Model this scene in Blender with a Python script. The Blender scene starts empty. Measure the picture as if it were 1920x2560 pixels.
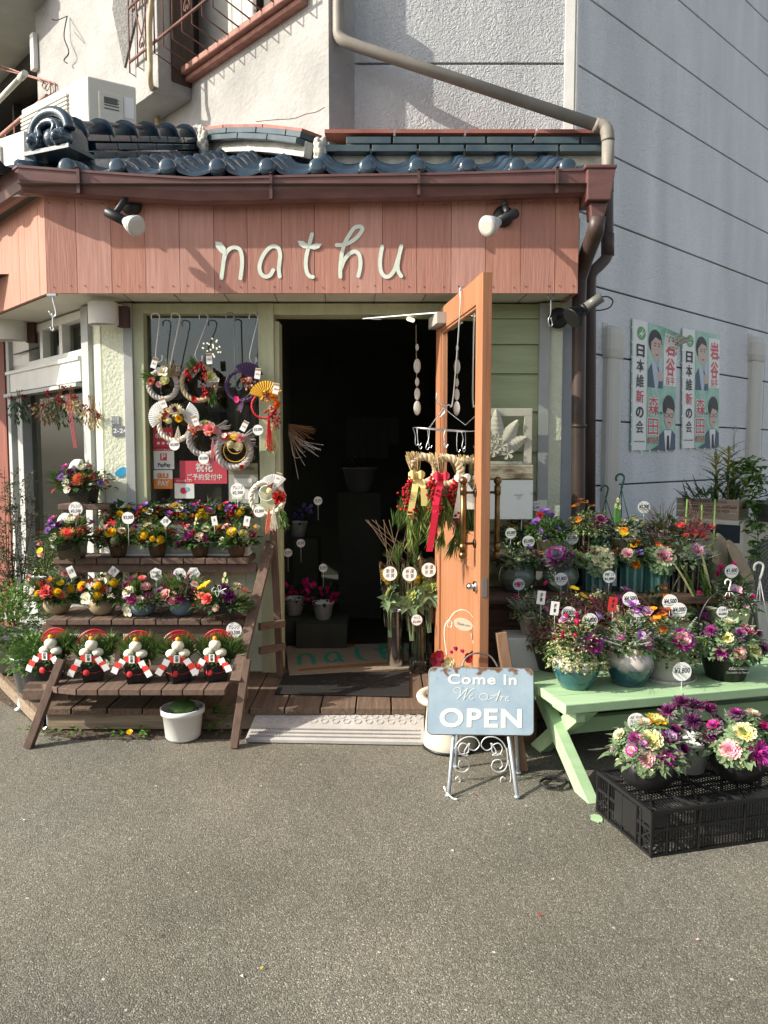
import bpy, math, random
from mathutils import Vector, Matrix, Euler
R = math.radians
sc = bpy.context.scene
C = sc.collection
# ---------------------------------------------------------------- camera
FPX, CX, CY, PW, PH = 1900.0, 960.0, 1280.0, 1920, 2560
CAMZ = 1.45
PITCH = math.atan(145 / 1900)
cam = bpy.data.cameras.new('camera'); camo = bpy.data.objects.new('camera', cam); C.objects.link(camo)
cam.sensor_fit = 'HORIZONTAL'; cam.sensor_width = 36; cam.lens = 36 * FPX / PW
cam.clip_end = 500; cam.clip_start = .05
camo.location = (0, 0, CAMZ); camo.rotation_euler = (math.pi / 2 - PITCH, 0, 0)
sc.camera = camo
# ---------------------------------------------------------------- light
SUN_EL = R(32); TO = Vector((-.955, -.295, 0)).normalized()
sd = Vector((TO.x * math.cos(SUN_EL), TO.y * math.cos(SUN_EL), math.sin(SUN_EL)))
sun = bpy.data.lights.new('sun', 'SUN'); sun.energy = 5.0; sun.angle = R(.5); sun.color = (1, .93, .80)
suno = bpy.data.objects.new('sun', sun); C.objects.link(suno)
suno.rotation_euler = sd.to_track_quat('Z', 'Y').to_euler(); suno.location = (-6, -3, 8)
w = bpy.data.worlds.new('World'); sc.world = w; w.use_nodes = True
nt = w.node_tree; bg = nt.nodes['Background']
sky = nt.nodes.new('ShaderNodeTexSky'); sky.sky_type = 'NISHITA'; sky.sun_disc = False
sky.sun_elevation = SUN_EL; sky.sun_rotation = math.atan2(sd.x, sd.y)
sky.air_density = 1.0; sky.dust_density = 2.5; sky.ozone_density = .2
shs = nt.nodes.new('ShaderNodeHueSaturation'); shs.inputs['Saturation'].default_value = .5; nt.links.new(sky.outputs[0], shs.inputs['Color'])
nt.links.new(shs.outputs[0], bg.inputs[0]); bg.inputs[1].default_value = .15
sc.view_settings.view_transform = 'Standard'; sc.view_settings.look = 'None'
sc.view_settings.exposure = 0.52; sc.view_settings.gamma = 1
sc.cycles.max_bounces = 6; sc.cycles.transparent_max_bounces = 12
sc.cycles.sample_clamp_indirect = 4
# ---------------------------------------------------------------- pixel <-> world helpers (photo pixels, real depths)
def ray(px, py):
    u = (px - CX) / FPX; v = (CY - py) / FPX
    return Vector((u, math.cos(PITCH) + v * math.sin(PITCH), -math.sin(PITCH) + v * math.cos(PITCH)))
def pt(px, py, Y):
    d = ray(px, py); return Vector((0, 0, CAMZ)) + d * (Y / d.y)
def gp(px, py, z=0):
    d = ray(px, py); return Vector((0, 0, CAMZ)) + d * ((z - CAMZ) / d.z)
class Frame:
    """vertical wall plane: origin, horizontal direction u, outward normal n"""
    def __init__(s, o, u, flip=False):
        s.o = Vector((o[0], o[1], 0)); s.u = Vector((u[0], u[1], 0)).normalized()
        s.n = Vector((s.u.y, -s.u.x, 0))
        if flip: s.n = -s.n
    def tz(s, px, py, off=0):
        d = ray(px, py); o = s.o + s.n * off
        k = (o - Vector((0, 0, CAMZ))).dot(s.n) / d.dot(s.n)
        p = Vector((0, 0, CAMZ)) + d * k
        return (p - s.o).dot(s.u), p.z
    def p(s, t, z, off=0): return s.o + s.u * t + s.n * off + Vector((0, 0, z))
    def at(s, px, py, off=0): return s.p(*s.tz(px, py, off), off)
def V(*a): return Vector(a)
# ---------------------------------------------------------------- mesh builder
class MB:
    def __init__(s): s.v = []; s.f = []; s.m = []; s.sm = []
    def add(s, vs, fs, m=0, smooth=False, M=None):
        b = len(s.v)
        if M is not None: vs = [M @ Vector(v) for v in vs]
        s.v += [tuple(v) for v in vs]
        for f in fs: s.f.append([b + i for i in f]); s.m.append(m); s.sm.append(smooth)
        return s
    def merge(s, o, M=None, mo=0):
        b = len(s.v)
        s.v += [tuple(M @ Vector(v)) for v in o.v] if M is not None else o.v
        s.f += [[b + i for i in f] for f in o.f]; s.m += [m + mo for m in o.m]; s.sm += o.sm
        return s
    def hexa(s, p, m=0):   # 8 points: bottom 4 ccw, top 4 ccw
        return s.add(p, [(0, 3, 2, 1), (4, 5, 6, 7), (0, 1, 5, 4), (1, 2, 6, 5), (2, 3, 7, 6), (3, 0, 4, 7)], m)
    def box(s, c, d, rz=0, m=0, M=None):
        x, y, z = d[0] / 2, d[1] / 2, d[2] / 2
        T = Matrix.Translation(Vector(c)) @ Matrix.Rotation(rz, 4, 'Z')
        if M is not None: T = M @ T
        p = [T @ Vector(q) for q in [(-x, -y, -z), (x, -y, -z), (x, y, -z), (-x, y, -z), (-x, -y, z), (x, -y, z), (x, y, z), (-x, y, z)]]
        return s.hexa(p, m)
    def fb(s, fr, t0, z0, t1, z1, o0, o1, m=0):  # box on a wall frame, offsets o0<o1 outward
        if t0 > t1: t0, t1 = t1, t0
        if z0 > z1: z0, z1 = z1, z0
        q = [fr.p(t0, z0, o1), fr.p(t1, z0, o1), fr.p(t1, z0, o0), fr.p(t0, z0, o0), fr.p(t0, z1, o1), fr.p(t1, z1, o1), fr.p(t1, z1, o0), fr.p(t0, z1, o0)]
        return s.hexa(q, m)
    def bar(s, a, b, w, h, m=0, up=(0, 0, 1)):   # rectangular bar a->b
        a = Vector(a); b = Vector(b); d = (b - a).normalized(); up = Vector(up)
        x = d.cross(up)
        if x.length < 1e-4: x = d.cross(Vector((0, 1, 0)))
        x.normalize(); y = x.cross(d)
        x *= w / 2; y *= h / 2
        return s.hexa([a - x - y, a + x - y, b + x - y, b - x - y, a - x + y, a + x + y, b + x + y, b - x + y], m)
    def tube(s, pts, r, n=6, m=0, cap=True, closed=False):
        pts = [Vector(p) for p in pts]; N = len(pts)
        rs = r if isinstance(r, (list, tuple)) else [r] * N
        b = len(s.v); prev = None
        for i, p in enumerate(pts):
            if closed: t = pts[(i + 1) % N] - pts[i - 1]
            else: t = pts[min(i + 1, N - 1)] - pts[max(i - 1, 0)]
            if t.length < 1e-9: t = Vector((0, 0, 1))
            t.normalize()
            if prev is None:
                a = Vector((0, 0, 1)) if abs(t.z) < .9 else Vector((1, 0, 0))
                x = t.cross(a).normalized()
            else:
                x = prev - t * prev.dot(t)
                x = x.normalized() if x.length > 1e-6 else t.orthogonal().normalized()
            prev = x; y = t.cross(x)
            for k in range(n):
                an = 2 * math.pi * k / n
                s.v.append(tuple(p + (x * math.cos(an) + y * math.sin(an)) * rs[i]))
        for i in range(N if closed else N - 1):
            j = (i + 1) % N
            for k in range(n):
                k2 = (k + 1) % n
                s.f.append([b + i * n + k, b + i * n + k2, b + j * n + k2, b + j * n + k]); s.m.append(m); s.sm.append(n > 4)
        if cap and not closed:
            s.f.append([b + k for k in range(n)][::-1]); s.m.append(m); s.sm.append(False)
            s.f.append([b + (N - 1) * n + k for k in range(n)]); s.m.append(m); s.sm.append(False)
        return s
    def lathe(s, prof, n=20, c=(0, 0, 0), m=0, M=None, smooth=True, mats=None):
        b = len(s.v); c = Vector(c)
        for (r, z) in prof:
            for k in range(n):
                an = 2 * math.pi * k / n
                p = Vector((r * math.cos(an), r * math.sin(an), z))
                if M is not None: p = M @ p
                s.v.append(tuple(p + c))
        for i in range(len(prof) - 1):
            for k in range(n):
                k2 = (k + 1) % n
                s.f.append([b + i * n + k, b + i * n + k2, b + (i + 1) * n + k2, b + (i + 1) * n + k]); s.m.append(mats[i] if mats else m); s.sm.append(smooth)
        return s
    def ball(s, c, r, n=8, m=0, sc=(1, 1, 1)):
        c = Vector(c); h = max(4, n // 2 + 1)
        prof = [(max(1e-4, math.sin(math.pi * i / h)), -math.cos(math.pi * i / h)) for i in range(h + 1)]
        return s.lathe(prof, n, c, m, Matrix.Diagonal((r * sc[0], r * sc[1], r * sc[2], 1)))
    def prism(s, poly, fr_pt, d0, d1, m=0):  # poly 2d, fr_pt(x,y,d)->point
        n = len(poly)
        vs = [fr_pt(x, y, d1) for x, y in poly] + [fr_pt(x, y, d0) for x, y in poly]
        fs = [list(range(n)), list(range(2 * n - 1, n - 1, -1))] + [[i, i + n, (i + 1) % n + n, (i + 1) % n] for i in range(n)]
        return s.add(vs, fs, m)
    def poly(s, pts, m=0): return s.add(pts, [list(range(len(pts)))], m)
    def grid(s, fn, nu, nv, m=0, smooth=True):
        b = len(s.v)
        for j in range(nv + 1):
            for i in range(nu + 1): s.v.append(tuple(fn(i / nu, j / nv)))
        for j in range(nv):
            for i in range(nu):
                a = b + j * (nu + 1) + i
                s.f.append([a, a + 1, a + nu + 2, a + nu + 1]); s.m.append(m); s.sm.append(smooth)
        return s
def mesh_of(mb, mats, name='mesh', off=None):
    me = bpy.data.meshes.new(name)
    vs = mb.v if off is None else [(v[0] - off[0], v[1] - off[1], v[2] - off[2]) for v in mb.v]
    me.from_pydata(vs, [], mb.f)
    if not isinstance(mats, (list, tuple)): mats = [mats]
    for m_ in mats: me.materials.append(m_)
    me.polygons.foreach_set('material_index', [min(i, len(mats) - 1) for i in mb.m])
    me.polygons.foreach_set('use_smooth', mb.sm)
    me.update()
    return me
def chain_loc(o):
    l = Vector((0, 0, 0))
    while o: l = l + o.location; o = o.parent
    return l
def bevel_(o, wdt, seg=2):
    md = o.modifiers.new('bevel', 'BEVEL'); md.width = wdt; md.segments = seg; md.limit_method = 'ANGLE'; md.angle_limit = R(40)
    return o
def tag(o, label, cat, group=None):
    o['label'] = label; o['category'] = cat
    if group: o['group'] = group
    return o
def thing(name, label, cat, loc=(0, 0, 0), group=None):
    o = bpy.data.objects.new(name, None); C.objects.link(o); o.location = loc; o.empty_display_size = .05
    return tag(o, label, cat, group)
def part(name, mb, mats, parent, bev=0, label=None):       # geometry given in world coordinates
    o = bpy.data.objects.new(name, mesh_of(mb, mats, name, chain_loc(parent))); C.objects.link(o); o.parent = parent
    if bev: bevel_(o, bev)
    if label: o['label'] = label
    return o
def solo(name, mb, mats, label=None, cat=None, group=None, bev=0, kind=None):
    xs = [v[0] for v in mb.v]; ys = [v[1] for v in mb.v]; zs = [v[2] for v in mb.v]
    off = ((min(xs) + max(xs)) / 2, (min(ys) + max(ys)) / 2, min(zs))
    o = bpy.data.objects.new(name, mesh_of(mb, mats, name, off)); C.objects.link(o); o.location = off
    if kind: o['kind'] = kind
    if label: o['label'] = label
    if cat: o['category'] = cat
    if group: o['group'] = group
    if bev: bevel_(o, bev)
    return o
def inst(name, me, parent, loc, rot=None, s=1, label=None):  # shared-mesh child, loc relative to parent
    o = bpy.data.objects.new(name, me); C.objects.link(o); o.parent = parent; o.location = loc
    if rot is not None: o.rotation_euler = rot
    o.scale = (s, s, s) if not isinstance(s, (tuple, list)) else s
    if label: o['label'] = label
    return o
def copy_tree(o, parent=None):
    c = o.copy(); C.objects.link(c); c.parent = parent
    for ch in list(o.children): copy_tree(ch, c)
    return c
def smooth_path(P, n=6, closed=False):
    P = [Vector(p) for p in P]; out = []; N = len(P)
    for i in range(N if closed else N - 1):
        p0 = P[(i - 1) % N] if closed or i > 0 else P[0]; p1 = P[i]; p2 = P[(i + 1) % N]
        p3 = P[(i + 2) % N] if closed or i + 2 < N else P[-1]
        for k in range(n):
            t = k / n
            out.append(.5 * ((2 * p1) + (p2 - p0) * t + (2 * p0 - 5 * p1 + 4 * p2 - p3) * t * t + (3 * p1 - p0 - 3 * p2 + p3) * t ** 3))
    if not closed: out.append(P[-1])
    return out
# ---------------------------------------------------------------- text
_tc = {}
def text_geo(body, bold=0, shear=0, spacing=1.0, align='CENTER'):
    k = (body, bold, shear, spacing, align)
    if k in _tc: return _tc[k]
    cu = bpy.data.curves.new('t', 'FONT'); cu.body = body; cu.size = 1; cu.offset = bold; cu.shear = shear
    cu.space_character = spacing; cu.align_x = align; cu.align_y = 'CENTER'; cu.resolution_u = 5 if len(body) < 9 and bold > .015 else 2
    cu.space_line = .95
    o = bpy.data.objects.new('t', cu); C.objects.link(o)
    dg = bpy.context.evaluated_depsgraph_get()
    me = bpy.data.meshes.new_from_object(o.evaluated_get(dg))
    g = ([tuple(v.co) for v in me.vertices], [list(p.vertices) for p in me.polygons])
    C.objects.unlink(o); bpy.data.objects.remove(o); bpy.data.curves.remove(cu); bpy.data.meshes.remove(me)
    _tc[k] = g; return g
def put_text(mb, body, fn, cx, cy, h, m=0, bold=0, shear=0, rot=0, sx=1.0, spacing=1.0, d=.002, w=None):
    """fn(x,y,d)->point ; h is letter size (metres); w forces the total width"""
    vs, fs = text_geo(body, bold, shear, spacing)
    if not vs: return mb
    if w:
        xs = [v[0] for v in vs]; ext = (max(xs) - min(xs)) * h
        sx = w / max(ext, 1e-6)
    cr, sr = math.cos(rot), math.sin(rot)
    out = []
    for x, y, _ in vs:
        x *= h * sx; y *= h
        out.append(fn(cx + x * cr - y * sr, cy + x * sr + y * cr, d))
    return mb.add(out, fs, m)
def ribbon(mb, pts, r, fn, m=0, d=.002, dd=2e-5, taper=None):
    P = [Vector((p[0], p[1], 0)) for p in pts]; N = len(P); L = []; Rr = []
    for i in range(N):
        t = (P[min(i + 1, N - 1)] - P[max(i - 1, 0)]); t.normalize()
        nn = Vector((-t.y, t.x, 0)); rr = r if taper is None else r * taper(i / (N - 1))
        L.append(P[i] + nn * rr); Rr.append(P[i] - nn * rr)
    b = len(mb.v)
    for i in range(N):
        mb.v.append(tuple(fn(L[i].x, L[i].y, d + i * dd))); mb.v.append(tuple(fn(Rr[i].x, Rr[i].y, d + i * dd)))
    for i in range(N - 1):
        mb.f.append([b + 2 * i, b + 2 * i + 1, b + 2 * i + 3, b + 2 * i + 2]); mb.m.append(m); mb.sm.append(False)
    if taper is None:
        for e, s_ in ((0, -1), (N - 1, 1)):
            t = (P[min(e + 1, N - 1)] - P[max(e - 1, 0)]).normalized() * s_; nn = Vector((-t.y, t.x, 0))
            arc = [P[e] + (nn * math.cos(a) + t * math.sin(a)) * r for a in [math.pi * k / 8 for k in range(9)]]
            mb.poly([fn(q.x, q.y, d + e * dd) for q in arc][::-1], m)
    return mb
# ---------------------------------------------------------------- materials
def mat(name, col, rough=.6, metal=0, bump=0, bscale=60, col2=None, vscale=4, vmix=.5, stretch=(1, 1, 1), spec=.4, coat=0, detail=6, contrast=(.35, .65), trans=0, sheen=0):
    m = bpy.data.materials.new(name); m.use_nodes = True; n = m.node_tree.nodes; l = m.node_tree.links
    b = n['Principled BSDF']; b.inputs['Base Color'].default_value = (*col, 1); b.inputs['Roughness'].default_value = rough
    b.inputs['Metallic'].default_value = metal; b.inputs['Specular IOR Level'].default_value = spec
    b.inputs['Coat Weight'].default_value = coat; b.inputs['Coat Roughness'].default_value = .08
    b.inputs['Transmission Weight'].default_value = trans
    if col2 is not None or bump:
        tc = n.new('ShaderNodeTexCoord'); mp = n.new('ShaderNodeMapping'); mp.inputs['Scale'].default_value = stretch
        l.new(tc.outputs['Object'], mp.inputs[0])
    if col2 is not None:
        no = n.new('ShaderNodeTexNoise'); no.inputs['Scale'].default_value = vscale; no.inputs['Detail'].default_value = detail; no.inputs['Roughness'].default_value = .62
        l.new(mp.outputs[0], no.inputs['Vector'])
        rp = n.new('ShaderNodeValToRGB'); rp.color_ramp.elements[0].position = contrast[0]; rp.color_ramp.elements[1].position = contrast[1]
        rp.color_ramp.elements[0].color = (*col, 1); rp.color_ramp.elements[1].color = (*col2, 1)
        l.new(no.outputs['Fac'], rp.inputs[0]); l.new(rp.outputs[0], b.inputs['Base Color'])
    if bump:
        nb = n.new('ShaderNodeTexNoise'); nb.inputs['Scale'].default_value = bscale; nb.inputs['Detail'].default_value = 4
        l.new(mp.outputs[0], nb.inputs['Vector'])
        bp = n.new('ShaderNodeBump'); bp.inputs['Strength'].default_value = 1; bp.inputs['Distance'].default_value = bump
        l.new(nb.outputs['Fac'], bp.inputs['Height']); l.new(bp.outputs[0], b.inputs['Normal'])
    return m
def pmat(name, col, rough=.55, sub=0.0):   # petals / leaves: slightly translucent, per-object hue variation
    m = bpy.data.materials.new(name); m.use_nodes = True; n = m.node_tree.nodes; l = m.node_tree.links
    b = n['Principled BSDF']; b.inputs['Roughness'].default_value = rough; b.inputs['Specular IOR Level'].default_value = .3
    oi = n.new('ShaderNodeObjectInfo'); tc = n.new('ShaderNodeTexCoord')
    no = n.new('ShaderNodeTexNoise'); no.inputs['Scale'].default_value = 45; l.new(tc.outputs['Object'], no.inputs['Vector'])
    ad = n.new('ShaderNodeMath'); ad.operation = 'ADD'; l.new(oi.outputs['Random'], ad.inputs[0]); l.new(no.outputs['Fac'], ad.inputs[1])
    mr = n.new('ShaderNodeMapRange'); mr.inputs[1].default_value = .3; mr.inputs[2].default_value = 1.6; mr.inputs[3].default_value = .68; mr.inputs[4].default_value = 1.3
    l.new(ad.outputs[0], mr.inputs[0])
    hs = n.new('ShaderNodeHueSaturation'); hs.inputs['Color'].default_value = (*col, 1)
    l.new(mr.outputs[0], hs.inputs['Value']); l.new(hs.outputs[0], b.inputs['Base Color'])
    tr = n.new('ShaderNodeBsdfTranslucent'); l.new(hs.outputs[0], tr.inputs[0])
    mx = n.new('ShaderNodeMixShader'); mx.inputs[0].default_value = .25
    out = n['Material Output']; l.new(b.outputs[0], mx.inputs[1]); l.new(tr.outputs[0], mx.inputs[2]); l.new(mx.outputs[0], out.inputs[0])
    return m
def glass_mat(name, tint=(.9, .93, .9), refl=1.0, rough=.02, alpha_like=.06):
    m = bpy.data.materials.new(name); m.use_nodes = True; n = m.node_tree.nodes; l = m.node_tree.links
    for x in list(n):
        if x.type == 'BSDF_PRINCIPLED': n.remove(x)
    tr = n.new('ShaderNodeBsdfTransparent'); tr.inputs[0].default_value = (*tint, 1)
    gl = n.new('ShaderNodeBsdfGlossy'); gl.inputs['Roughness'].default_value = rough
    fr = n.new('ShaderNodeFresnel'); fr.inputs[0].default_value = 1.5
    mu = n.new('ShaderNodeMath'); mu.operation = 'MULTIPLY_ADD'; mu.inputs[1].default_value = refl; mu.inputs[2].default_value = alpha_like
    l.new(fr.outputs[0], mu.inputs[0])
    mx = n.new('ShaderNodeMixShader'); l.new(mu.outputs[0], mx.inputs[0]); l.new(tr.outputs[0], mx.inputs[1]); l.new(gl.outputs[0], mx.inputs[2])
    l.new(mx.outputs[0], n['Material Output'].inputs[0])
    return m
def wood(name, c1, c2, axis='y', rough=.8, bump=.0015, s=1):
    st = {'x': (1.2, 22, 22), 'y': (22, 1.2, 22), 'z': (22, 22, 1.2)}[axis]
    return mat(name, c1, rough, col2=c2, vscale=2.2 * s, stretch=st, bump=bump, bscale=3.5 * s, contrast=(.3, .7))
MT = {}
def M_(k, *a, **kw):
    if k not in MT: MT[k] = mat(k, *a, **kw)
    return MT[k]
def asphalt():
    m = bpy.data.materials.new('asphalt'); m.use_nodes = True; n = m.node_tree.nodes; l = m.node_tree.links; b = n['Principled BSDF']
    b.inputs['Roughness'].default_value = .85; b.inputs['Specular IOR Level'].default_value = .35
    tc = n.new('ShaderNodeTexCoord')
    v = n.new('ShaderNodeTexVoronoi'); v.inputs['Scale'].default_value = 250; l.new(tc.outputs['Object'], v.inputs['Vector'])
    v.inputs['Randomness'].default_value = 1
    rp = n.new('ShaderNodeValToRGB'); e = rp.color_ramp.elements
    e[0].position = 0; e[0].color = (.09, .085, .072, 1); e[1].position = 1; e[1].color = (.42, .40, .34, 1)
    for p_, c_ in ((.25, (.13, .123, .10)), (.7, (.182, .172, .138)), (.93, (.245, .232, .188))):
        x = e.new(p_); x.color = (*c_, 1)
    sep = n.new('ShaderNodeSeparateColor'); l.new(v.outputs['Color'], sep.inputs[0]); l.new(sep.outputs[0], rp.inputs[0])
    no = n.new('ShaderNodeTexNoise'); no.inputs['Scale'].default_value = .9; no.inputs['Detail'].default_value = 7; l.new(tc.outputs['Object'], no.inputs['Vector'])
    mr = n.new('ShaderNodeMapRange'); mr.inputs[1].default_value = .3; mr.inputs[2].default_value = .7; mr.inputs[3].default_value = .72; mr.inputs[4].default_value = 1.22; l.new(no.outputs['Fac'], mr.inputs[0])
    v3 = n.new('ShaderNodeTexVoronoi'); v3.inputs['Scale'].default_value = 26; l.new(tc.outputs['Object'], v3.inputs['Vector'])
    s3 = n.new('ShaderNodeSeparateColor'); l.new(v3.outputs['Color'], s3.inputs[0])
    t1 = n.new('ShaderNodeMath'); t1.operation = 'GREATER_THAN'; t1.inputs[1].default_value = .965; l.new(s3.outputs[1], t1.inputs[0])
    t2 = n.new('ShaderNodeMath'); t2.operation = 'LESS_THAN'; t2.inputs[1].default_value = .0055; 
    ds = n.new('ShaderNodeMath'); ds.operation = 'MULTIPLY'; ds.inputs[1].default_value = 1/26; l.new(v3.outputs['Distance'], ds.inputs[0]); l.new(ds.outputs[0], t2.inputs[0])
    tt = n.new('ShaderNodeMath'); tt.operation = 'MULTIPLY'; l.new(t1.outputs[0], tt.inputs[0]); l.new(t2.outputs[0], tt.inputs[1])
    hs = n.new('ShaderNodeHueSaturation'); l.new(rp.outputs[0], hs.inputs['Color']); l.new(mr.outputs[0], hs.inputs['Value'])
    mx = n.new('ShaderNodeMix'); mx.data_type = 'RGBA'; l.new(tt.outputs[0], mx.inputs['Factor']); l.new(hs.outputs[0], mx.inputs['A']); mx.inputs['B'].default_value = (.5, .47, .4, 1)
    n4 = n.new('ShaderNodeTexNoise'); n4.inputs['Scale'].default_value = .55; n4.inputs['Detail'].default_value = 5; n4.inputs['Distortion'].default_value = .6; l.new(tc.outputs['Object'], n4.inputs['Vector'])
    r4 = n.new('ShaderNodeValToRGB'); r4.color_ramp.elements[0].position = .36; r4.color_ramp.elements[0].color = (.84, .85, .88, 1); r4.color_ramp.elements[1].position = .62; r4.color_ramp.elements[1].color = (1.08, 1.04, .98, 1); l.new(n4.outputs['Fac'], r4.inputs[0])
    m4 = n.new('ShaderNodeMix'); m4.data_type = 'RGBA'; m4.blend_type = 'MULTIPLY'; m4.inputs['Factor'].default_value = 1; l.new(mx.outputs['Result'], m4.inputs['A']); l.new(r4.outputs[0], m4.inputs['B'])
    l.new(m4.outputs['Result'], b.inputs['Base Color'])
    nb = n.new('ShaderNodeTexNoise'); nb.inputs['Scale'].default_value = 12; l.new(tc.outputs['Object'], nb.inputs['Vector'])
    a = n.new('ShaderNodeMath'); a.operation = 'MULTIPLY_ADD'; a.inputs[1].default_value = 3; l.new(nb.outputs['Fac'], a.inputs[0]); l.new(v.outputs['Distance'], a.inputs[2])
    bp = n.new('ShaderNodeBump'); bp.inputs['Distance'].default_value = .0034; bp.inputs['Strength'].default_value = .8; bp.invert = True
    l.new(a.outputs[0], bp.inputs['Height']); l.new(bp.outputs[0], b.inputs['Normal'])
    return m
# ================================================================ palette
ASPH = asphalt()
PINK = mat('pink_boards', (.36, .155, .11), .75, col2=(.49, .25, .19), vscale=3, stretch=(14, 14, 1), bump=.0016, bscale=7, contrast=(.25, .75))
PALE = mat('letter_paint', (.60, .68, .58), .7, col2=(.72, .78, .68), vscale=9, bump=.0006, bscale=60)
GREENP = mat('pale_green_paint', (.40, .43, .27), .6, col2=(.50, .52, .35), vscale=5, stretch=(4, 4, 1), bump=.0008, bscale=30)
GREENC = mat('green_clapboard', (.34, .39, .22), .6, col2=(.44, .48, .29), vscale=2.5, stretch=(1, 1, 10), bump=.001, bscale=8)
STUCG = mat('green_stucco', (.62, .66, .50), .85, col2=(.70, .72, .58), vscale=6, bump=.006, bscale=55)
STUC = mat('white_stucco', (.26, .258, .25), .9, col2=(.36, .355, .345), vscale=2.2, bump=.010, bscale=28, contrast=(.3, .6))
STUC2 = mat('rough_stucco', (.15, .147, .14), .9, col2=(.25, .245, .235), vscale=30, bump=.03, bscale=60)
ORANGE = mat('orange_door_paint', (.32, .135, .062), .55, col2=(.40, .185, .095), vscale=2.2, stretch=(14, 14, .8), bump=.0009, bscale=6)
WHITE = mat('white_paint', (.78, .78, .74), .5, col2=(.68, .67, .62), vscale=5)
GREYP = mat('grey_white_frame', (.34, .355, .35), .5, col2=(.42, .43, .42), vscale=4)
BLUEG = mat('grey_blue_paint', (.40, .44, .49), .6, col2=(.46, .49, .54), vscale=6, bump=.001, bscale=60)
SOFF = mat('soffit_cream', (.60, .58, .50), .8, col2=(.68, .66, .58), vscale=3)
MORT = mat('plaster_mortar', (.50, .48, .42), .9, col2=(.7, .68, .6), vscale=8, bump=.008, bscale=40)
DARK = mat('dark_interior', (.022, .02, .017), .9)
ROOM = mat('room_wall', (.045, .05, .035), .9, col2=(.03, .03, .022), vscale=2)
BLACK = mat('black_plastic', (.012, .012, .013), .38, bump=.0004, bscale=120)
BLACKM = mat('black_metal', (.015, .015, .016), .45)
GUT = mat('maroon_gutter', (.115, .048, .045), .42, col2=(.16, .075, .065), vscale=5, stretch=(1, 1, 4), spec=.5)
DSP = mat('brown_downpipe', (.05, .032, .028), .45, col2=(.075, .05, .043), vscale=3)
PIPE = mat('taupe_pipe', (.20, .18, .155), .55, col2=(.27, .245, .21), vscale=4)
TILE = mat('blue_glazed_tile', (.010, .022, .045), .2, col2=(.028, .06, .085), vscale=5, spec=.7, coat=.4, bump=.0008, bscale=25)
TILE2 = mat('teal_glazed_tile', (.025, .05, .07), .3, col2=(.07, .10, .105), vscale=4, spec=.6, coat=.3, bump=.001, bscale=20)
RUST = mat('rusty_red_paint', (.26, .11, .085), .7, col2=(.36, .19, .15), vscale=12, bump=.001, bscale=70)
DECKM = wood('weathered_deck', (.085, .055, .038), (.18, .125, .088), 'y', .85, .003)
DECKF = wood('weathered_beam', (.14, .10, .07), (.34, .27, .19), 'x', .85, .002)
STANDM = wood('stand_wood_planks', (.105, .066, .048), (.175, .118, .088), 'y', .75, .0012)
STANDL = wood('stand_wood_legs', (.095, .058, .042), (.16, .105, .078), 'z', .75, .0012)
MINT = mat('mint_paint', (.31, .48, .26), .6, col2=(.39, .55, .33), vscale=3, stretch=(1, 8, 8), bump=.0007, bscale=20)
GLASS = glass_mat('window_glass', (.82, .86, .82), 1.0, .015, .05)
GLASSC = glass_mat('clear_glass', (.93, .95, .94), 1.0, .01, .02)
CHROME = mat('steel', (.62, .62, .62), .18, 1)
ZINC = mat('zinc_wire', (.55, .56, .57), .35, 1)
BRASS = mat('aged_brass', (.32, .21, .08), .35, 1, col2=(.16, .10, .05), vscale=12)
BRONZE = mat('dark_bronze', (.09, .065, .045), .4, .8)
PAPER = mat('white_paper', (.82, .82, .80), .6)
INK = mat('ink', (.02, .02, .022), .6)
RED = mat('red_print', (.62, .035, .04), .45)
ACW = mat('ac_casing', (.66, .64, .56), .45, col2=(.60, .57, .48), vscale=3)
ACG = mat('ac_grille_dark', (.12, .12, .115), .6)
SOIL = mat('soil', (.05, .035, .025), .95, col2=(.12, .09, .065), vscale=20, bump=.02, bscale=30)

FR = Frame((0, 4.55), (1, 0)); FA = Frame((0, 4.24), (1, 0)); FPN = Frame((0, 5.1), (1, 0))
CX0 = FR.tz(262, 1000)[0]
LF = Frame((CX0, 4.55), (-.695, .719), True)
FAX0, FAX1 = FA.tz(113, 600)[0], FA.tz(1447, 600)[0]
FL = Frame((FAX0, 4.24), (-.695, .719), True)
wc = pt(1437, 300, 5.1); RW = Frame((wc.x, 5.1), (.735, .678))
uc = pt(822, 200, 4.95); UW = Frame((uc.x, 4.95), (-.695, .719), True)
ZD = .13
# ================================================================ ground
g = MB(); g.add([(-60, -60, 0), (60, -60, 0), (60, 60, 0), (-60, 60, 0)], [(0, 1, 2, 3)])
solo('asphalt', g, ASPH, kind='structure')
g = MB()   # bare soil strip beside the deck
pl = [gp(-160, 1720), gp(0, 1752), gp(60, 1790), gp(110, 1835), gp(190, 1850), gp(600, 1848), gp(1060, 1840), gp(1400, 1800), gp(1400, 1700), gp(-160, 1600)]
pl = [V(p.x, p.y, .004 if i not in (8, 9) else .004) for i, p in enumerate(pl)]
g.poly([tuple(p) for p in pl][::-1])
solo('soil', g, SOIL, kind='structure')
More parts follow.
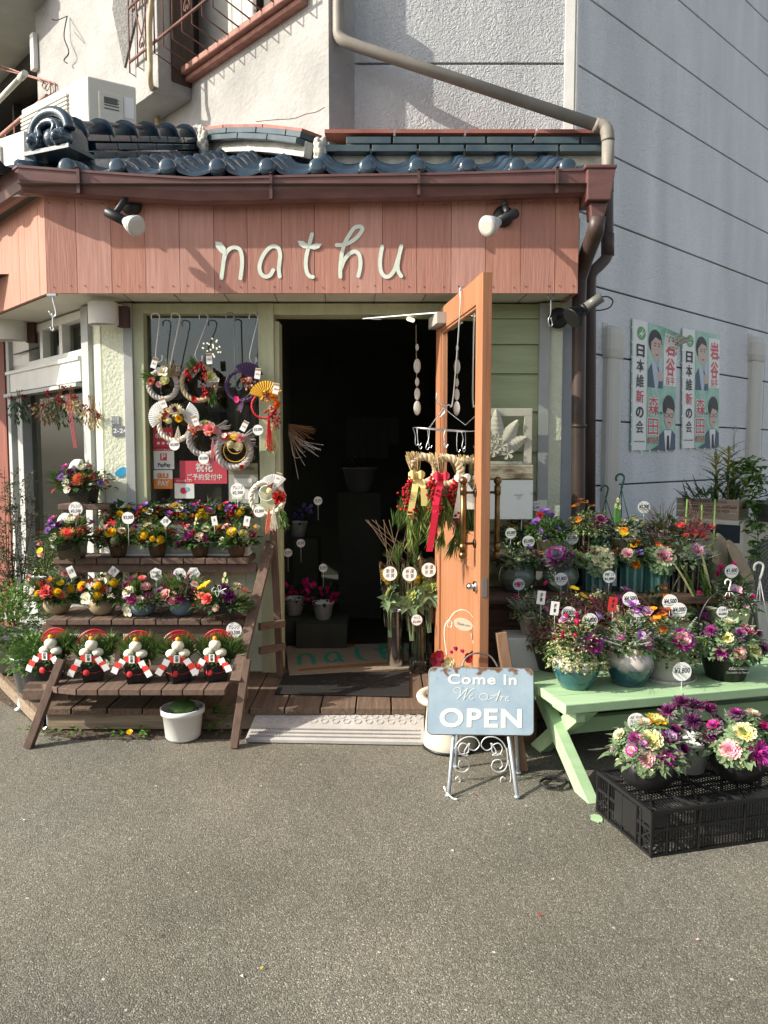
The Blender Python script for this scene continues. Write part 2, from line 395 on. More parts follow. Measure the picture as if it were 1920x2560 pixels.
# ================================================================ deck
DY = gp(900, 1771, ZD).y
dk = thing('wooden_deck', 'weathered low plank deck running along the shop front under the mats', 'deck', (0, DY, 0))
b = MB(); x = gp(128, 1760, ZD).x - .05; rr = random.Random(3)
while x < .5:
    wd = .185; x2 = x + wd
    y0 = DY + rr.uniform(-.006, .006)
    b.box((x + wd / 2, (y0 + 4.62) / 2, ZD - .0175 + rr.uniform(-.0015, .0015)), (wd - .008, 4.62 - y0, .035))
    x = x2
part('plank', b, DECKM, dk, .003)
b = MB()   # left part turning back along the side
xl = gp(128, 1760, ZD).x - .055
dv = V(-.62, .785, 0)
for i in range(11):
    a = V(xl, DY + .02, ZD - .019) + dv * (.0 + i * .15); pv = V(.55, .62, 0).normalized()
    bb = a + dv * .142
    b.hexa([a - V(0, 0, .018), a + pv * .7 - V(0, 0, .018), bb + pv * .7 - V(0, 0, .018), bb - V(0, 0, .018), a + V(0, 0, .016), a + pv * .7 + V(0, 0, .016), bb + pv * .7 + V(0, 0, .016), bb + V(0, 0, .016)])
part('side_planks', b, DECKM, dk)
b = MB(); b.bar((xl + .06, DY + .03, .055), (.52, DY + .03, .055), .03, .085)
b.bar((xl + .01, DY + .045, .055), tuple(V(xl, DY + .045, .055) + dv * 1.7), .03, .085)
part('edge_beam', b, DECKF, dk, .003)
b = MB()
for px, py in ((110, 1830), (190, 1838), (28, 1790)):
    p = gp(px, py); b = MB(); b.lathe([(.03, 0), (.03, .006), (.008, .012), (.008, .09)], 10, (p.x, max(p.y, DY + .06) if px > 100 else p.y + .1, .0045))
    part('adjustable_foot', b, ZINC, dk)
# ================================================================ shop building
SH = thing('shop_building', 'corner flower shop with pink board sign, pale green front and blue tiled eave', 'building', (-.3, 4.55, 0))
Z0, ZS = ZD, FA.tz(900, 733)[1]    # floor and soffit heights
ZT = FA.tz(900, 488)[1]
def X(px, Y=4.55): return pt(px, 1200, Y).x
def fz(py, Y=4.55): return pt(960, py, Y).z
# --- facade framing (front)
def fbx(mb, px0, py0, px1, py1, o0, o1, m=0):
    a = FR.tz(px0, py0, o1); c = FR.tz(px1, py1, o1); mb.fb(FR, a[0], a[1], c[0], c[1], o0, o1, m)
zb = Z0
b = MB()   # pillar with rough plaster
b.fb(FR, CX0 + .0, zb, X(322), ZS, -.10, .02); 
b.fb(LF, .0, zb, .10, ZS, -.10, .02)
part('pillar', b, STUCG, SH)
b = MB()
b.fb(FR, X(322), zb, X(345), ZS, -.10, .045); b.fb(LF, .10, zb, .20, ZS, -.08, .05); b.fb(LF, .20, zb, .235, ZS, -.08, .03)
part('corner_post', b, GREYP, SH, .003)
b = MB()   # window frame + door frame
zsill = FR.tz(500, 1262)[1]
b.fb(FR, X(345), zb, X(371), ZS, -.10, .03)
b.fb(FR, X(371), FR.tz(500, 786)[1], X(652), ZS, -.10, .03)
b.fb(FR, X(652), zb, X(690), ZS, -.10, .035)
b.fb(FR, X(371), zsill - .05, X(652), zsill, -.10, .04)
b.fb(FR, X(690), zb, X(702), ZS - .10, -.12, .012)
b.fb(FR, X(690), FR.tz(900, 789)[1], X(1104), ZS, -.12, .03)
b.fb(FR, X(1104), zb, X(1140), ZS, -.12, .03)
part('door_and_window_frame', b, GREENP, SH, .003)
b = MB()   # dado panel under window
for i in range(7):
    xa = X(371) + i * (X(652) - X(371)) / 7
    b.fb(FR, xa + .001, zb, xa + (X(652) - X(371)) / 7 - .001, zsill - .05, -.06, .008 + .002 * (i % 2))
part('dado_boards', b, STUCG, SH)
b = MB(); b.fb(FR, X(371), zsill, X(652), FR.tz(500, 786)[1], -.05, -.045)
wf = part('display_pane', b, GLASS, SH)
# --- clapboard right of door
b = MB(); z = zb; k = 0; edges = [1330, 1232, 1134, 1036, 935, 834, 762]
zs_ = [zb] + [FR.tz(1300, e)[1] for e in (1540, 1435, 1330, 1230, 1130, 1030, 935, 862, 798)] + [ZS]
for i in range(len(zs_) - 1):
    z0, z1 = zs_[i], zs_[i + 1]
    pts = [FR.p(X(1140), z0 + .002, .022), FR.p(X(1340), z0 + .002, .022), FR.p(X(1340), z0 + .002, -.04), FR.p(X(1140), z0 + .002, -.04), FR.p(X(1140), z1, .004), FR.p(X(1340), z1, .004), FR.p(X(1340), z1, -.04), FR.p(X(1140), z1, -.04)]
    b.hexa(pts)
part('clapboard_wall', b, GREENC, SH)
b = MB(); b.fb(FR, X(1340), zb, X(1366), ZS, -.08, .045); part('right_trim', b, GREYP, SH, .003)
b = MB(); b.fb(FR, X(1366), zb, X(1398), ZS, -.08, .03); part('right_pillar', b, STUCG, SH)
b = MB(); b.fb(FR, X(1398), zb, X(1440), ZS + .5, -.3, -.02); part('blue_grey_return', b, BLUEG, SH)
b = MB(); b.fb(FR, X(1360), fz(822), X(1413), fz(760), .03, .055); part('lamp_board', b, GREENP, SH, .003)
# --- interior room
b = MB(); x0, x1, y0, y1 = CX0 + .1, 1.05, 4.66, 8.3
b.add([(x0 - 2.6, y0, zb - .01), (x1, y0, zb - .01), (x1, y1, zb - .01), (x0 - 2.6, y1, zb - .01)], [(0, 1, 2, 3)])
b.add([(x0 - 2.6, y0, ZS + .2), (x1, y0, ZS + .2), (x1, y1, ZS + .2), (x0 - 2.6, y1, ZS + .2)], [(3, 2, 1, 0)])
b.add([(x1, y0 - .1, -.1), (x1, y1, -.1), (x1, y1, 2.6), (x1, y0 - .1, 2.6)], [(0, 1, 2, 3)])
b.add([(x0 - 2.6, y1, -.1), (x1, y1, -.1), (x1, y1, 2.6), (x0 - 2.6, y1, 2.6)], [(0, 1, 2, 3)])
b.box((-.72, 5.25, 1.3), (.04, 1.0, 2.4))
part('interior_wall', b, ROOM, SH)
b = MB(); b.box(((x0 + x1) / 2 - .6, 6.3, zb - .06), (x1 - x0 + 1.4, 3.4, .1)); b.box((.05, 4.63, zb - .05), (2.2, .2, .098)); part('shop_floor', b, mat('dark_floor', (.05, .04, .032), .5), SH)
b = MB()   # dark upper volume that closes the eave
b.add([FR.p(CX0, ZS, .3), FR.p(X(1447), ZS, .3), FR.p(X(1447), ZS, -2), FR.p(CX0, ZS, -2)], [(0, 1, 2, 3)])
# --- side facade (receding left)
def lbx(mb, px0, py0, px1, py1, o0, o1, m=0):
    a = LF.tz(px0, py0, o1); c = LF.tz(px1, py1, o1)
    mb.fb(LF, a[0], a[1], c[0], c[1], o0, o1, m)
tL = LF.tz(36, 1000)[0]
zh0, zh1 = LF.tz(130, 968)[1], LF.tz(130, 918)[1]
b = MB(); b.fb(LF, .235, zh0, tL, zh1, -.05, .045); b.fb(LF, .235, zh1 - .004, tL, zh1 + .02, -.05, .06)
part('header_board', b, WHITE, SH, .003)
b = MB(); b.fb(LF, .235, zh0 - .035, tL, zh0 - .012, .0, .075); part('rail', b, GREYP, SH)
b = MB()
zt0 = zh1 + .02
t1, t2, t3 = LF.tz(218, 850)[0], LF.tz(157, 850)[0], LF.tz(108, 850)[0]
b.fb(LF, .235, zt0, tL, zt0 + .045, -.06, .02)
b.fb(LF, .235, ZS - .05, tL, ZS, -.06, .02)
for t in (t1, t2, t3): b.fb(LF, t - .025, zt0 + .045, t + .025, ZS - .05, -.06, .015)
b.fb(LF, t3 + .22, zt0, tL, ZS, -.06, .02)
part('transom_frame', b, WHITE, SH, .002)
b = MB(); b.fb(LF, .235, zt0, t3, ZS, -.04, -.035); b.fb(LF, .235, .45, tL - .2, zh0, -.05, -.045)
part('side_window_pane', b, glass_mat('side_glass', (.7, .72, .68), .13, .02, .0), SH)
b = MB(); b.fb(LF, t3 + .03, zt0, t3 + .22, ZS, -.25, -.06); part('vent_opening', b, DARK, SH)
b = MB()
for z in (zt0 + .12, zt0 + .3): b = MB(); b.tube([LF.p(t3 + .02, z, .03), LF.p(t3 + .42, z - .01, .05)], .006, 5); part('vent_bar', b, BLACKM, SH)
b = MB(); b.fb(LF, tL - .06, zb, tL, ZS, -.08, .05); b.fb(LF, tL - .20, zb, tL - .10, zh0, -.08, .02); b.fb(LF, tL, zb, tL + .03, ZS, -.1, -.02); b.fb(LF, .235, zb, tL - .2, .45, -.08, .01)
part('side_frame', b, GREYP, SH, .003)
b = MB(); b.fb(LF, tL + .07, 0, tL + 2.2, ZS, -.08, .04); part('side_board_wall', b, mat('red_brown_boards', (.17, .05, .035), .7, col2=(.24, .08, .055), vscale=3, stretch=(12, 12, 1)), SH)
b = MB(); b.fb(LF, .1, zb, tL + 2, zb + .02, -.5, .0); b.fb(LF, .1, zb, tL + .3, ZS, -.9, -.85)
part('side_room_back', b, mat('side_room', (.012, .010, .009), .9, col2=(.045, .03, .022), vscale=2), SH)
b = MB()
for t in (.75, 1.02): b.fb(LF, t, .5, t + .035, 1.35, -.45, -.41)
b.fb(LF, .75, 1.30, 1.055, 1.35, -.45, -.40); b.fb(LF, .5, .72, 1.2, .75, -.6, -.3)
part('display_easel', b, mat('orange_wood', (.45, .20, .05), .5), SH)
# ================================================================ sign fascia
b = MB(); rr = random.Random(8)
bx = [113, 190, 277, 362, 448, 534, 618, 704, 786, 873, 956, 1042, 1128, 1214, 1302, 1388, 1447]
for i in range(len(bx) - 1):
    a, c = FA.tz(bx[i], 600)[0], FA.tz(bx[i + 1], 600)[0]
    b.fb(FA, a + .0012, ZS, c - .0012, ZT + .03, -.02, rr.uniform(-.001, .0012), (0, 2, 3)[rr.randint(0, 2)])
tx = 0
for i in range(14):
    b.fb(FL, tx + .001, ZS, tx + .0995, ZT + .03, -.02, rr.uniform(-.001, .001)); tx += .101
for i in range(3):
    ya = 4.262 + i * .1; b.box((FAX1 - .0105, ya + .05, (ZS + ZT + .03) / 2), (.019, .097, ZT + .03 - ZS))
b0 = b; b = MB(); b.fb(FA, FAX0 + .01, ZS + .01, FAX1 - .02, ZT, -.05, -.021); b.fb(FL, .0, ZS + .01, 1.4, ZT, -.05, -.021); part('fascia_backing', b, DARK, SH)
b = b0   # nail heads
for i in range(len(bx) - 1):
    a, c = FA.tz(bx[i], 600)[0], FA.tz(bx[i + 1], 600)[0]
    for z in (ZS + .035, ZT - .045):
        for q in (.2, .8):
            xx = a + (c - a) * q + rr.uniform(-.008, .008); zz = z + rr.uniform(-.006, .006)
            b.box((xx, 4.24 - .0018, zz), (.005, .0015, .006), 0, 1)
fas = part('sign_fascia', b, [PINK, mat('nail', (.10, .04, .03), .7), mat('pink_boards_b', (.33, .145, .11), .78, col2=(.46, .235, .185), vscale=3, stretch=(15, 15, 1), bump=.002, bscale=8, contrast=(.25, .75)), mat('pink_boards_c', (.39, .185, .145), .75, col2=(.54, .30, .245), vscale=3.5, stretch=(12, 12, .8), bump=.0018, bscale=6, contrast=(.25, .75))], SH)
LO = (500, 540); LS = 1 / 3.0722
def fl2(x, y, d): return FA.at(LO[0] + x * LS, LO[1] + y * LS, d)
lets = [
 [(190, 290), (184, 340), (176, 400), (165, 478)], [(182, 345), (205, 280), (240, 248), (275, 243), (308, 262), (322, 310), (324, 370), (318, 430), (311, 480)],
 [(612, 466), (606, 410), (612, 350), (616, 300), (606, 255), (578, 235), (540, 242), (498, 285), (468, 345), (458, 400), (470, 445), (505, 468), (540, 455), (562, 418)],
 [(861, 142), (845, 200), (828, 262), (816, 320), (813, 380), (822, 435), (842, 463), (867, 470)],
 [(1050, 224), (1095, 224), (1145, 208), (1195, 175), (1235, 130), (1248, 97), (1225, 82), (1185, 95), (1145, 150), (1115, 205), (1095, 265), (1083, 340), (1077, 410), (1078, 468)],
 [(1082, 410), (1105, 345), (1145, 295), (1185, 275), (1218, 292), (1232, 340), (1230, 400), (1216, 462)],
 [(1400, 236), (1388, 300), (1383, 370), (1392, 430), (1420, 465), (1455, 462), (1490, 420), (1515, 350), (1532, 290), (1546, 234)],
 [(1528, 310), (1518, 370), (1522, 425), (1545, 462)]]
b = MB()
for i, P in enumerate(lets):
    sp = smooth_path([(q[0], q[1], 0) for q in P], 7)
    # work in metres on the board
    mp = [FA.tz(LO[0] + p.x * LS, LO[1] + p.y * LS) for p in sp]
    ribbon(b, mp, .0106, lambda x_, y_, d: FA.p(x_, y_, d), 0, .0032 + .0012 * (i % 2))
for P in ([(118, 195), (165, 203), (196, 245), (203, 305), (180, 298), (145, 268), (120, 235)], [(750, 190), (790, 192), (822, 212), (835, 250), (795, 248), (762, 225)], [(836, 250), (850, 225), (885, 210), (937, 213), (915, 246), (880, 258)]):
    b.poly([tuple(fl2(x_, y_, .0058)) for x_, y_ in P])
part('lettering', b, PALE, fas)
# soffit
b = MB(); zq = ZS + .012
pl = [FA.p(FAX0, zq, -.02), FA.p(FAX1 - .02, zq, -.02), V(FAX1 - .02, 4.9, zq), V(CX0, 4.9, zq), FL.p(2.2, zq, -.9), FL.p(2.2, zq, -.02)]
b.poly([tuple(p) for p in pl][::-1])
for px in range(300, 1420, 128):
    a = FA.at(px, 733, -.02); c = V(a.x - .02, 4.6, 0); b.bar((a.x, a.y, zq - .001), (c.x + .0, c.y, zq - .001), .004, .003, 1)
part('soffit', b, [SOFF, mat('soffit_joint', (.2, .19, .16), .8)], SH)
# eave underside + bulk behind fascia
b = MB()
GY = 4.12; ZG1 = pt(900, 430, GY).z; ZG0 = pt(900, 484, GY).z
xl_ = pt(42, 415, GY).x; xr_ = pt(1532, 412, GY).x
b.add([(FAX0 - .08, 4.1, ZT + .015), (FAX1 + .1, 4.1, ZT + .015), (FAX1 + .1, 4.6, ZT + .03), (FAX0, 4.6, ZT + .03)], [(0, 1, 2, 3)])
b.hexa([V(FAX0 - .06, 4.23, ZT + .012), V(FAX1 + .02, 4.23, ZT + .012), V(FAX1 + .02, 4.28, ZT + .012), V(FAX0 - .0, 4.28, ZT + .012), V(FAX0 - .06, 4.23, ZG1 - .02), V(FAX1 + .02, 4.23, ZG1 - .02), V(FAX1 + .02, 4.28, ZG1 + .02), V(FAX0, 4.28, ZG1 + .02)])
b.fb(FL, -.02, ZT + .012, 2.2, ZG1 - .02, -.1, .1)
part('eave_board', b, mat('eave_dark', (.10, .105, .09), .9, bump=.004, bscale=60), SH)
# ================================================================ gutter
def gut_prof(): return [(0, .13), (-.006, .13), (-.0, .075), (.012, .02), (.03, 0), (.095, 0), (.12, .03), (.125, .12)]
gtr = MB()
P = [(FL.p(2.3, 0, .17), 0), (V(xl_ - .0, GY, 0), 0), (pt(200, 420, GY), 0), (pt(330, 430, GY), 0), (pt(480, 440, GY), 0), (pt(620, 437, GY), 0), (pt(760, 432, GY), 0), (pt(1100, 427, GY), 0), (V(xr_, GY, 0), 0)]
ztop = [pt(42, 412, GY).z, pt(42, 412, GY).z, pt(200, 424, GY).z, pt(330, 433, GY).z, pt(480, 442, GY).z, pt(620, 440, GY).z, pt(760, 436, GY).z, pt(1100, 431, GY).z, pt(1530, 418, GY).z]
pathp = [V(p[0].x, p[0].y, z) for p, z in zip(P, ztop)]
prof = [(0, 0), (0, -.012), (.008, -.012), (.012, -.07), (.03, -.115), (.06, -.128), (.10, -.128), (.13, -.1), (.135, -.01), (.13, -.01), (.125, -.09), (.09, -.12), (.03, -.108), (.016, -.06), (.012, -.004)]
vs = []; n = len(prof)
for i, p in enumerate(pathp):
    if i == 0: inw = V(.719, .695, 0)
    elif i == 1: inw = (V(.719, .695, 0) + V(0, 1, 0)); inw = inw / inw.dot(V(0, 1, 0)) * 1.0; inw = inw / (1)
    else: inw = V(0, 1, 0)
    if i == 1:
        h = (V(.719, .695, 0) + V(0, 1, 0)).normalized(); inw = h / h.dot(V(0, 1, 0))
    vs += [p + inw * a * .76 + V(0, 0, z) for a, z in prof]
fs = []
for i in range(len(pathp) - 1):
    for k in range(n):
        k2 = (k + 1) % n; fs.append((i * n + k, i * n + k2, (i + 1) * n + k2, (i + 1) * n + k))
fs.append(tuple(range(n))); fs.append(tuple(range((len(pathp) - 1) * n, len(pathp) * n))[::-1])
gtr.add(vs, fs)
go = part('gutter', gtr, GUT, SH)
b = MB()
for px, py in ((195, 425), (677, 440), (1047, 430), (1393, 425)):
    b = MB(); p = pt(px, py, GY - .004); b.box((p.x, p.y + .01, p.z - .055), (.016, .03, .125)); b.box((p.x, p.y + .06, p.z + .012), (.014, .16, .004))
    part('gutter_bracket', b, M_('bracket', (.09, .045, .04), .5), go)
b = MB()   # leader head box
def box_taper(mb, px0, px1, pyt, pyb, w0, w1, Y, dy):
    a, c = pt(px0, pyt, Y), pt(px1, pyt, Y); a2, c2 = pt(w0, pyb, Y), pt(w1, pyb, Y)
    mb.hexa([a2, c2, c2 + V(0, dy, 0), a2 + V(0, dy, 0), a, c, c + V(0, dy, 0), a + V(0, dy, 0)])
box_taper(b, 1463, 1544, 410, 420, 1463, 1543, GY - .03, .20)
box_taper(b, 1468, 1540, 420, 500, 1468, 1527, GY - .024, .18)
box_taper(b, 1475, 1520, 505, 545, 1478, 1510, GY + .01, .09)
part('leader_head', b, GUT, SH, .006)
b = MB()
p0, p1, p2, p3 = pt(1495, 540, 4.06), pt(1490, 575, 4.08), pt(1462, 650, 4.42), pt(1448, 700, 4.46)
b.tube([p0, p1, p2, p3, pt(1448, 760, 4.47), pt(1446, 1000, 4.47), pt(1445, 1300, 4.47), pt(1442, 1560, 4.47)], [.042, .045, .045, .042, .04, .04, .04, .04], 12)
for py in (785, 1065): p = pt(1447, py, 4.47); b.tube([p - V(0, 0, .01), p + V(0, 0, .01)], .045, 12)
part('downpipe', b, DSP, SH)
# ================================================================ roof tiles
rf = MB(); PER = .265; YE = 4.16; ZE = pt(900, 425, YE).z + .0; SL = .43
xoff = pt(543, 420, YE).x
def tz_(u):   # cross profile of a pantile, u in 0..1, roll centred at 0
    u = u % 1
    if u < .2: return .044 * math.cos(u / .2 * math.pi / 2) ** .8
    if u > .88: return .044 * math.cos((1 - u) / .12 * math.pi / 2) ** .8 if u < 1 else .044
    return -.022 * math.sin((u - .2) / .68 * math.pi)
ridge0 = V(-1.98, 4.1, 0); ridge1 = V(UW.at(505, 345).x, UW.at(505, 345).y, 0)
rows = 9; dyr = .215
for r_ in range(rows):
    ya = YE + r_ * dyr; yb_ = ya + dyr + .03
    za = ZE + (ya - YE) * SL + .012; zb_ = ZE + (yb_ - YE) * SL - .014
    # left limit by ridge, right limit by roof end; stop at upper walls
    xl2 = ridge0.x + (ridge1.x - ridge0.x) * (ya - ridge0.y) / (ridge1.y - ridge0.y)
    xr2 = pt(1512, 400, YE).x
    if ya > 5.05: xr2 = uc.x - (ya - 4.95) * .97 + .02
    if xr2 <= xl2: break
    nx = int((xr2 - xl2) / PER * 14)
    vs = []
    for i in range(nx + 1):
        x_ = xl2 + (xr2 - xl2) * i / nx; h_ = tz_((x_ - xoff) / PER)
        vs += [(x_, ya, za + h_ - .022), (x_, ya - .002, za + h_), (x_, yb_, zb_ + h_)]
    fs = []
    for i in range(nx):
        a = 3 * i; fs += [(a, a + 3, a + 4, a + 1), (a + 1, a + 4, a + 5, a + 2)]
    rf.add(vs, fs, 0, True)
for px in (174, 301, 425, 542, 667, 796, 919, 1044, 1168, 1293, 1424):
    p = pt(px, 420, YE); p.x = xoff + round((p.x - xoff) / PER) * PER
    prof = [(.001, 0), (.026, -.001), (.042, .006), (.047, .018), (.047, .05)]
    rf.lathe([(a, z) for a, z in prof], 18, (p.x + .002, YE - .028, ZE + .012), 0, Matrix.Rotation(-math.pi / 2, 4, 'X'))
rfo = part('roof_tiles', rf, TILE, SH)
b = MB()   # sheathing under the tiles
b.hexa([V(-2.0, YE + .05, ZE - .12), V(FAX1 + .04, YE + .05, ZE - .12), V(FAX1 + .04, 5.09, ZE + .27), V(-1.4, 5.9, ZE + .62), V(-1.9, YE + .05, ZE - .08), V(FAX1 + .04, YE + .05, ZE - .08), V(FAX1 + .04, 5.09, ZE + .31), V(-1.3, 5.9, ZE + .66)])
part('roof_sheathing', b, MORT, SH)
b = MB()   # left slope
for j in range(2):
    pass
e0, e1 = FL.p(2.3, ZE - .02, .24), V(-2.02, 4.05, ZE - .02)
b.grid(lambda u, v: e1.lerp(e0, u) + V(.719, .695, .43) * (v * min(1.2, 1.55 * u * 2.3)) + V(0, 0, tz_(u * 9) if True else 0), 90, 6)
part('side_roof_tiles', b, TILE, SH)
# hip ridge: noshi courses + half round caps
b = MB(); b2 = MB()
ra = pt(195, 392, 4.42); rb = UW.at(512, 388, .06)
rl = (rb - ra); L_ = rl.length; rd = rl.normalized(); side = rd.cross(V(0, 0, 1)).normalized()
up_ = side.cross(rd)
for c_ in range(3):
    k = 7
    for i in range(k):
        a = ra + rd * (L_ * i / k + .004 + .05 * (c_ % 2)); e = ra + rd * (L_ * (i + 1) / k - .004 + .05 * (c_ % 2))
        off = up_ * (c_ * .045)
        b.bar(a + off, e + off, .21 - .02 * c_, .036, 0, up_)
k = 6
for i in range(k):
    a = ra + rd * (L_ * i / k) + up_ * .115; e = ra + rd * (L_ * (i + 1) / k) + up_ * .115
    b2.tube([a, a + rd * .02, a + rd * .021, e], [.078, .082, .072, .070], 16)
    b2.tube([a - rd * .004, a + rd * .03], [.09, .088], 16)
part('hip_ridge_courses', b, [TILE], SH, .003); part('hip_ridge_caps', b2, TILE, SH)
b = MB(); b.bar(ra - up_ * .06, rb - up_ * .06, .2, .10, 0, up_); part('ridge_mortar', b, MORT, SH)
# onigawara
b = MB(); oc = pt(138, 345, 4.33)
fdir = V(-.39, -.92, 0); sdir = V(.92, -.39, 0)
def of(x_, z_, d): return oc + sdir * x_ * .86 + V(0, 0, z_ * .72) + fdir * d
arch = [(-.165, -.10)] + [(.155 * math.cos(a), .02 + .15 * math.sin(a)) for a in [math.pi - math.pi * i / 12 for i in range(13)]] + [(.165, -.10)]
b.prism(arch, of, -.10, .02)
b.tube(smooth_path([of(x_, z_, .03) for x_, z_ in arch[1:-1]], 2), .032, 8)
b.tube(smooth_path([of(x_ * .62, z_ * .62 - .01, .045) for x_, z_ in arch[1:-1]], 2), .022, 8)
for s_ in (-1, 1):
    b.ball(of(s_ * .105, -.045, .04), .058, 12)
    b.ball(of(s_ * .105, -.045, .085), .028, 10)
    b.tube(smooth_path([of(s_ * (.105 + .045 * math.cos(a)), -.045 + .045 * math.sin(a), .07) for a in [i * .7 for i in range(9)]], 2), .012, 6)
    b.tube(smooth_path([of(s_ * .03, .09, .05), of(s_ * .07, .05, .06), of(s_ * .05, .0, .06), of(s_ * .075, -.02, .06)], 3), .016, 6)
b.ball(of(0, -.02, .0), .07, 10)
part('ridge_end_ornament', b, TILE, SH)
b = MB(); b.prism([(-.19, -.135), (.19, -.135), (.19, -.105), (-.19, -.105)], of, -.12, .07); part('ornament_base', b, TILE2, SH)
# wall flashing courses along white wall (bowed) and grey wall
b = MB(); b3 = MB()
def rowc(pts, k, mb, h, dpt, m=0, sh=0):
    for i in range(k):
        a = pts(max(0, (i + sh) / k + .004)); e = pts(min(1, (i + 1 + sh) / k - .004))
        if (e - a).length < .02: continue
        mb.bar(a, e, dpt, h, m)
w0 = UW.tz(512, 372)[0]; 
def wl(off, zo):
    def f(u):
        px = 512 + (812 - 512) * u; py = 372 - 14 * math.sin(u * math.pi) + zo
        t, z = UW.tz(px, py); return UW.p(t, z, off)
    return f
for c_, (zo, off) in enumerate(((4, .16), (-14, .13))): rowc(wl(off, zo), 4, b, .036, .13, 0, .5 * c_ - .25 * 0)
rowc(wl(.10, -26), 3, b3, .02, .16)
def gl(off, py):
    def f(u):
        px = 812 + (1507 - 812) * u; p = pt(px, py + 0 * u, 5.1 - off); return p
    return f
for c_, (py, off) in enumerate(((383, .24), (363, .21))): rowc(gl(off, py), 6, b, .040, .16, 0, .45 * c_)
rowc(gl(.15, 346), 4, b3, .022, .22)
part('wall_flashing_tiles', b, TILE2, SH, .003); part('red_flashing', b3, mat('red_flashing', (.25, .085, .06), .6, col2=(.34, .13, .10), vscale=9), SH)
b = MB(); rr = random.Random(5)
for px, py, Y in ((508, 345, 5.55), (800, 370, 4.72)):
    c = pt(px, py, Y)
    b = MB()
    for i in range(30): b.ball(c + V(rr.uniform(-.02, .02), rr.uniform(-.03, .03), rr.uniform(-.08, .05)), rr.uniform(.014, .024), 6, 0, (1, 1, 1.7))
    part('plaster_patch', b, MORT, SH)
b = MB()
pp = [wl(.13, 18)(u) for u in [i / 8 for i in range(9)]]
for i in range(8): b.bar(pp[i], pp[i + 1], .06, .09)
pp = [gl(.2, 405)(u) for u in (0, 1)]; b.bar(pp[0], pp[1], .10, .12)
part('bedding_mortar', b, MORT, SH)
# ================================================================ upper white wall
UZ = 7.5
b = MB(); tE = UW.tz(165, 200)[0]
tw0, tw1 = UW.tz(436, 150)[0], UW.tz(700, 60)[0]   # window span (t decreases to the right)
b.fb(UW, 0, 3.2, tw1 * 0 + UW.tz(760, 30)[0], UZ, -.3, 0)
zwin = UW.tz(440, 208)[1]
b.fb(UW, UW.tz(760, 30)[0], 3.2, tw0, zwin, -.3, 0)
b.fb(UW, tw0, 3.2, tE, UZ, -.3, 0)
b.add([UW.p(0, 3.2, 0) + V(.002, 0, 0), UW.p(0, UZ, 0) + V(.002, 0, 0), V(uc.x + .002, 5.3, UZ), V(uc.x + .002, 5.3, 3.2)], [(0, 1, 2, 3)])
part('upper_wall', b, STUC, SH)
b = MB()   # bay
tb0 = UW.tz(396, 220, .28)[0]; zb0 = UW.tz(396, 222, .28)[1]; tb1 = tE
b.fb(UW, tb0, zb0, tb1, UZ, .002, .28)
part('projecting_bay', b, STUC, SH, .006)
b = MB()
dm = [UW.tz(px, py, .285) for px, py in ((283, 22), (300, -90), (344, 36), (313, 170))]
b.prism(dm, lambda x_, y_, d: UW.p(x_, y_, d), .281, .295); part('diamond_relief', b, STUC2, SH)
# upper window in the opening
b = MB(); b.fb(UW, UW.tz(760, 30)[0], zwin, tw0, UZ, -.20, -.19); part('upper_window_pane', b, mat('curtained_glass', (.62, .62, .58), .25, spec=.6, col2=(.5, .5, .46), vscale=2), SH)
b = MB(); tm = UW.tz(602, 60)[0]
b.fb(UW, tm - .02, zwin, tm + .02, UZ, -.19, -.12); b.fb(UW, tm - .5, zwin, tm - .03, UZ, -.185, -.17); b.fb(UW, tw0 - .06, zwin, tw0, UZ, -.19, -.1)
part('upper_window_frame', b, mat('dark_frame', (.04, .03, .025), .5), SH)
b = MB(); b.fb(UW, UW.tz(480, 150)[0], zwin - .12, tw0 + .19, UZ, -.02, .17); part('shutter_box', b, mat('dark_wood_shutter', (.035, .022, .016), .75, col2=(.06, .04, .03), vscale=4, stretch=(5, 5, 1)), SH, .004)
b = MB(); b.fb(UW, UW.tz(770, 30)[0], zwin - .05, UW.tz(480, 180)[0] - .003, zwin + .0, -.18, .10); b.fb(UW, UW.tz(770, 30)[0], zwin - .09, UW.tz(480, 180)[0] - .003, zwin - .055, -.02, .06)
part('window_sill', b, RUST, SH, .004)
b = MB(); b.tube(smooth_path([UW.at(x_, y_, .001) for x_, y_ in ((640, 304), (690, 299), (735, 296), (765, 285), (790, 280), (812, 268))], 4), .0022, 4); part('wall_crack', b, mat('crack_dark', (.10, .09, .08), .9), SH)
G = MB(); tg0 = UW.tz(378, 100, .3)[0] + .0; o_ = .32
zg = [zwin + .10, zwin + .50, zwin + .90]
ta, tb_ = tg0, UW.tz(765, 10)[0]
tg = tw0 + .12
for z in zg: G.tube([UW.p(tg, z, o_), UW.p(tb_, z, o_)], .011, 6)
i = 0; t = tg
while t > tb_:
    pts = [UW.p(t, UZ - 1.5, o_), UW.p(t, zg[0] - .08, o_), UW.p(t, zwin - .03, .12)]
    if i % 5 == 1:
        cz = zg[1] + .2
        for s_ in (-1, 1):
            hp = [UW.p(t - .07 + s_ * .0, zg[0] + .12, o_)] + [UW.p(t - .07 + s_ * x_, zg[0] + z_, o_) for x_, z_ in ((.06, .26), (.085, .38), (.06, .44), (.02, .42), (.02, .34), (.05, .33))]
            G.tube(smooth_path(hp, 4), .0055, 5)
            hp = [UW.p(t - .07 + s_ * x_, zg[0] + z_, o_) for x_, z_ in ((0, .12), (.03, .09), (.035, .05), (.01, .04), (.01, .07))]
            G.tube(smooth_path(hp, 4), .0055, 5)
    G.tube(pts, .0062, 5); t -= .135; i += 1
G.tube([UW.p(tg, zg[2] + .05, o_), UW.p(tg + .02, zg[2] + .05, 0)], .02, 8)
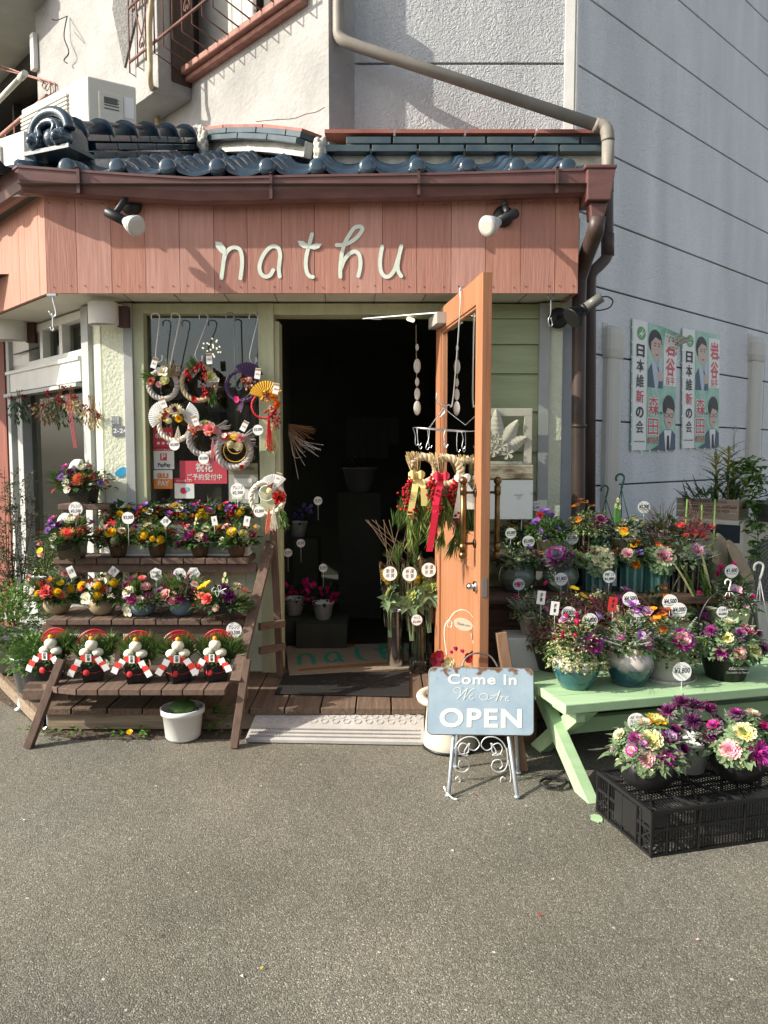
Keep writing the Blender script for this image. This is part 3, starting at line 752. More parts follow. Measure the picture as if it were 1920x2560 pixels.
part('window_grille', G, mat('grille_rust', (.09, .04, .032), .7, col2=(.20, .09, .07), vscale=9), SH)
# eave slab over the side window, far left window, sill shadow
b = MB()
ze_ = UW.tz(160, 60)[1]
b.fb(UW, tE - .35, ze_, tE + 4, ze_ + .14, -.3, .72); 
part('upper_eave', b, mat('eave_grey', (.30, .30, .28), .8, col2=(.36, .36, .34), vscale=3), SH)
b = MB(); b.fb(UW, tE - .35, ze_ + .14, tE + 4, ze_ + .20, .3, .80); part('upper_eave_trim', b, RUST, SH)
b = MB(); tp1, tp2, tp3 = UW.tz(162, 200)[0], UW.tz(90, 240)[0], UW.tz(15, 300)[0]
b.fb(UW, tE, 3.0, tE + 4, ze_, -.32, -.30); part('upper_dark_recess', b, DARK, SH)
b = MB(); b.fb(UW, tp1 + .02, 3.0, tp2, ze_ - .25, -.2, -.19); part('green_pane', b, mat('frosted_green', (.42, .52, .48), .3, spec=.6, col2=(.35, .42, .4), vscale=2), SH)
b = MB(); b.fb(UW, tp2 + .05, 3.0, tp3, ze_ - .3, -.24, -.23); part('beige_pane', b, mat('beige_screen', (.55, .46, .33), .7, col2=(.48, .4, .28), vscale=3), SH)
b = MB()
for t in (tp1, tp2 + .02, tp3 + .05): b.fb(UW, t - .02, 3.0, t + .03, ze_, -.2, -.1)
b.fb(UW, tE, ze_ - .16, tE + 4, ze_, -.25, .05)
part('far_window_frame', b, mat('dark_frame2', (.03, .028, .026), .5), SH)
b = MB(); oo = .45
def uwp(px, py, o=oo): return UW.at(px, py, o)
b.tube([uwp(-40, 375), uwp(60, 290), uwp(118, 240)], .02, 8); b.tube([uwp(118, 240), uwp(148, 248, .1)], .014, 6)
b.tube([uwp(-40, 430), uwp(118, 285)], .010, 6)
for px in range(-30, 125, 22):
    y0_ = 375 + (px + 40) * (240 - 375) / 158; b.tube([uwp(px, y0_), uwp(px, y0_ + 75)], .006, 5)
b.tube(smooth_path([uwp(-30, 150, .3), uwp(60, 185, .3), uwp(128, 205, .3), uwp(138, 215, .3), uwp(138, 250, .3)], 3), .008, 6)
b.tube(smooth_path([uwp(-30, 165, .3), uwp(95, 198, .3), uwp(105, 215, .3), uwp(112, 222, .3), uwp(120, 208, .3), uwp(126, 214, .3), uwp(127, 245, .3)], 3), .006, 6)
part('balcony_rail', b, RUST, SH)
b = MB(); b.tube([uwp(-20, 268, .5), uwp(50, 196, .5)], .026, 10); b.tube([uwp(50, 196, .5), uwp(63, 183, .5)], .03, 10)
part('laundry_pole', b, mat('pole_white', (.5, .52, .47), .4), SH)
b = MB(); b.tube(smooth_path([UW.at(*q) for q in ((383, -30, .36), (374, 60, .36), (375, 150, .36), (376, 205, .36), (386, 250, .1), (396, 322, .05))], 5), .021, 8)
part('old_conduit', b, mat('tan_conduit', (.5, .42, .28), .7, col2=(.36, .29, .19), vscale=14), SH)
b = MB(); b.fb(UW, tE - .06, ze_ - .55, tE + .02, ze_ - .22, .285, .33); part('meter_box', b, WHITE, SH); b = MB()
b.tube(smooth_path([uwp(168, 40, .3), uwp(160, 90, .33), uwp(172, 130, .34), uwp(160, 150, .34), uwp(168, 158, .33)], 6), .006, 5); b.tube(smooth_path([uwp(108, 22, .5), uwp(135, 50, .5), uwp(168, 40, .3)], 6), .004, 5)
part('service_wire', b, BLACKM, SH)
# ================================================================ neighbouring grey building
NB = thing('panel_clad_building', 'tall grey panel clad building standing beside and behind the shop', 'building', (wc.x, 5.1, 0))
NP = bpy.data.materials.new('wrinkled_panel'); NP.use_nodes = True
def panelmat(m, col, dist, sc_):
    n = m.node_tree.nodes; l = m.node_tree.links; b_ = n['Principled BSDF']; b_.inputs['Roughness'].default_value = .6; b_.inputs['Specular IOR Level'].default_value = .35
    tc = n.new('ShaderNodeTexCoord'); no = n.new('ShaderNodeTexNoise'); no.inputs['Scale'].default_value = sc_; no.inputs['Detail'].default_value = 3; no.inputs['Distortion'].default_value = 1.8
    l.new(tc.outputs['Object'], no.inputs['Vector']); bp = n.new('ShaderNodeBump'); bp.inputs['Distance'].default_value = dist
    l.new(no.outputs['Fac'], bp.inputs['Height']); l.new(bp.outputs[0], b_.inputs['Normal'])
    n2 = n.new('ShaderNodeTexNoise'); n2.inputs['Scale'].default_value = 1.3; n2.inputs['Detail'].default_value = 8; mq = n.new('ShaderNodeMapping'); mq.inputs['Scale'].default_value = (2.4, 2.4, .45); l.new(tc.outputs['Object'], mq.inputs[0]); l.new(mq.outputs[0], n2.inputs['Vector'])
    rp = n.new('ShaderNodeValToRGB'); rp.color_ramp.elements[0].color = (col[0] * .88, col[1] * .88, col[2] * .88, 1); rp.color_ramp.elements[1].color = (col[0] * 1.08, col[1] * 1.08, col[2] * 1.07, 1)
    rp.color_ramp.elements[0].position = .35; rp.color_ramp.elements[1].position = .65
    l.new(n2.outputs['Fac'], rp.inputs[0]); l.new(rp.outputs[0], b_.inputs['Base Color'])
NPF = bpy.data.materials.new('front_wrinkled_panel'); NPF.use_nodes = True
panelmat(NPF, (.45, .465, .48), .012, 34)  # same cladding as the side, base darkened for its sunlit face
panelmat(NP, (.70, .725, .745), .011, 38)  # base lightened so the shaded side wall reads brighter
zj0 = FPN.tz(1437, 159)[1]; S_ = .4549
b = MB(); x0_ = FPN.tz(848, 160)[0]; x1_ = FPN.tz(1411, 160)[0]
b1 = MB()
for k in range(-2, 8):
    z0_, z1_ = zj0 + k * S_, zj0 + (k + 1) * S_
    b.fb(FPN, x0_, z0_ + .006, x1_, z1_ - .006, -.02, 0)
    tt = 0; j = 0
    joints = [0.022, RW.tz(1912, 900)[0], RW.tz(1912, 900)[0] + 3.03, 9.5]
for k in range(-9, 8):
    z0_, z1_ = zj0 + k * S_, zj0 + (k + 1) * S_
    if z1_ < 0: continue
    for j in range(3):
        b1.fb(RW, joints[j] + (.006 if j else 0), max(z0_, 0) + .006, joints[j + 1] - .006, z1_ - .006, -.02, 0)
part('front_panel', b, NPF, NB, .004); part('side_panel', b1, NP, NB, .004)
b = MB(); b.fb(FPN, x0_ - .02, zj0 - 1.2, x1_, zj0 + 3.8, -.06, -.021); b.fb(RW, .02, 0, 9.5, zj0 + 3.8, -.06, -.021)
part('panel_backing', b, mat('joint_dark', (.10, .105, .11), .8), NB)
b = MB(); xw = FPN.tz(1437, 160)[0]
b.fb(FPN, x1_, zj0 - 1.1, xw - .003, zj0 + 3.8, -.02, .008); b.fb(FPN, FPN.tz(826, 160)[0], FPN.tz(900, 338)[1], x0_, zj0 + 3.8, -.02, .012)
b.fb(RW, .0, 0, .022, zj0 + 3.8, -.02, .006)
part('corner_trim', b, WHITE, NB, .002)
b = MB(); b.add([V(wc.x - 3, 14, 0), V(wc.x + 7, 11.6, 0), V(wc.x + 7, 11.6, 8), V(wc.x - 3, 14, 8)], [(3, 2, 1, 0)]); part('rear_wall', b, NP, NB)
# rain pipe on the neighbour
dp = MB()
A_ = [pt(846, -60, 4.95), pt(846, 60, 4.95), pt(848, 88, 4.95), pt(862, 103, 4.94), pt(900, 118, 4.93)]
dp.tube(smooth_path(A_, 4) + [pt(1490, 313, 4.72)], .036, 14)
dp.tube([pt(1486, 311, 4.72), pt(1500, 317, 4.72)], .041, 14)
dp.tube(smooth_path([pt(1494, 314, 4.72), pt(1510, 318, 4.71), pt(1518, 332, 4.7), pt(1520, 352, 4.7)], 4), .040, 14)
dp.tube([pt(1520, 350, 4.7), pt(1519, 480, 4.7)], .036, 14)
dp2 = MB(); dp2.tube(smooth_path([pt(1519, 470, 4.7), pt(1519, 600, 4.7), pt(1517, 640, 4.7), pt(1500, 662, 4.68), pt(1482, 680, 4.66), pt(1476, 705, 4.66), pt(1476, 800, 4.66)], 4) + [pt(1474, 1400, 4.66)], .034, 14)
dp2.tube([pt(1519, 585, 4.7), pt(1519, 640, 4.7)], .039, 14)
part('rain_pipe', dp, PIPE, NB); part('lower_rain_pipe', dp2, DSP, NB)

OB = thing('opposite_building', 'row of plain buildings across the street seen only in the window glass', 'building', (0, -8, 0))
b = MB(); rr = random.Random(2); x = -16
while x < 16:
    w_ = rr.uniform(4, 7); h_ = rr.uniform(2.6, 3.6); b.box((x + w_ / 2, -10 + rr.uniform(0, .6), h_ / 2), (w_ - .3, 4, h_)); x += w_
part('wall', b, mat('opposite_wall', (.22, .21, .19), .8, col2=(.3, .29, .27), vscale=.6), OB)
for i in range(9):
    b = MB(); b.box((-14 + i * 3.3, -7.36, 1.8), (1.4, .1, 1.1)); part('window', b, M_('opposite_glass', (.04, .045, .05), .2), OB)
# ================================================================ plants library
PC = {
 'pink': (.80, .30, .34), 'lpink': (.85, .52, .48), 'coral': (.85, .16, .14), 'red': (.50, .012, .02), 'dred': (.20, .008, .02), 'magenta': (.68, .03, .22), 'hotpink': (.85, .05, .22),
 'purple': (.33, .08, .48), 'violet': (.30, .20, .62), 'dpurple': (.12, .02, .10), 'plum': (.30, .03, .16), 'kpurple': (.40, .04, .28), 'kpink': (.78, .42, .50), 'lilac': (.58, .40, .60),
 'white': (.84, .82, .74), 'cream': (.82, .76, .50), 'yellow': (.85, .58, .02), 'lyellow': (.80, .76, .32), 'orange': (.85, .25, .01), 'salmon': (.72, .25, .13), 'lime': (.48, .58, .16), 'kwhite': (.72, .76, .52), 'brown': (.25, .08, .02)}
_pm = {}
def PMT(k):
    if k not in _pm: _pm[k] = pmat('petal_' + k, PC[k])
    return _pm[k]
LEAFG = pmat('leaf_green', (.07, .155, .04)); LEAFD = pmat('leaf_dark', (.03, .08, .028)); LEAFL = pmat('leaf_light', (.11, .21, .045)); PINE = pmat('pine_needles', (.105, .185, .045), .4); PINEY = pmat('pine_needles_yellow', (.15, .20, .04), .5)
CREAML = pmat('leaf_cream', (.62, .62, .32)); SILV = pmat('silver_leaf', (.42, .50, .42)); KLEAF = pmat('kale_leaf', (.20, .29, .15)); KLEAFP = pmat('kale_leaf_purple', (.16, .12, .15)); REDL = pmat('red_leaf', (.32, .03, .02)); HEATH = pmat('heather', (.42, .10, .16)); SEDGE = pmat('bronze_sedge', (.22, .11, .07)); STRAW = pmat('straw', (.55, .42, .22)); DRIED = pmat('dried', (.28, .16, .08)); CROTY = pmat('yellow_leaf', (.34, .32, .05)); BRANCH = mat('branch', (.16, .11, .07), .8)
rg = random.Random(77)
def petal(mb, ang, tilt, L, W, cup=.3, m=0, z0=0, curl=0.0, r0=.0):
    """petal from centre outwards; tilt 0 = flat, pi/2 = upright"""
    ca, sa = math.cos(ang), math.sin(ang); vs = []
    for i, (l, w_) in enumerate(((0, .35), (.45, 1.0), (.8, .95), (1.0, .45))):
        tt = tilt - curl * l
        rr_ = r0 + L * l * math.cos(tt); zz = z0 + L * l * math.sin(tt)
        for s_ in (-1, 0, 1):
            sd_ = s_ * W * w_ / 2; cz = cup * W * .5 * (abs(s_)) * math.cos(tt)
            ri = rr_ - cup * W * .5 * abs(s_) * math.sin(tt)
            vs.append((ca * ri - sa * sd_, sa * ri + ca * sd_, zz + cz))
    fs = []
    for i in range(3):
        for k in range(2):
            a = i * 3 + k; fs.append((a, a + 1, a + 4, a + 3))
    mb.add(vs, fs, m, True)
_fm = {}
def flower_mesh(kind, c1, c2=None, var=0):
    key = (kind, c1, c2, var)
    if key in _fm: return _fm[key]
    r = random.Random(str(key)); b = MB(); c2 = c2 or c1; mats = [PMT(c1), PMT(c2), LEAFG]
    # unit size: radius about 1
    if kind == 'rose':
        for i, (n, L, T, W) in enumerate(((3, .35, 1.35, .5), (5, .55, 1.15, .6), (6, .78, .85, .75), (7, 1.0, .45, .85))):
            for k in range(n): petal(b, 2 * math.pi * k / n + i * .6 + r.uniform(-.1, .1), T + r.uniform(-.08, .08), L, W, .35, 0 if i < 3 else 1, -.1 * i, .25)
    elif kind == 'mum':
        for i, (n, L, T) in enumerate(((8, .5, 1.2), (12, .75, .85), (16, .95, .5), (16, 1.05, .15))):
            for k in range(n): petal(b, 2 * math.pi * k / n + i * .3, T + r.uniform(-.1, .1), L, .22, .4, 0 if i > 1 else 1, -.05 * i, -.3)
        b.ball((0, 0, .1), .25, 7, 1)
    elif kind == 'daisy':
        for k in range(14): petal(b, 2 * math.pi * k / 14, .35 + r.uniform(-.1, .1), 1.0, .32, .3, 0)
        for k in range(10): petal(b, 2 * math.pi * k / 10, .7, .7, .3, .3, 0)
        b.ball((0, 0, .15), .3, 8, 1, (1, 1, .6))
    elif kind == 'pompon':
        for k in range(70):
            z = 1 - 1.5 * (k + .5) / 70; a = k * 2.39996; q = math.sqrt(max(0, 1 - z * z)); d = V(q * math.cos(a), q * math.sin(a), z)
            t = d.orthogonal().normalized(); s_ = d.cross(t)
            b.add([d * .55 + t * .12, d * .55 - t * .12, d * 1.0 - s_ * .13, d * 1.0 + t * .14, d * .98 + s_ * .13], [(0, 1, 2, 3), (0, 3, 4, 1)], 0)
        b.ball((0, 0, 0), .75, 8, 1)
    elif kind == 'carnation':
        for i in range(44):
            a = i * 2.39996; T = 1.4 - 1.4 * i / 44; petal(b, a, T, .7 + .3 * i / 44, .45, r.uniform(-.6, .6), 0 if i % 3 else 1, r.uniform(-.05, .1), r.uniform(-.3, .3))
    elif kind == 'pansy':
        for a, L, W, m in ((1.57 + .5, .95, .9, 0), (1.57 - .5, .95, .9, 0), (3.3, .85, .8, 1), (-.15, .85, .8, 1), (4.71, .9, 1.1, 1)):
            petal(b, a, .25 + r.uniform(-.1, .1), L, W, .12, m, r.uniform(0, .05))
        b.ball((0, 0, .1), .13, 6, 1)
    elif kind == 'orchid':
        for k in range(5): petal(b, 2 * math.pi * k / 5 + .3, .45 + r.uniform(-.2, .2), 1, .8, .3, k % 2)
        for k in range(4): petal(b, 2 * math.pi * k / 4, 1.1, .5, .4, .4, 1)
    elif kind == 'cyclamen':
        for k in range(5): petal(b, 2 * math.pi * k / 5, 1.25 + r.uniform(-.2, .15), 1.25, .75, .25, 0, -.3, -.25)
        for k in range(4): petal(b, 2 * math.pi * k / 4 + .5, 1.5, .9, .55, .2, 0, -.25)
    elif kind == 'lily':
        for k in range(4): petal(b, k * 1.57, 1.0, 1.1, 1.0, .5, 0, -.2, .6)
        b.tube([(0, 0, -.2), (0, 0, .6)], .07, 5, 1)
    elif kind == 'berries':
        for k in range(22):
            d = V(r.gauss(0, .45), r.gauss(0, .45), r.gauss(0, .45)); b.ball(d, .2, 6, 0 if k % 4 else 1)
    elif kind == 'kale':     # ornamental cabbage: coloured heart, frilled rings, green skirt
        mats = [PMT(c1), PMT(c2), KLEAF if c1 not in ('kpurple', 'plum', 'lilac') else KLEAFP]
        for i, (n, L, T, W, m) in enumerate(((4, .3, 1.2, .4, 0), (6, .45, .95, .45, 0), (8, .62, .7, .5, 0), (9, .8, .45, .55, 1), (10, .98, .25, .6, 2), (10, 1.15, .02, .62, 2))):
            for k in range(n):
                a0 = 2 * math.pi * k / n + i * .5 + r.uniform(-.1, .1)
                for j in (-1, 0, 1): petal(b, a0 + j * W * .38 / max(L, .3), T + r.uniform(-.13, .13), L * r.uniform(.92, 1.05), W * .5, r.uniform(-.5, .7), m, -.04 * i + r.uniform(-.03, .03), .2 * (i > 3))
    elif kind == 'ruffle':   # curly feathery kale
        mats = [PMT(c1), PMT(c2), KLEAFP]
        for k in range(90):
            T = 1.5 - 1.5 * k / 90; petal(b, k * 2.39996, T, .6 + .5 * k / 90, .16, r.uniform(-.8, .8), 0 if k < 55 else 1 if k < 72 else 2, r.uniform(-.08, .08), r.uniform(-.5, .5))
    _fm[key] = mesh_of(b, mats, kind)
    return _fm[key]
FNAME = {'rose': 'rose', 'mum': 'chrysanthemum', 'daisy': 'daisy', 'pompon': 'pompon_flower', 'carnation': 'carnation', 'pansy': 'pansy', 'orchid': 'orchid', 'cyclamen': 'cyclamen_flower', 'lily': 'calla_lily', 'berries': 'berry_cluster', 'kale': 'ornamental_kale', 'ruffle': 'feather_kale'}
# ---- foliage pieces appended to an MB
def needle_tuft(mb, c, d, n=34, L=.075, spread=.75, m=0, wdt=.0022, r=rg):
    c = Vector(c); d = Vector(d).normalized(); x = d.orthogonal().normalized(); y = d.cross(x)
    for i in range(n):
        a = r.uniform(0, 6.283); q = r.uniform(.05, 1) * spread
        e = (d * math.cos(q) + (x * math.cos(a) + y * math.sin(a)) * math.sin(q)); l = L * r.uniform(.75, 1.1)
        s_ = e.cross(Vector((r.uniform(-1, 1), r.uniform(-1, 1), r.uniform(-1, 1)))).normalized() * wdt
        o = c + d * r.uniform(-.02, .01)
        mb.add([o - s_ * .6, o + s_ * .6, o + e * l * .6 + s_ + V(0, 0, -.001), o + e * l, o + e * l * .6 - s_], [(0, 1, 2, 4), (4, 2, 3)], m)
def leaf(mb, c, d, up, L, W, m=0, fold=.25, droop=.2):
    c = Vector(c); d = Vector(d).normalized(); s_ = d.cross(Vector(up))
    if s_.length < 1e-3: s_ = d.orthogonal()
    s_.normalize(); n_ = s_.cross(d)
    v = [c, c + d * L * .45 + s_ * W / 2 + n_ * W * fold, c + d * L * .45 - n_ * L * 0, c + d * L * .45 - s_ * W / 2 + n_ * W * fold, c + d * L - n_ * L * droop]
    mb.add(v, [(0, 2, 1), (0, 3, 2), (1, 2, 4), (2, 3, 4)], m, True)
def rdir(r, lo=-.2, hi=1.0, fy=-.3):
    a = r.uniform(0, 6.283); z = r.uniform(lo, hi); q = math.sqrt(max(0, 1 - min(1, z * z)))
    v = V(q * math.cos(a), q * math.sin(a) + fy, z); return v.normalized()
def fol_dome(mb, Rr, H, z, kind, n, r, m=0, lo=-.2):
    """fills a dome (half width Rr, height H) standing at height z"""
    for i in range(n):
        d = rdir(r, lo, 1); q = r.uniform(.35, 1)
        p = V(d.x * Rr * q, d.y * Rr * q, z + max(d.z, -.06) * H * q)
        if kind == 'leaf': leaf(mb, p, d + V(r.uniform(-.5, .5), r.uniform(-.5, .5), r.uniform(-.3, .3)), (0, 0, 1), r.uniform(.03, .055), r.uniform(.018, .03), m)
        elif kind == 'small': leaf(mb, p, d + V(r.uniform(-.8, .8), r.uniform(-.8, .8), r.uniform(-.5, .5)), (0, 0, 1), r.uniform(.012, .022), r.uniform(.01, .016), m)
        elif kind == 'pine': needle_tuft(mb, p * .6 + V(0, 0, z) * .4, d + V(0, 0, .15), 38, r.uniform(.06, .09), .6, m, r=r)
        elif kind == 'silver':
            L = r.uniform(.06, .10); e = (d + V(0, 0, .5)).normalized(); s_ = e.cross(V(0, 0, 1)).normalized()
            o = V(d.x * Rr * .3, d.y * Rr * .3, z)
            o2 = o + e * (Rr * .6 * q)
            for k in range(7):
                t = k / 7; w_ = (.024 * (1 - t) + .006)
                for sg in (-1, 1): leaf(mb, o2 + e * L * t, e * .7 + s_ * sg, (0, 0, 1), w_ * 1.2, .009, m, .1)
        elif kind == 'sedge':
            L = r.uniform(.14, .26); o = V(r.gauss(0, Rr * .15), r.gauss(0, Rr * .15), z); e = V(r.gauss(0, .45), r.gauss(0, .45) - .1, 1).normalized()
            pr = o; w_ = .0016; s_ = V(1, 0, 0) * w_; dr = e.copy(); P_ = [o]
            for k in range(5):
                dr = (dr + V(e.x * .25, e.y * .25, -.16)).normalized(); P_.append(P_[-1] + dr * L / 5)
            for k in range(5): mb.add([P_[k] - s_, P_[k] + s_, P_[k + 1] + s_ * .8, P_[k + 1] - s_ * .8], [(0, 1, 2, 3)], m)
        elif kind == 'heather':
            o = V(d.x * Rr * .4, d.y * Rr * .4, z); e = (d + V(0, 0, 1.0)).normalized(); L = H * r.uniform(.6, 1.1)
            for k in range(9):
                p = o + e * L * (k + 2) / 11
                leaf(mb, p, rdir(r, 0, 1, 0), (0, 0, 1), .011, .007, m); leaf(mb, p, rdir(r, 0, 1, 0), (0, 0, 1), .011, .007, m)
        elif kind == 'stem':
            o = V(0, 0, z); e = (d + V(0, 0, .6)).normalized(); mb.tube([o, o + e * H * .7], .0022, 4, m, False)
        elif kind == 'trail':   # variegated ivy hanging over the rim
            a = r.uniform(-math.pi, 0) if r.random() < .8 else r.uniform(0, math.pi); o = V(math.cos(a) * Rr * .8, math.sin(a) * Rr * .8, z + .01)
            out = V(math.cos(a), math.sin(a), 0); k2 = r.randint(3, 8)
            for k in range(k2):
                p = o + out * (.012 * min(k, 4)) + V(r.uniform(-.008, .008), 0, -.014 * k + .012)
                for j in range(2): leaf(mb, p, out + V(r.uniform(-1, 1), r.uniform(-.5, .5), r.uniform(-.6, .4)), (0, 0, 1), r.uniform(.014, .022), r.uniform(.012, .018), m + (1 if r.random() < .6 else 0))
FOLM = {'leaf': LEAFG, 'dleaf': LEAFD, 'lleaf': LEAFL, 'small': LEAFG, 'pine': PINE, 'silver': SILV, 'sedge': SEDGE, 'heather': HEATH, 'redleaf': REDL, 'stem': BRANCH, 'kleaf': KLEAF, 'creamsmall': CREAML, 'smalld': LEAFD}
FOLN = {'leaf': 'leaves', 'dleaf': 'leaves', 'lleaf': 'leaves', 'small': 'small_leaves', 'pine': 'pine_sprigs', 'silver': 'silver_leaves', 'sedge': 'grass_blades', 'heather': 'heather_sprays', 'redleaf': 'red_leaves', 'stem': 'stems', 'kleaf': 'leaves', 'creamsmall': 'variegated_leaves', 'smalld': 'small_leaves'}
_folc = {}
def foliage(kind, Rr, H, n, seed):
    key = (kind, round(Rr, 2), round(H, 2), n, seed)
    if key in _folc: return _folc[key]
    r = random.Random(seed * 31 + n); b = MB()
    base = {'dleaf': 'leaf', 'lleaf': 'leaf', 'redleaf': 'leaf', 'kleaf': 'leaf', 'creamsmall': 'small', 'smalld': 'small', 'ivy': 'trail'}.get(kind, kind)
    if kind == 'ivy':
        fol_dome(b, Rr, H, 0, 'trail', n, r); me = mesh_of(b, [LEAFG, CREAML], 'ivy')
    elif kind == 'vari':
        fol_dome(b, Rr, H, 0, 'small', n, r, 0); fol_dome(b, Rr, H, 0, 'small', n, r, 1); me = mesh_of(b, [LEAFG, CREAML], 'vari')
    else:
        fol_dome(b, Rr, H, 0, base, n, r); me = mesh_of(b, [FOLM[kind]], kind)
    _folc[key] = me; return me
FOLN['ivy'] = 'trailing_ivy'; FOLN['vari'] = 'variegated_leaves'
# ---- pots: lathe profile from base z=0
def pot_mb(kind, rad, h):
    b = MB()
    P = {'bowl': [(.001, 0), (.45, 0), (.8, .18), (1, .5), (.98, .75), (.78, 1), (.70, 1), (.85, .75), (.7, .6), (.001, .6)],
         'taper': [(.001, 0), (.68, 0), (1, .93), (1.04, .93), (1.04, 1), (.93, 1), (.90, .85), (.001, .85)],
         'cyl': [(.001, 0), (.9, 0), (.95, .03), (1, .95), (1, 1), (.92, 1), (.9, .9), (.001, .9)],
         'vase': [(.001, 0), (.52, 0), (.60, .08), (.86, .42), (1, .72), (.97, .86), (.80, .96), (.76, 1), (.70, 1), (.74, .93), (.001, .85)],
         'bell': [(.001, 0), (1.0, 0), (.97, .1), (.86, .85), (.86, 1), (.8, 1), (.78, .9), (.001, .9)],
         'round': [(.001, 0), (.6, 0), (.66, .06), (.95, .38), (1, .55), (.88, .80), (.80, .86), (.86, .95), (.90, 1), (.82, 1), (.76, .9), (.001, .86)],
         'cup': [(.001, 0), (.62, 0), (.78, .2), (.95, .8), (1, 1), (.92, 1), (.88, .88), (.001, .88)]}[kind]
    b.lathe([(max(.0006, r_ * rad), z * h) for r_, z in P], 28)
    if kind == 'bell':
        b.lathe([(.001, -.012), (rad * 1.12, -.012), (rad * 1.22, .012), (rad * 1.19, .012), (rad * 1.1, -.004), (.001, -.004)], 28)
    return b
def square_pot(rad, h, feet=True):
    b = MB(); s0, s1 = rad * .78, rad
    P = []
    for s_, z in ((s0, .008 if feet else 0), (s1, h), (s1 * .88, h), (s1 * .8, h * .85)): P += [(-s_, -s_, z), (s_, -s_, z), (s_, s_, z), (-s_, s_, z)]
    fs = [(3, 2, 1, 0)]
    for i in range(3):
        for k in range(4): fs.append((i * 4 + k, i * 4 + (k + 1) % 4, (i + 1) * 4 + (k + 1) % 4, (i + 1) * 4 + k))
    fs.append((12, 13, 14, 15)); b.add(P, fs)
    if feet:
        for sx in (-1, 1):
            for sy in (-1, 1): b.box((sx * s0 * .75, sy * s0 * .75, .004), (s0 * .45, s0 * .45, .008))
    return b
def glaze(name, top, bot, split=.55, h=.15, rough=.18):
    m = bpy.data.materials.new(name); m.use_nodes = True; n = m.node_tree.nodes; l = m.node_tree.links; b_ = n['Principled BSDF']
    b_.inputs['Roughness'].default_value = rough; b_.inputs['Coat Weight'].default_value = .5; b_.inputs['Coat Roughness'].default_value = .06
    tc = n.new('ShaderNodeTexCoord'); sp = n.new('ShaderNodeSeparateXYZ'); l.new(tc.outputs['Object'], sp.inputs[0])
    no = n.new('ShaderNodeTexNoise'); no.inputs['Scale'].default_value = 14; l.new(tc.outputs['Object'], no.inputs['Vector'])
    ma = n.new('ShaderNodeMath'); ma.operation = 'MULTIPLY_ADD'; ma.inputs[1].default_value = .06; l.new(no.outputs['Fac'], ma.inputs[0]); l.new(sp.outputs['Z'], ma.inputs[2])
    rp = n.new('ShaderNodeValToRGB'); mr = n.new('ShaderNodeMapRange'); mr.inputs[1].default_value = .03; mr.inputs[2].default_value = h + .03; l.new(ma.outputs[0], mr.inputs[0]); l.new(mr.outputs[0], rp.inputs[0])
    e = rp.color_ramp.elements; e[0].position = 0; e[0].color = (bot[0] * 1.6 + .02, bot[1] * 1.6, bot[2] * 1.6, 1); e[1].position = 1; e[1].color = (*top, 1)
    for p_, c_ in ((.15, bot), (split - .1, bot), (split + .1, top)):
        x_ = e.new(p_); x_.color = (*c_, 1)
    l.new(rp.outputs[0], b_.inputs['Base Color']); return m
def ribbed(name, c1, c2, k, rough=.3, power=1):   # vertical stripes around a lathe pot
    m = bpy.data.materials.new(name); m.use_nodes = True; n = m.node_tree.nodes; l = m.node_tree.links; b_ = n['Principled BSDF']
    b_.inputs['Roughness'].default_value = rough
    tc = n.new('ShaderNodeTexCoord'); sp = n.new('ShaderNodeSeparateXYZ'); l.new(tc.outputs['Object'], sp.inputs[0])
    at = n.new('ShaderNodeMath'); at.operation = 'ARCTAN2'; l.new(sp.outputs['X'], at.inputs[0]); l.new(sp.outputs['Y'], at.inputs[1])
    no = n.new('ShaderNodeTexNoise'); no.inputs['Scale'].default_value = 30; l.new(tc.outputs['Object'], no.inputs['Vector'])
    mu = n.new('ShaderNodeMath'); mu.operation = 'MULTIPLY'; mu.inputs[1].default_value = k; l.new(at.outputs[0], mu.inputs[0])
    ad = n.new('ShaderNodeMath'); ad.operation = 'ADD'; l.new(mu.outputs[0], ad.inputs[0]); l.new(no.outputs['Fac'], ad.inputs[1])
    si = n.new('ShaderNodeMath'); si.operation = 'SINE'; l.new(ad.outputs[0], si.inputs[0])
    rp = n.new('ShaderNodeValToRGB'); l.new(si.outputs[0], rp.inputs[0]); rp.color_ramp.elements[0].position = .2; rp.color_ramp.elements[0].color = (*c1, 1); rp.color_ramp.elements[1].position = .8; rp.color_ramp.elements[1].color = (*c2, 1)
    l.new(rp.outputs[0], b_.inputs['Base Color'])
    bp = n.new('ShaderNodeBump'); bp.inputs['Distance'].default_value = .003; l.new(si.outputs[0], bp.inputs['Height']); l.new(bp.outputs[0], b_.inputs['Normal'])
    return m
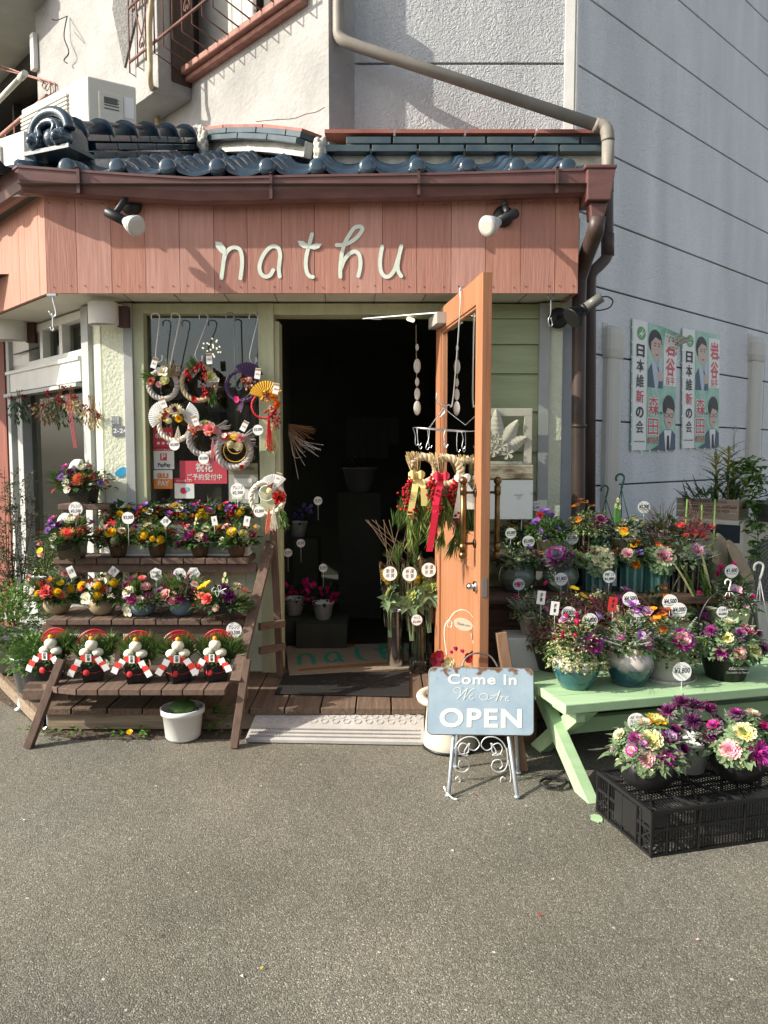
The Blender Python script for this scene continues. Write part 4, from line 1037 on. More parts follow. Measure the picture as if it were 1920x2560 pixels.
POTM = {
 'darkwood': mat('dark_wood_cup', (.045, .025, .015), .55, col2=(.11, .06, .035), vscale=4, stretch=(8, 8, 1), bump=.0015, bscale=20),
 'tan': mat('tan_ceramic', (.27, .21, .12), .55, col2=(.36, .29, .18), vscale=8, bump=.001, bscale=40),
 'blue': mat('blue_grey_ceramic', (.13, .20, .25), .4, col2=(.18, .26, .31), vscale=8),
 'kraft': mat('kraft_pot', (.38, .24, .12), .7, col2=(.46, .31, .17), vscale=8),
 'black': BLACK, 'teal': ribbed('teal_striped_glaze', (.035, .13, .12), (.16, .30, .26), 12, .25),
 'drip': ribbed('dark_drip_glaze', (.012, .010, .009), (.20, .18, .13), 15, .2), 'celadon': mat('green_celadon', (.10, .15, .12), .25, col2=(.20, .25, .19), vscale=3, stretch=(1, 1, 14), coat=.5),
 'cream': mat('cream_pot', (.68, .62, .50), .5, col2=(.74, .69, .58), vscale=6), 'beige': mat('beige_bell_pot', (.50, .46, .40), .5, col2=(.58, .55, .49), vscale=3), 'white': mat('white_plastic', (.78, .78, .76), .35),
 'grey': mat('grey_plastic_pot', (.12, .12, .13), .6, col2=(.17, .17, .18), vscale=5), 'galv': mat('galvanised', (.35, .37, .38), .4, .7, col2=(.5, .52, .53), vscale=6),
 'duo1': glaze('white_teal_glaze', (.60, .54, .48), (.02, .09, .10), .58, .185), 'duo2': glaze('white_blue_glaze', (.55, .50, .46), (.01, .055, .075), .52, .19), 'charcoal': mat('charcoal_basket', (.06, .055, .055), .6)}
NAMEC = {}
def arr(name, label, cat, base, pot, fol, fl, group=None, R_=.10, H=.09, zoff=None, seed=1, rim=None, rot=0, yflat=.75, k=1.0, fs=1.0):
    """potted arrangement. pot=(kind, material, radius, height); fol=[(kind,n)], fl=[(kind,col,col2,u,v,size)] u,v on the visible dome"""
    t = thing(name, label, cat, base, group); r = random.Random(seed)
    pk, pm, pr, ph = pot; R_ *= k; H *= k
    pb = square_pot(pr, ph) if pk == 'square' else pot_mb(pk, pr, ph)
    po = inst('pot', mesh_of(pb, POTM[pm], 'pot'), t, (0, 0, 0), (0, 0, rot))
    if pk in ('bowl', 'vase', 'round', 'bell', 'taper', 'cyl', 'cup'): pass
    zr = rim if rim is not None else ph * .95
    for k, n in fol:
        if k == 'none': continue
        RR = pr * .95 if k == 'ivy' else R_
        inst(FOLN[k], foliage(k, RR, H, n, seed), t, (0, 0, zr), (0, 0, r.uniform(-.3, .3)), 1.18 if k == 'pine' else 1)
    for (k, c1, c2, u, v, s) in fl:
        d2 = u * u + v * v; y = -math.sqrt(max(.0, 1 - min(1, d2))) * yflat
        d = V(u, y - .25, v + .30).normalized()
        q = d.to_track_quat('Z', 'Y').to_euler()
        inst(FNAME[k], flower_mesh(k, c1, c2, r.randint(0, 1)), t, (u * R_, y * R_, zr + v * H), (q.x, q.y, q.z), s * fs)
    for j in range(8 if fl else 0):
        k, c1, c2, u, v, s = fl[(j * 3 + seed) % len(fl)]
        if k in ('lily', 'ruffle'): continue
        a = j * 2.4 + seed; u = math.cos(a) * r.uniform(.55, 1.0); v = r.uniform(.0, .75); y = math.sin(a) * .7; q = V(u, y - .2, v + .3).normalized().to_track_quat('Z', 'Y').to_euler()
        inst(FNAME[k], flower_mesh(k, c1, c2, j % 2), t, (u * R_ * .95, y * R_, zr + v * H), (q.x, q.y, q.z), min(s, .03) * fs * r.uniform(.6, .95))
    return t
_ctag = {}
PSTICK = mat('tag_stick', (.6, .62, .6), .3)
def tagthing(label, p, txt, rad=.03, stick=.12, group='white price tags', tilt=0, yaw=0, kind='disc', bold=.01, cat='price tag', under=True, name='price_tag', sticky=True, stickb=None):
    """round card facing the camera side, centre at p; writing as geometry"""
    p = Vector(p); t = thing(name, label, cat, p - V(0, 0, stick + rad), group)
    n_ = V(math.sin(yaw), -math.cos(yaw), 0); x_ = V(math.cos(yaw), math.sin(yaw), 0); z_ = V(0, 0, 1)
    X_ = x_ * math.cos(tilt) + z_ * math.sin(tilt); Z_ = z_ * math.cos(tilt) - x_ * math.sin(tilt)
    fn = lambda x, y, d: p + X_ * x + Z_ * y + n_ * d
    b = MB()
    if kind == 'disc': pol = [(rad * math.cos(a), rad * math.sin(a)) for a in [2 * math.pi * i / 28 for i in range(28)]]
    elif kind == 'hex': pol = [(rad * math.cos(a + .52), rad * math.sin(a + .52)) for a in [2 * math.pi * i / 6 for i in range(6)]]
    elif kind == 'diam': pol = [(0, rad), (-rad, 0), (0, -rad), (rad, 0)][::1]
    else: pol = [(-rad * .6, -rad), (rad * .6, -rad), (rad * .6, rad), (-rad * .6, rad)]
    if kind == 'diam': pol = [(rad, 0), (0, rad), (-rad, 0), (0, -rad)]
    b.prism(pol, fn, -.0006, .0006)
    part('card', b, PAPER, t)
    b = MB(); lines = txt.split('\n'); k = len(lines)
    for i, s in enumerate(lines):
        h = rad * (.80 if k == 1 else .62 if k == 2 else .44); W = rad * (1.62 if k == 1 else 1.45) * (.85 if kind == 'box' else 1)
        put_text(b, s, fn, 0, (k - 1) * h * .55 - i * h * 1.1 + (rad * .08 if k == 1 else 0), h, 0, bold, .15, .06, d=.0012, w=min(W, h * .62 * max(1, len(s))))
    if under and k == 1: ribbon(b, smooth_path([(-rad * .75, -rad * .32, 0), (0, -rad * .42, 0), (rad * .7, -rad * .28, 0)], 4), rad * .03, fn, 0, .0012)
    part('writing', b, INK, t)
    if sticky:
        b = MB(); b.tube([p + V(0, .002, -rad * .6), p + V(0, .004, -rad - stick)], .0014, 5); part('stick', b, PSTICK, t)
    return t
# ================================================================ left: three-tier wooden stand
ST = thing('display_stand', 'brown slatted three tier wooden stand full of arrangements left of the door', 'display stand', (-1.1, 4.1, 0))
def shelf(px0, px1, pyf, z, yb, thick, nslat, cutl=0, name='slat'):
    """slats run front to back; front edge from pixels"""
    yf = gp(700, pyf, z).y; x0_, x1_ = pt(px0, pyf, yf).x, pt(px1, pyf, yf).x
    wd = (x1_ - x0_) / nslat
    for i in range(nslat):
        b = MB(); xa, xb = x0_ + i * wd + .003, x0_ + (i + 1) * wd - .003
        c0 = cutl * max(0, 1 - i / 1.5); c1 = cutl * max(0, 1 - (i + 1) / 1.5)
        b.hexa([V(xa, yf + c0, z - thick), V(xb, yf + c1, z - thick), V(xb, yb, z - thick), V(xa, yb, z - thick), V(xa, yf + c0, z), V(xb, yf + c1, z), V(xb, yb, z), V(xa, yb, z)])
        part(name, b, STANDM, ST, .0025)
    return yf, x0_, x1_
Z1 = .287; Y1, X10, X11 = shelf(84, 563, 1724, Z1, 4.12, .030, 9, .09)
Z2 = .56; Y2, X20, X21 = shelf(112, 612, 1549, Z2, 4.40, .030, 9)
Z3 = .86; Y3, X30, X31 = shelf(132, 622, 1396, Z3, 4.52, .032, 9)
for s_, x_ in ((-1, X10 + .10), (1, X11 + .02)):
    b = MB(); f = gp(70 if s_ < 0 else 585, 1870, 0); top = V(f.x + (.06 if s_ < 0 else .03), Y1 + .05, Z1 - .03 + .0)
    b.bar((f.x, f.y, 0), (f.x + (.12 if s_ < 0 else .045), Y1 + .12, Z1 + .12), .038, .05, 0, (0, 1, 0)); part('front_leg', b, STANDL, ST, .002)
    b = MB(); b.bar((f.x + (-.07 if s_ < 0 else .02), Y1 + .10, Z1 - .055), (f.x + (.16 if s_ < 0 else .05), Y1 + .10, Z1 - .055), .03, .05); part('cross_rail', b, STANDM, ST, .002)
    xs = X11 + .07 if s_ > 0 else X10 + .10
    if s_ > 0: b = MB(); b.bar((xs - .03, Y1 + .06, Z1 + .02), (xs + .045, 4.47, Z3 + .07), .03, .055, 0, (1, 0, 0)); part('sloping_rail', b, STANDL, ST, .002)
    b = MB(); b.bar((xs + (.10 if s_ > 0 else .06), 4.43, ZD), (xs + .06, 4.47, Z3 + (.17 if s_ > 0 else -.03)), .036, .05, 0, (0, 1, 0)); part('rear_leg', b, STANDL, ST, .002)
for z, y in ((Z2 - .06, Y2 + .05), (Z3 - .06, Y3 + .05), (Z1 - .05, Y1 + .2)):
    b = MB(); b.bar((X20 - .03, y, z), (X21 + .02, y, z), .04, .05); part('bearer', b, STANDM, ST, .002)
for z in (.32, .46):
    b = MB(); b.bar((X11 + .07, 4.3, z), (X11 + .20, 4.40, z), .03, .04); part('brace', b, STANDM, ST, .002)
def zpt(px, py, z): return gp(px, py, z)
# bottom row: five rice-cake ornaments
FANM = mat('red_lacquer_fan', (.48, .012, .02), .35); MOCHI = mat('white_yarn_ball', (.76, .72, .58), .9, bump=.003, bscale=160); MIKAN = mat('orange_fruit', (.85, .38, .02), .5)
REDP = mat('red_paper', (.75, .06, .045), .6)
def kagami(base, label, rnd, swing):
    t = thing('rice_cake_ornament', label, 'new year ornament', base, 'rice cake ornaments on the bottom shelf'); r = random.Random(rnd)
    po = inst('pot', mesh_of(square_pot(.054, .088), BLACK, 'pot'), t, (0, 0, 0), (0, 0, R(18 + rnd * 3)))
    t.rotation_euler = (0, 0, R((-9, 4, -3, 8, -6)[rnd])); q = V(-.01, -.058, .05)
    b = MB(); b.lathe([(.001, .006), (.012, .005), (.017, .001), (.015, -.001)], 7, (0, 0, 0), 0, Matrix.Rotation(math.pi / 2, 4, 'X')); inst('red_seal', mesh_of(b, RED, 'seal'), t, q - V(0, .0, 0))
    b = MB(); b.tube([(-.05, -.03, .05), (-.03, -.05, .047), (.03, -.05, .045), (.05, -.03, .05)], .001, 4); inst('cord', mesh_of(b, RED, 'cord'), t, (0, 0, 0))
    inst('green_leaves', foliage('small', .05, .05, 170, 5), t, (0, -.005, .08)); inst('dark_leaves', foliage('smalld', .048, .045, 120, 8), t, (0, 0, .08))
    for i, (x_, y_, z_) in enumerate(((-.030, -.005, .128), (.028, -.005, .128), (0, .02, .13))):
        b = MB(); b.ball((0, 0, 0), .0255, 14, 0, (1, 1, .8)); inst('lower_ball', mesh_of(b, MOCHI, 'ball'), t, (x_, y_, z_))
    b = MB(); b.ball((0, 0, 0), .028, 14, 0, (1, 1, .85)); inst('upper_ball', mesh_of(b, MOCHI, 'ball'), t, (.0, -.005, .163))
    b = MB(); b.ball((0, 0, 0), .011, 10); inst('small_orange', mesh_of(b, MIKAN, 'orange'), t, (.0, -.005, .193))
    b = MB(); leaf(b, (0, 0, .01), (-.6, -.3, .5), (0, 0, 1), .022, .01); inst('orange_leaf', mesh_of(b, LEAFG, 'leaf'), t, (0, -.008, .195))
    b = MB()  # openwork fan
    fc = V(0, .045, .142); n_ = 13
    for i in range(n_):
        an = R(12) + (math.pi - R(24)) * i / (n_ - 1); e = V(math.cos(an), 0, math.sin(an)); b.bar(fc + e * .01, fc + e * .080, .0035, .003, 0, (0, 1, 0))
    for rr_ in (.080, .065, .042):
        P_ = [fc + V(math.cos(R(12) + (math.pi - R(24)) * i / 20), 0, math.sin(R(12) + (math.pi - R(24)) * i / 20)) * rr_ for i in range(21)]; b.tube(P_, .0022 if rr_ < .08 else .003, 4)
    for i in range(n_ - 1):
        for (r1, r2) in ((.042, .065), (.065, .080), (.065, .042), (.080, .065)):
            a1 = R(12) + (math.pi - R(24)) * i / (n_ - 1); a2 = R(12) + (math.pi - R(24)) * (i + 1) / (n_ - 1)
            b.bar(fc + V(math.cos(a1), 0, math.sin(a1)) * r1, fc + V(math.cos(a2), 0, math.sin(a2)) * r2, .0022, .002, 0, (0, 1, 0))
    inst('fan', mesh_of(b, FANM, 'fan'), t, (0, 0, 0))
    b = MB()   # paper chain of white and red squares
    sw = 1; 
    spots = [(-.022, .110), (-.047, .100), (-.064, .080), (-.076, .058)] 
    for s_ in (-1, 1):
        for i, (x_, z_) in enumerate(spots):
            w_ = .0145; rr2 = R(25 * s_ * (i > 0) + r.uniform(-8, 8)); cx_, cz_ = s_ * -x_ if s_ > 0 else x_, z_ + r.uniform(-.004, .004) + (swing if s_ > 0 else -swing) * i
            pts = [(cx_ + w_ * (math.cos(rr2) * a_ - math.sin(rr2) * c_), -.050 - .003 * i, cz_ + w_ * (math.sin(rr2) * a_ + math.cos(rr2) * c_)) for a_, c_ in ((-1, -1), (1, -1), (1, 1), (-1, 1))]
            b.add(pts, [(0, 1, 2, 3)], 0 if i % 2 else 1)
    inst('paper_chain', mesh_of(b, [PAPER, REDP], 'chain'), t, (0, 0, 0))
    b = MB(); b.box((0, -.0545, .115), (.026, .001, .034)); put_text(b, '迎\n春', lambda x, y, d: V(x, -.0552 - d, y + .115), 0, 0, .0155, 1, .02, d=.0004)
    inst('greeting_card', mesh_of(b, [PAPER, INK], 'card'), t, (0, 0, 0))
    b = MB()
    for i in range(13): needle_tuft(b, (r.uniform(-.06, .08), .03, .09 + r.uniform(0, .05)), (r.uniform(-1.1, 1.2), -.05, 1), 44, .095, .6, r=r)
    inst('pine_sprigs', mesh_of(b, PINE, 'pine'), t, (0, 0, 0))
    b = MB()
    for i in range(16): leaf(b, (r.uniform(-.06, .06), -.03, .09), (r.uniform(-1, 1), -.6, r.uniform(-.3, .4)), (0, 0, 1), .03, .012)
    inst('red_leaves', mesh_of(b, REDL, 'rl'), t, (0, 0, 0)); t.scale = (1.13, 1.13, 1.13)
ord5 = ['leftmost', 'second from the left', 'middle one', 'fourth from the left', 'rightmost']
for i, (px, py) in enumerate(((131, 1694), (232, 1699), (342, 1703), (447, 1702), (540, 1699))):
    kagami(gp(px, py, Z1), ['leftmost red fan ornament in a black pot on the bottom shelf', 'second red fan ornament from the left on the bottom shelf', 'middle one of the five red fan ornaments on the bottom shelf of the stand', 'fourth red fan ornament from the left on the bottom shelf of the stand', 'rightmost red fan ornament on the bottom shelf, beside the round price tag'][i], i, (.0, .004, -.003, .0, .003)[i])
# middle shelf
g2 = 'arrangements on the middle shelf'
PN = [('pine', 16), ('dleaf', 90), ('redleaf', 14)]
arr('flower_arrangement', 'coral carnation arrangement in the tan bowl ending the middle shelf', 'flower arrangement', gp(144, 1534, Z2), ('bowl', 'tan', .074, .092), PN, [('carnation', 'coral', 'coral', -.1, .35, .038), ('daisy', 'yellow', 'orange', .35, .7, .02), ('pompon', 'yellow', None, .3, .35, .02), ('orchid', 'white', 'lpink', -.75, .35, .026), ('mum', 'salmon', 'yellow', -.05, .8, .022), ('berries', 'red', 'dred', -.4, .7, .02), ('pompon', 'yellow', None, -.5, .3, .016)], g2, .135, .135, fs=1.22, seed=2)
arr('flower_arrangement', 'white orchid and yellow pompon arrangement in the second tan bowl of the middle shelf', 'flower arrangement', gp(256, 1536, Z2), ('bowl', 'tan', .074, .092), PN, [('pompon', 'yellow', None, -.65, .6, .022), ('pompon', 'yellow', None, .6, .7, .021), ('orchid', 'white', 'cream', -.3, .15, .034), ('mum', 'lpink', 'cream', .0, .75, .026), ('pompon', 'yellow', None, .1, .25, .02), ('mum', 'coral', 'orange', .3, .5, .028), ('orchid', 'white', None, -.2, .6, .026)], g2, .135, .135, fs=1.22, seed=3)
arr('flower_arrangement', 'white and purple rose arrangement in the left of the two blue grey bowls', 'flower arrangement', gp(358, 1538, Z2), ('bowl', 'blue', .073, .092), PN, [('rose', 'cream', 'white', -.4, .45, .03), ('rose', 'plum', 'magenta', -.2, .15, .028), ('rose', 'lpink', 'pink', .3, .65, .026), ('rose', 'plum', None, .45, .2, .028), ('mum', 'lilac', 'plum', .75, .35, .026), ('orchid', 'white', 'cream', -.35, -.3, .03), ('mum', 'plum', None, -.3, .85, .026), ('mum', 'pink', 'coral', .1, .9, .022)], g2, .135, .135, fs=1.22, seed=4)
arr('flower_arrangement', 'pink rose and purple chrysanthemum arrangement in the right blue grey bowl', 'flower arrangement', gp(456, 1538, Z2), ('bowl', 'blue', .073, .092), PN, [('rose', 'lpink', 'pink', -.55, .3, .032), ('rose', 'lpink', None, .0, .55, .028), ('mum', 'plum', 'kpurple', .15, .2, .03), ('mum', 'plum', None, .6, .3, .026), ('pompon', 'plum', None, -.35, .9, .022), ('rose', 'lpink', 'white', .6, .7, .022), ('rose', 'pink', None, -.2, .1, .022)], g2, .135, .135, fs=1.22, seed=5)
t = arr('flower_arrangement', 'yellow calla and dark purple arrangement with a gold mesh fan', 'flower arrangement', gp(560, 1548, Z2), ('square', 'black', .062, .08), [('pine', 14), ('dleaf', 60)], [('lily', 'yellow', None, -.65, .9, .035), ('carnation', 'coral', None, -.45, .45, .03), ('mum', 'dpurple', None, .3, .55, .04), ('mum', 'dpurple', None, .1, .9, .03), ('berries', 'salmon', 'red', -.85, .5, .02), ('rose', 'cream', 'lpink', .5, 1.0, .022), ('carnation', 'salmon', None, -.7, .55, .02)], g2, .15, .11, fs=1.2, seed=6, rot=.2)
def add_bow(t, loc, m=PAPER, s=.03):
    b = MB()
    for k in range(5):
        a = k * 1.3; b.tube(smooth_path([(0, 0, 0), (s * math.cos(a), -.01, s * .5 + s * .5 * math.sin(a)), (s * 1.3 * math.cos(a + .5), -.012, s * math.sin(a + .5)), (0, -.004, 0)], 4), .0013, 4)
    inst('ribbon_loops', mesh_of(b, m, 'bow'), t, loc)
add_bow(t, (.0, -.09, .17))
def wave_lines(t, rad, h, rot):
    b = MB()
    for k in range(8):
        P_ = []
        for i in range(9):
            u = i / 8; z = h * (.06 + .075 * k) * (1 - .25 * math.sin(u * 3 + k * .16)) * .95
            sc_ = rad * (.78 + .22 * z / h) + .0008; P_.append(V(-sc_ + 2 * sc_ * u, -sc_ - .0006, z))
        b.tube(P_, .0005, 3)
    inst('gold_wave_lines', mesh_of(b, M_('gold_line', (.45, .35, .16), .4, .6), 'wl'), t, (0, 0, 0), (0, 0, rot))
wave_lines(t, .062, .08, .2)
b = MB(); fc = V(.085, .03, .14)
for i in range(9):
    for j in range(9):
        if (i - 4) ** 2 + (j - 4) ** 2 < 18: b.tube([fc + V((i - 4) * .011 + (j % 2) * .0055 + .0055 * math.cos(a), 0, (j - 4) * .010 + .0055 * math.sin(a)) for a in [k * 1.047 for k in range(6)]], .0011, 3, closed=True)
inst('gold_mesh_fan', mesh_of(b, M_('gold_mesh', (.70, .58, .28), .4), 'gm'), t, (0, 0, 0))
def kadomatsu(t, loc, s=1):
    b = MB()
    for x_, h_ in ((-.009, .085), (.009, .08), (0, .115)):
        b.tube([(x_ * s, 0, 0), (x_ * s, 0, h_ * s)], .0075 * s, 10, 0, False)
        q = [(x_ * s + .0075 * s * math.cos(a), .0075 * s * math.sin(a) * .4 - .002, h_ * s + .013 * s * math.sin(a)) for a in [k * math.pi / 6 for k in range(12)]]
        b.add([(x, y - .004 * s, z) for x, y, z in q], [tuple(range(12))], 1)
    inst('bamboo_pick', mesh_of(b, [M_('bamboo_green', (.08, .22, .05), .35), M_('bamboo_cut', (.75, .62, .33), .6)], 'kado'), t, loc)
kadomatsu(t, (.01, .0, .13), 1.0)
# top shelf
g3 = 'arrangements on the top shelf'
WP = ('cup', 'darkwood', .055, .082)
PF = [('pine', 11), ('dleaf', 90), ('leaf', 60)]
arr('flower_arrangement', 'yellow and pink flowers in the leftmost of four dark wooden cups', 'flower arrangement', gp(296, 1392, Z3), WP, PF, [('mum', 'yellow', 'orange', -.1, .55, .03), ('rose', 'cream', 'lpink', .35, .7, .022), ('pompon', 'white', 'lime', .1, .2, .02), ('rose', 'lpink', 'pink', -.4, .85, .02), ('berries', 'red', 'dred', .75, .55, .02), ('berries', 'red', None, -.9, .2, .022), ('mum', 'salmon', None, -.7, .6, .022), ('mum', 'plum', None, .8, .8, .016)], g3, .122, .118, fs=1.22, seed=7)
t = arr('flower_arrangement', 'arrangement with bright yellow pompons and a white bow in a dark wooden cup', 'flower arrangement', gp(394, 1392, Z3), WP, PF, [('pompon', 'yellow', None, -.4, .45, .02), ('pompon', 'yellow', None, .35, .25, .02), ('pompon', 'yellow', None, -.0, .3, .015), ('berries', 'red', 'dred', .0, .65, .022), ('berries', 'red', None, .7, .6, .02), ('rose', 'lpink', 'cream', -.45, .9, .022), ('berries', 'red', 'dred', -.7, .2, .018), ('mum', 'lime', 'yellow', .35, .7, .018)], g3, .122, .118, fs=1.22, seed=8)
add_bow(t, (-.02, -.04, .145))
t = arr('flower_arrangement', 'purple dahlia and bamboo pick arrangement in a dark wooden cup, third of four', 'flower arrangement', gp(500, 1392, Z3), WP, PF, [('mum', 'kpurple', 'plum', -.35, .4, .030), ('rose', 'cream', 'lpink', .15, .4, .026), ('rose', 'kwhite', 'cream', .4, .75, .024), ('berries', 'red', 'dred', -.75, .9, .02), ('mum', 'pink', None, -.5, .8, .02), ('berries', 'red', None, -.95, -.1, .018)], g3, .122, .118, fs=1.22, seed=9)
kadomatsu(t, (-.01, -.03, .13), .8)
arr('flower_arrangement', 'gold ribbon and pink rose flowers in the rightmost dark wooden cup', 'flower arrangement', gp(592, 1392, Z3), WP, PF, [('rose', 'lpink', 'pink', -.45, .85, .024), ('mum', 'yellow', 'cream', -.1, .6, .028), ('rose', 'cream', 'white', -.6, .2, .02), ('mum', 'cream', 'yellow', .4, .5, .026), ('berries', 'dred', 'red', .85, .45, .02), ('berries', 'red', None, .5, .8, .018)], g3, .122, .118, fs=1.22, seed=10)
b = MB(); p = gp(520, 1384, Z3 + .0)
wx0, wx1 = pt(262, 1350, 4.42).x, pt(622, 1350, 4.42).x
b.box(((wx0 + wx1) / 2, 4.455, Z3 + .09), (wx1 - wx0, .10, .18)); b.box(((wx0 + wx1) / 2, 4.44, Z3 + .008), (wx1 - wx0 + .02, .15, .014))
zbx = Z3 + .18
solo('planter_box', b, WHITE, 'long white wooden planter box behind the dark cups on the top shelf', 'box', None, .004)
# back row on the white box: six kraft pots of purple, red and yellow
g4 = 'small kraft pots of purple and red flowers on the white box'
labs = ['kraft pot with dark red flowers standing alone at the left of the back row', 'kraft pot of purple and dark red flowers, first in the crowded back row', 'kraft pot with a small gold fan and white daisies in the back row', 'kraft pot with three yellow pompons and a pine sprig in the back row', 'kraft pot with pink freesia and a broad dark leaf, back row']
sp4 = [
 [('rose', 'dred', 'red', -.55, .5, .026), ('daisy', 'white', 'lime', .25, .8, .022), ('mum', 'yellow', None, .3, .25, .02), ('berries', 'red', 'dred', -.1, .2, .022), ('orchid', 'purple', 'violet', -.15, 1.0, .018), ('rose', 'cream', 'yellow', .75, .7, .018), ('rose', 'dred', None, -.8, .7, .02), ('orchid', 'purple', None, -.4, .35, .018)],
 [('orchid', 'purple', 'violet', -.2, .9, .022), ('orchid', 'violet', None, -.8, .5, .022), ('daisy', 'white', 'lyellow', .1, .45, .022), ('mum', 'yellow', None, .4, .0, .018), ('rose', 'dred', 'red', .6, .6, .024), ('berries', 'red', 'dred', -.6, .1, .022), ('rose', 'magenta', 'dred', -.45, .65, .022)],
 [('rose', 'dred', None, -.55, .6, .024), ('orchid', 'purple', 'violet', .0, 1.0, .022), ('daisy', 'white', 'yellow', .2, .6, .022), ('mum', 'yellow', None, .45, .1, .02), ('orchid', 'violet', 'purple', .75, .7, .022), ('berries', 'red', 'dred', -.2, .15, .024), ('orchid', 'purple', None, -.35, .3, .018)],
 [('orchid', 'purple', 'magenta', -.55, .9, .028), ('pompon', 'yellow', None, -.1, .35, .021), ('pompon', 'yellow', None, .15, .15, .018), ('pompon', 'yellow', None, -.3, .1, .017), ('rose', 'lpink', 'pink', .4, .5, .022), ('mum', 'salmon', 'dred', -.7, .0, .02), ('orchid', 'violet', None, .55, .85, .022), ('rose', 'dred', 'red', -.25, .75, .02)],
 [('orchid', 'hotpink', 'coral', -.5, .95, .026), ('orchid', 'purple', 'violet', -.15, .6, .026), ('daisy', 'white', 'lyellow', .55, .7, .022), ('pompon', 'yellow', None, .5, .4, .02), ('berries', 'dred', 'red', -.2, .05, .026), ('rose', 'magenta', 'dred', .1, .8, .024), ('berries', 'red', 'dred', .0, .3, .02)]]
for i, px in enumerate((296, 376, 445, 516, 585)):
    zz = zbx if i else zbx
    p = pt(px, 1300, 4.445)
    t = arr('flower_arrangement', labs[i], 'flower arrangement', (p.x, 4.455, zbx), ('cyl', 'kraft', .034, .045), [('dleaf', 110), ('leaf', 70)] + ([('pine', 3)] if i == 3 else []), sp4[i], g4, .10, .075, fs=1.25, seed=20 + i)
    if i == 2:
        b = MB()
        for k in range(11):
            a0 = R(30) + R(120) * k / 11; a1 = R(30) + R(120) * (k + 1) / 11
            b.add([(0, 0, 0), (.04 * math.cos(a0), 0, .04 * math.sin(a0)), (.04 * math.cos((a0 + a1) / 2), -.004, .04 * math.sin((a0 + a1) / 2)), (.04 * math.cos(a1), 0, .04 * math.sin(a1))], [(0, 1, 2), (0, 2, 3)])
        inst('gold_fan', mesh_of(b, M_('gold_paper', (.70, .45, .08), .35, .3), 'gf'), t, (0, -.05, .09))
    if i == 4:
        b = MB(); leaf(b, (.06, -.03, .08), (.8, -.4, .1), (0, 0, 1), .07, .06); leaf(b, (.06, -.03, .08), (.6, -.4, -.7), (0, 0, 1), .06, .05); inst('broad_leaf', mesh_of(b, LEAFD, 'bl'), t, (0, 0, 0))
# two big arrangements in black boxes (left end)
g5 = 'large pine arrangements in black boxes'
bigf = [('orchid', 'purple', 'violet', -.7, .75, .03), ('orchid', 'violet', 'purple', -.5, .45, .028), ('mum', 'white', 'cream', .1, .9, .036), ('mum', 'salmon', 'coral', .15, .35, .042), ('daisy', 'white', 'lime', -.3, .2, .024), ('daisy', 'white', 'lime', -.25, -.1, .024), ('carnation', 'lpink', 'pink', .25, .95, .03), ('mum', 'dpurple', None, -.2, .7, .03), ('berries', 'dred', None, .55, .6, .02), ('carnation', 'salmon', 'dred', .5, .4, .026), ('orchid', 'magenta', 'purple', -.6, .95, .026)]
t1 = arr('flower_arrangement', 'large pine and freesia arrangement in a black box, lower of the two', 'flower arrangement', gp(178, 1398, Z3) + V(0, .02, 0), ('square', 'black', .072, .115), [('pine', 26), ('dleaf', 120), ('redleaf', 20)], bigf, g5, .17, .12, fs=1.1, seed=30, rot=.1)
wave_lines(t1, .072, .115, .1); 
b = MB(); xs0, xs1 = pt(208, 1300, 4.52).x, pt(290, 1300, 4.52).x; zst = pt(250, 1258, 4.5).z
xst = (xs0 + xs1) / 2 
b.box((xst - .05, 4.48, zst - .017), (.30, .14, .034)); 
for sx in (-.16, .07): b.box((xst + sx, 4.48, (Z3 + zst - .034) / 2), (.03, .12, zst - .034 - Z3))
solo('wooden_riser', b, STANDM, 'small brown wooden riser carrying the upper black box arrangement', 'stool', None, .003)
t2 = arr('flower_arrangement', 'large pine and daisy arrangement in a black box on the wooden riser', 'flower arrangement', (xst - .075, 4.48, zst), ('square', 'black', .070, .105), [('pine', 26), ('dleaf', 120), ('redleaf', 20)], bigf[::-1], g5, .17, .12, fs=1.1, seed=31, rot=-.1)
wave_lines(t2, .070, .105, -.1)
for t, m_ in ((t1, 'pinkish'), (t2, 'w')):
    b = MB(); P_ = smooth_path([(-.02, -.02, .15), (-.05, -.03, .20), (-.03, -.03, .235), (.0, -.03, .23)], 4); b.tube(P_, [.012 + .02 * i / len(P_) for i in range(len(P_))], 10); inst('paper_crane_head', mesh_of(b, POTM['white'], 'pc'), t, (0, 0, 0))
    b = MB(); b.tube([(-.04 + .05 * math.cos(a), -.02, .18 + .04 * math.sin(a)) for a in [k * .52 for k in range(12)]], .006, 6, closed=True); inst('gold_ring', mesh_of(b, M_('gold_ring', (.30, .22, .07), .5), 'gr'), t, (0, 0, 0))
# ================================================================ tags on the stand
def tg(px, py, Y, txt, label, r=.034, **k): return tagthing(label, pt(px, py, Y), txt, r, **k)
tg(189, 1272, 4.33, 'アレンジ\n¥3,500', 'round white price tag above the lower black box arrangement', .04)
tg(320, 1295, 4.22, '¥3,000', 'round white price tag above the leftmost dark wooden cup', .034, under=False)
tg(594, 1226, 4.40, 'アレンジ\n¥2,500', 'large round white price tag at the right end of the kraft pots', .042)
tg(449, 1436, 4.16, 'アレンジ\n¥3,800', 'oval white price tag standing behind the right blue grey bowl', .036)
tg(585, 1575, 3.98, 'アレンジ\n¥3,500', 'round white price tag at the rightmost red fan ornament', .042)
def pick(px, py, Y, kind, txt, label, r=.026, tilt=.2): return tagthing(label, pt(px, py, Y), txt, r, .08, 'small greeting cards stuck in the arrangements', tilt, 0, kind, .0, 'greeting card', False, 'greeting_card')
pick(178, 1430, 4.2, 'box', '迎春', 'tilted white greeting card in the coral carnation arrangement', .032, .4)
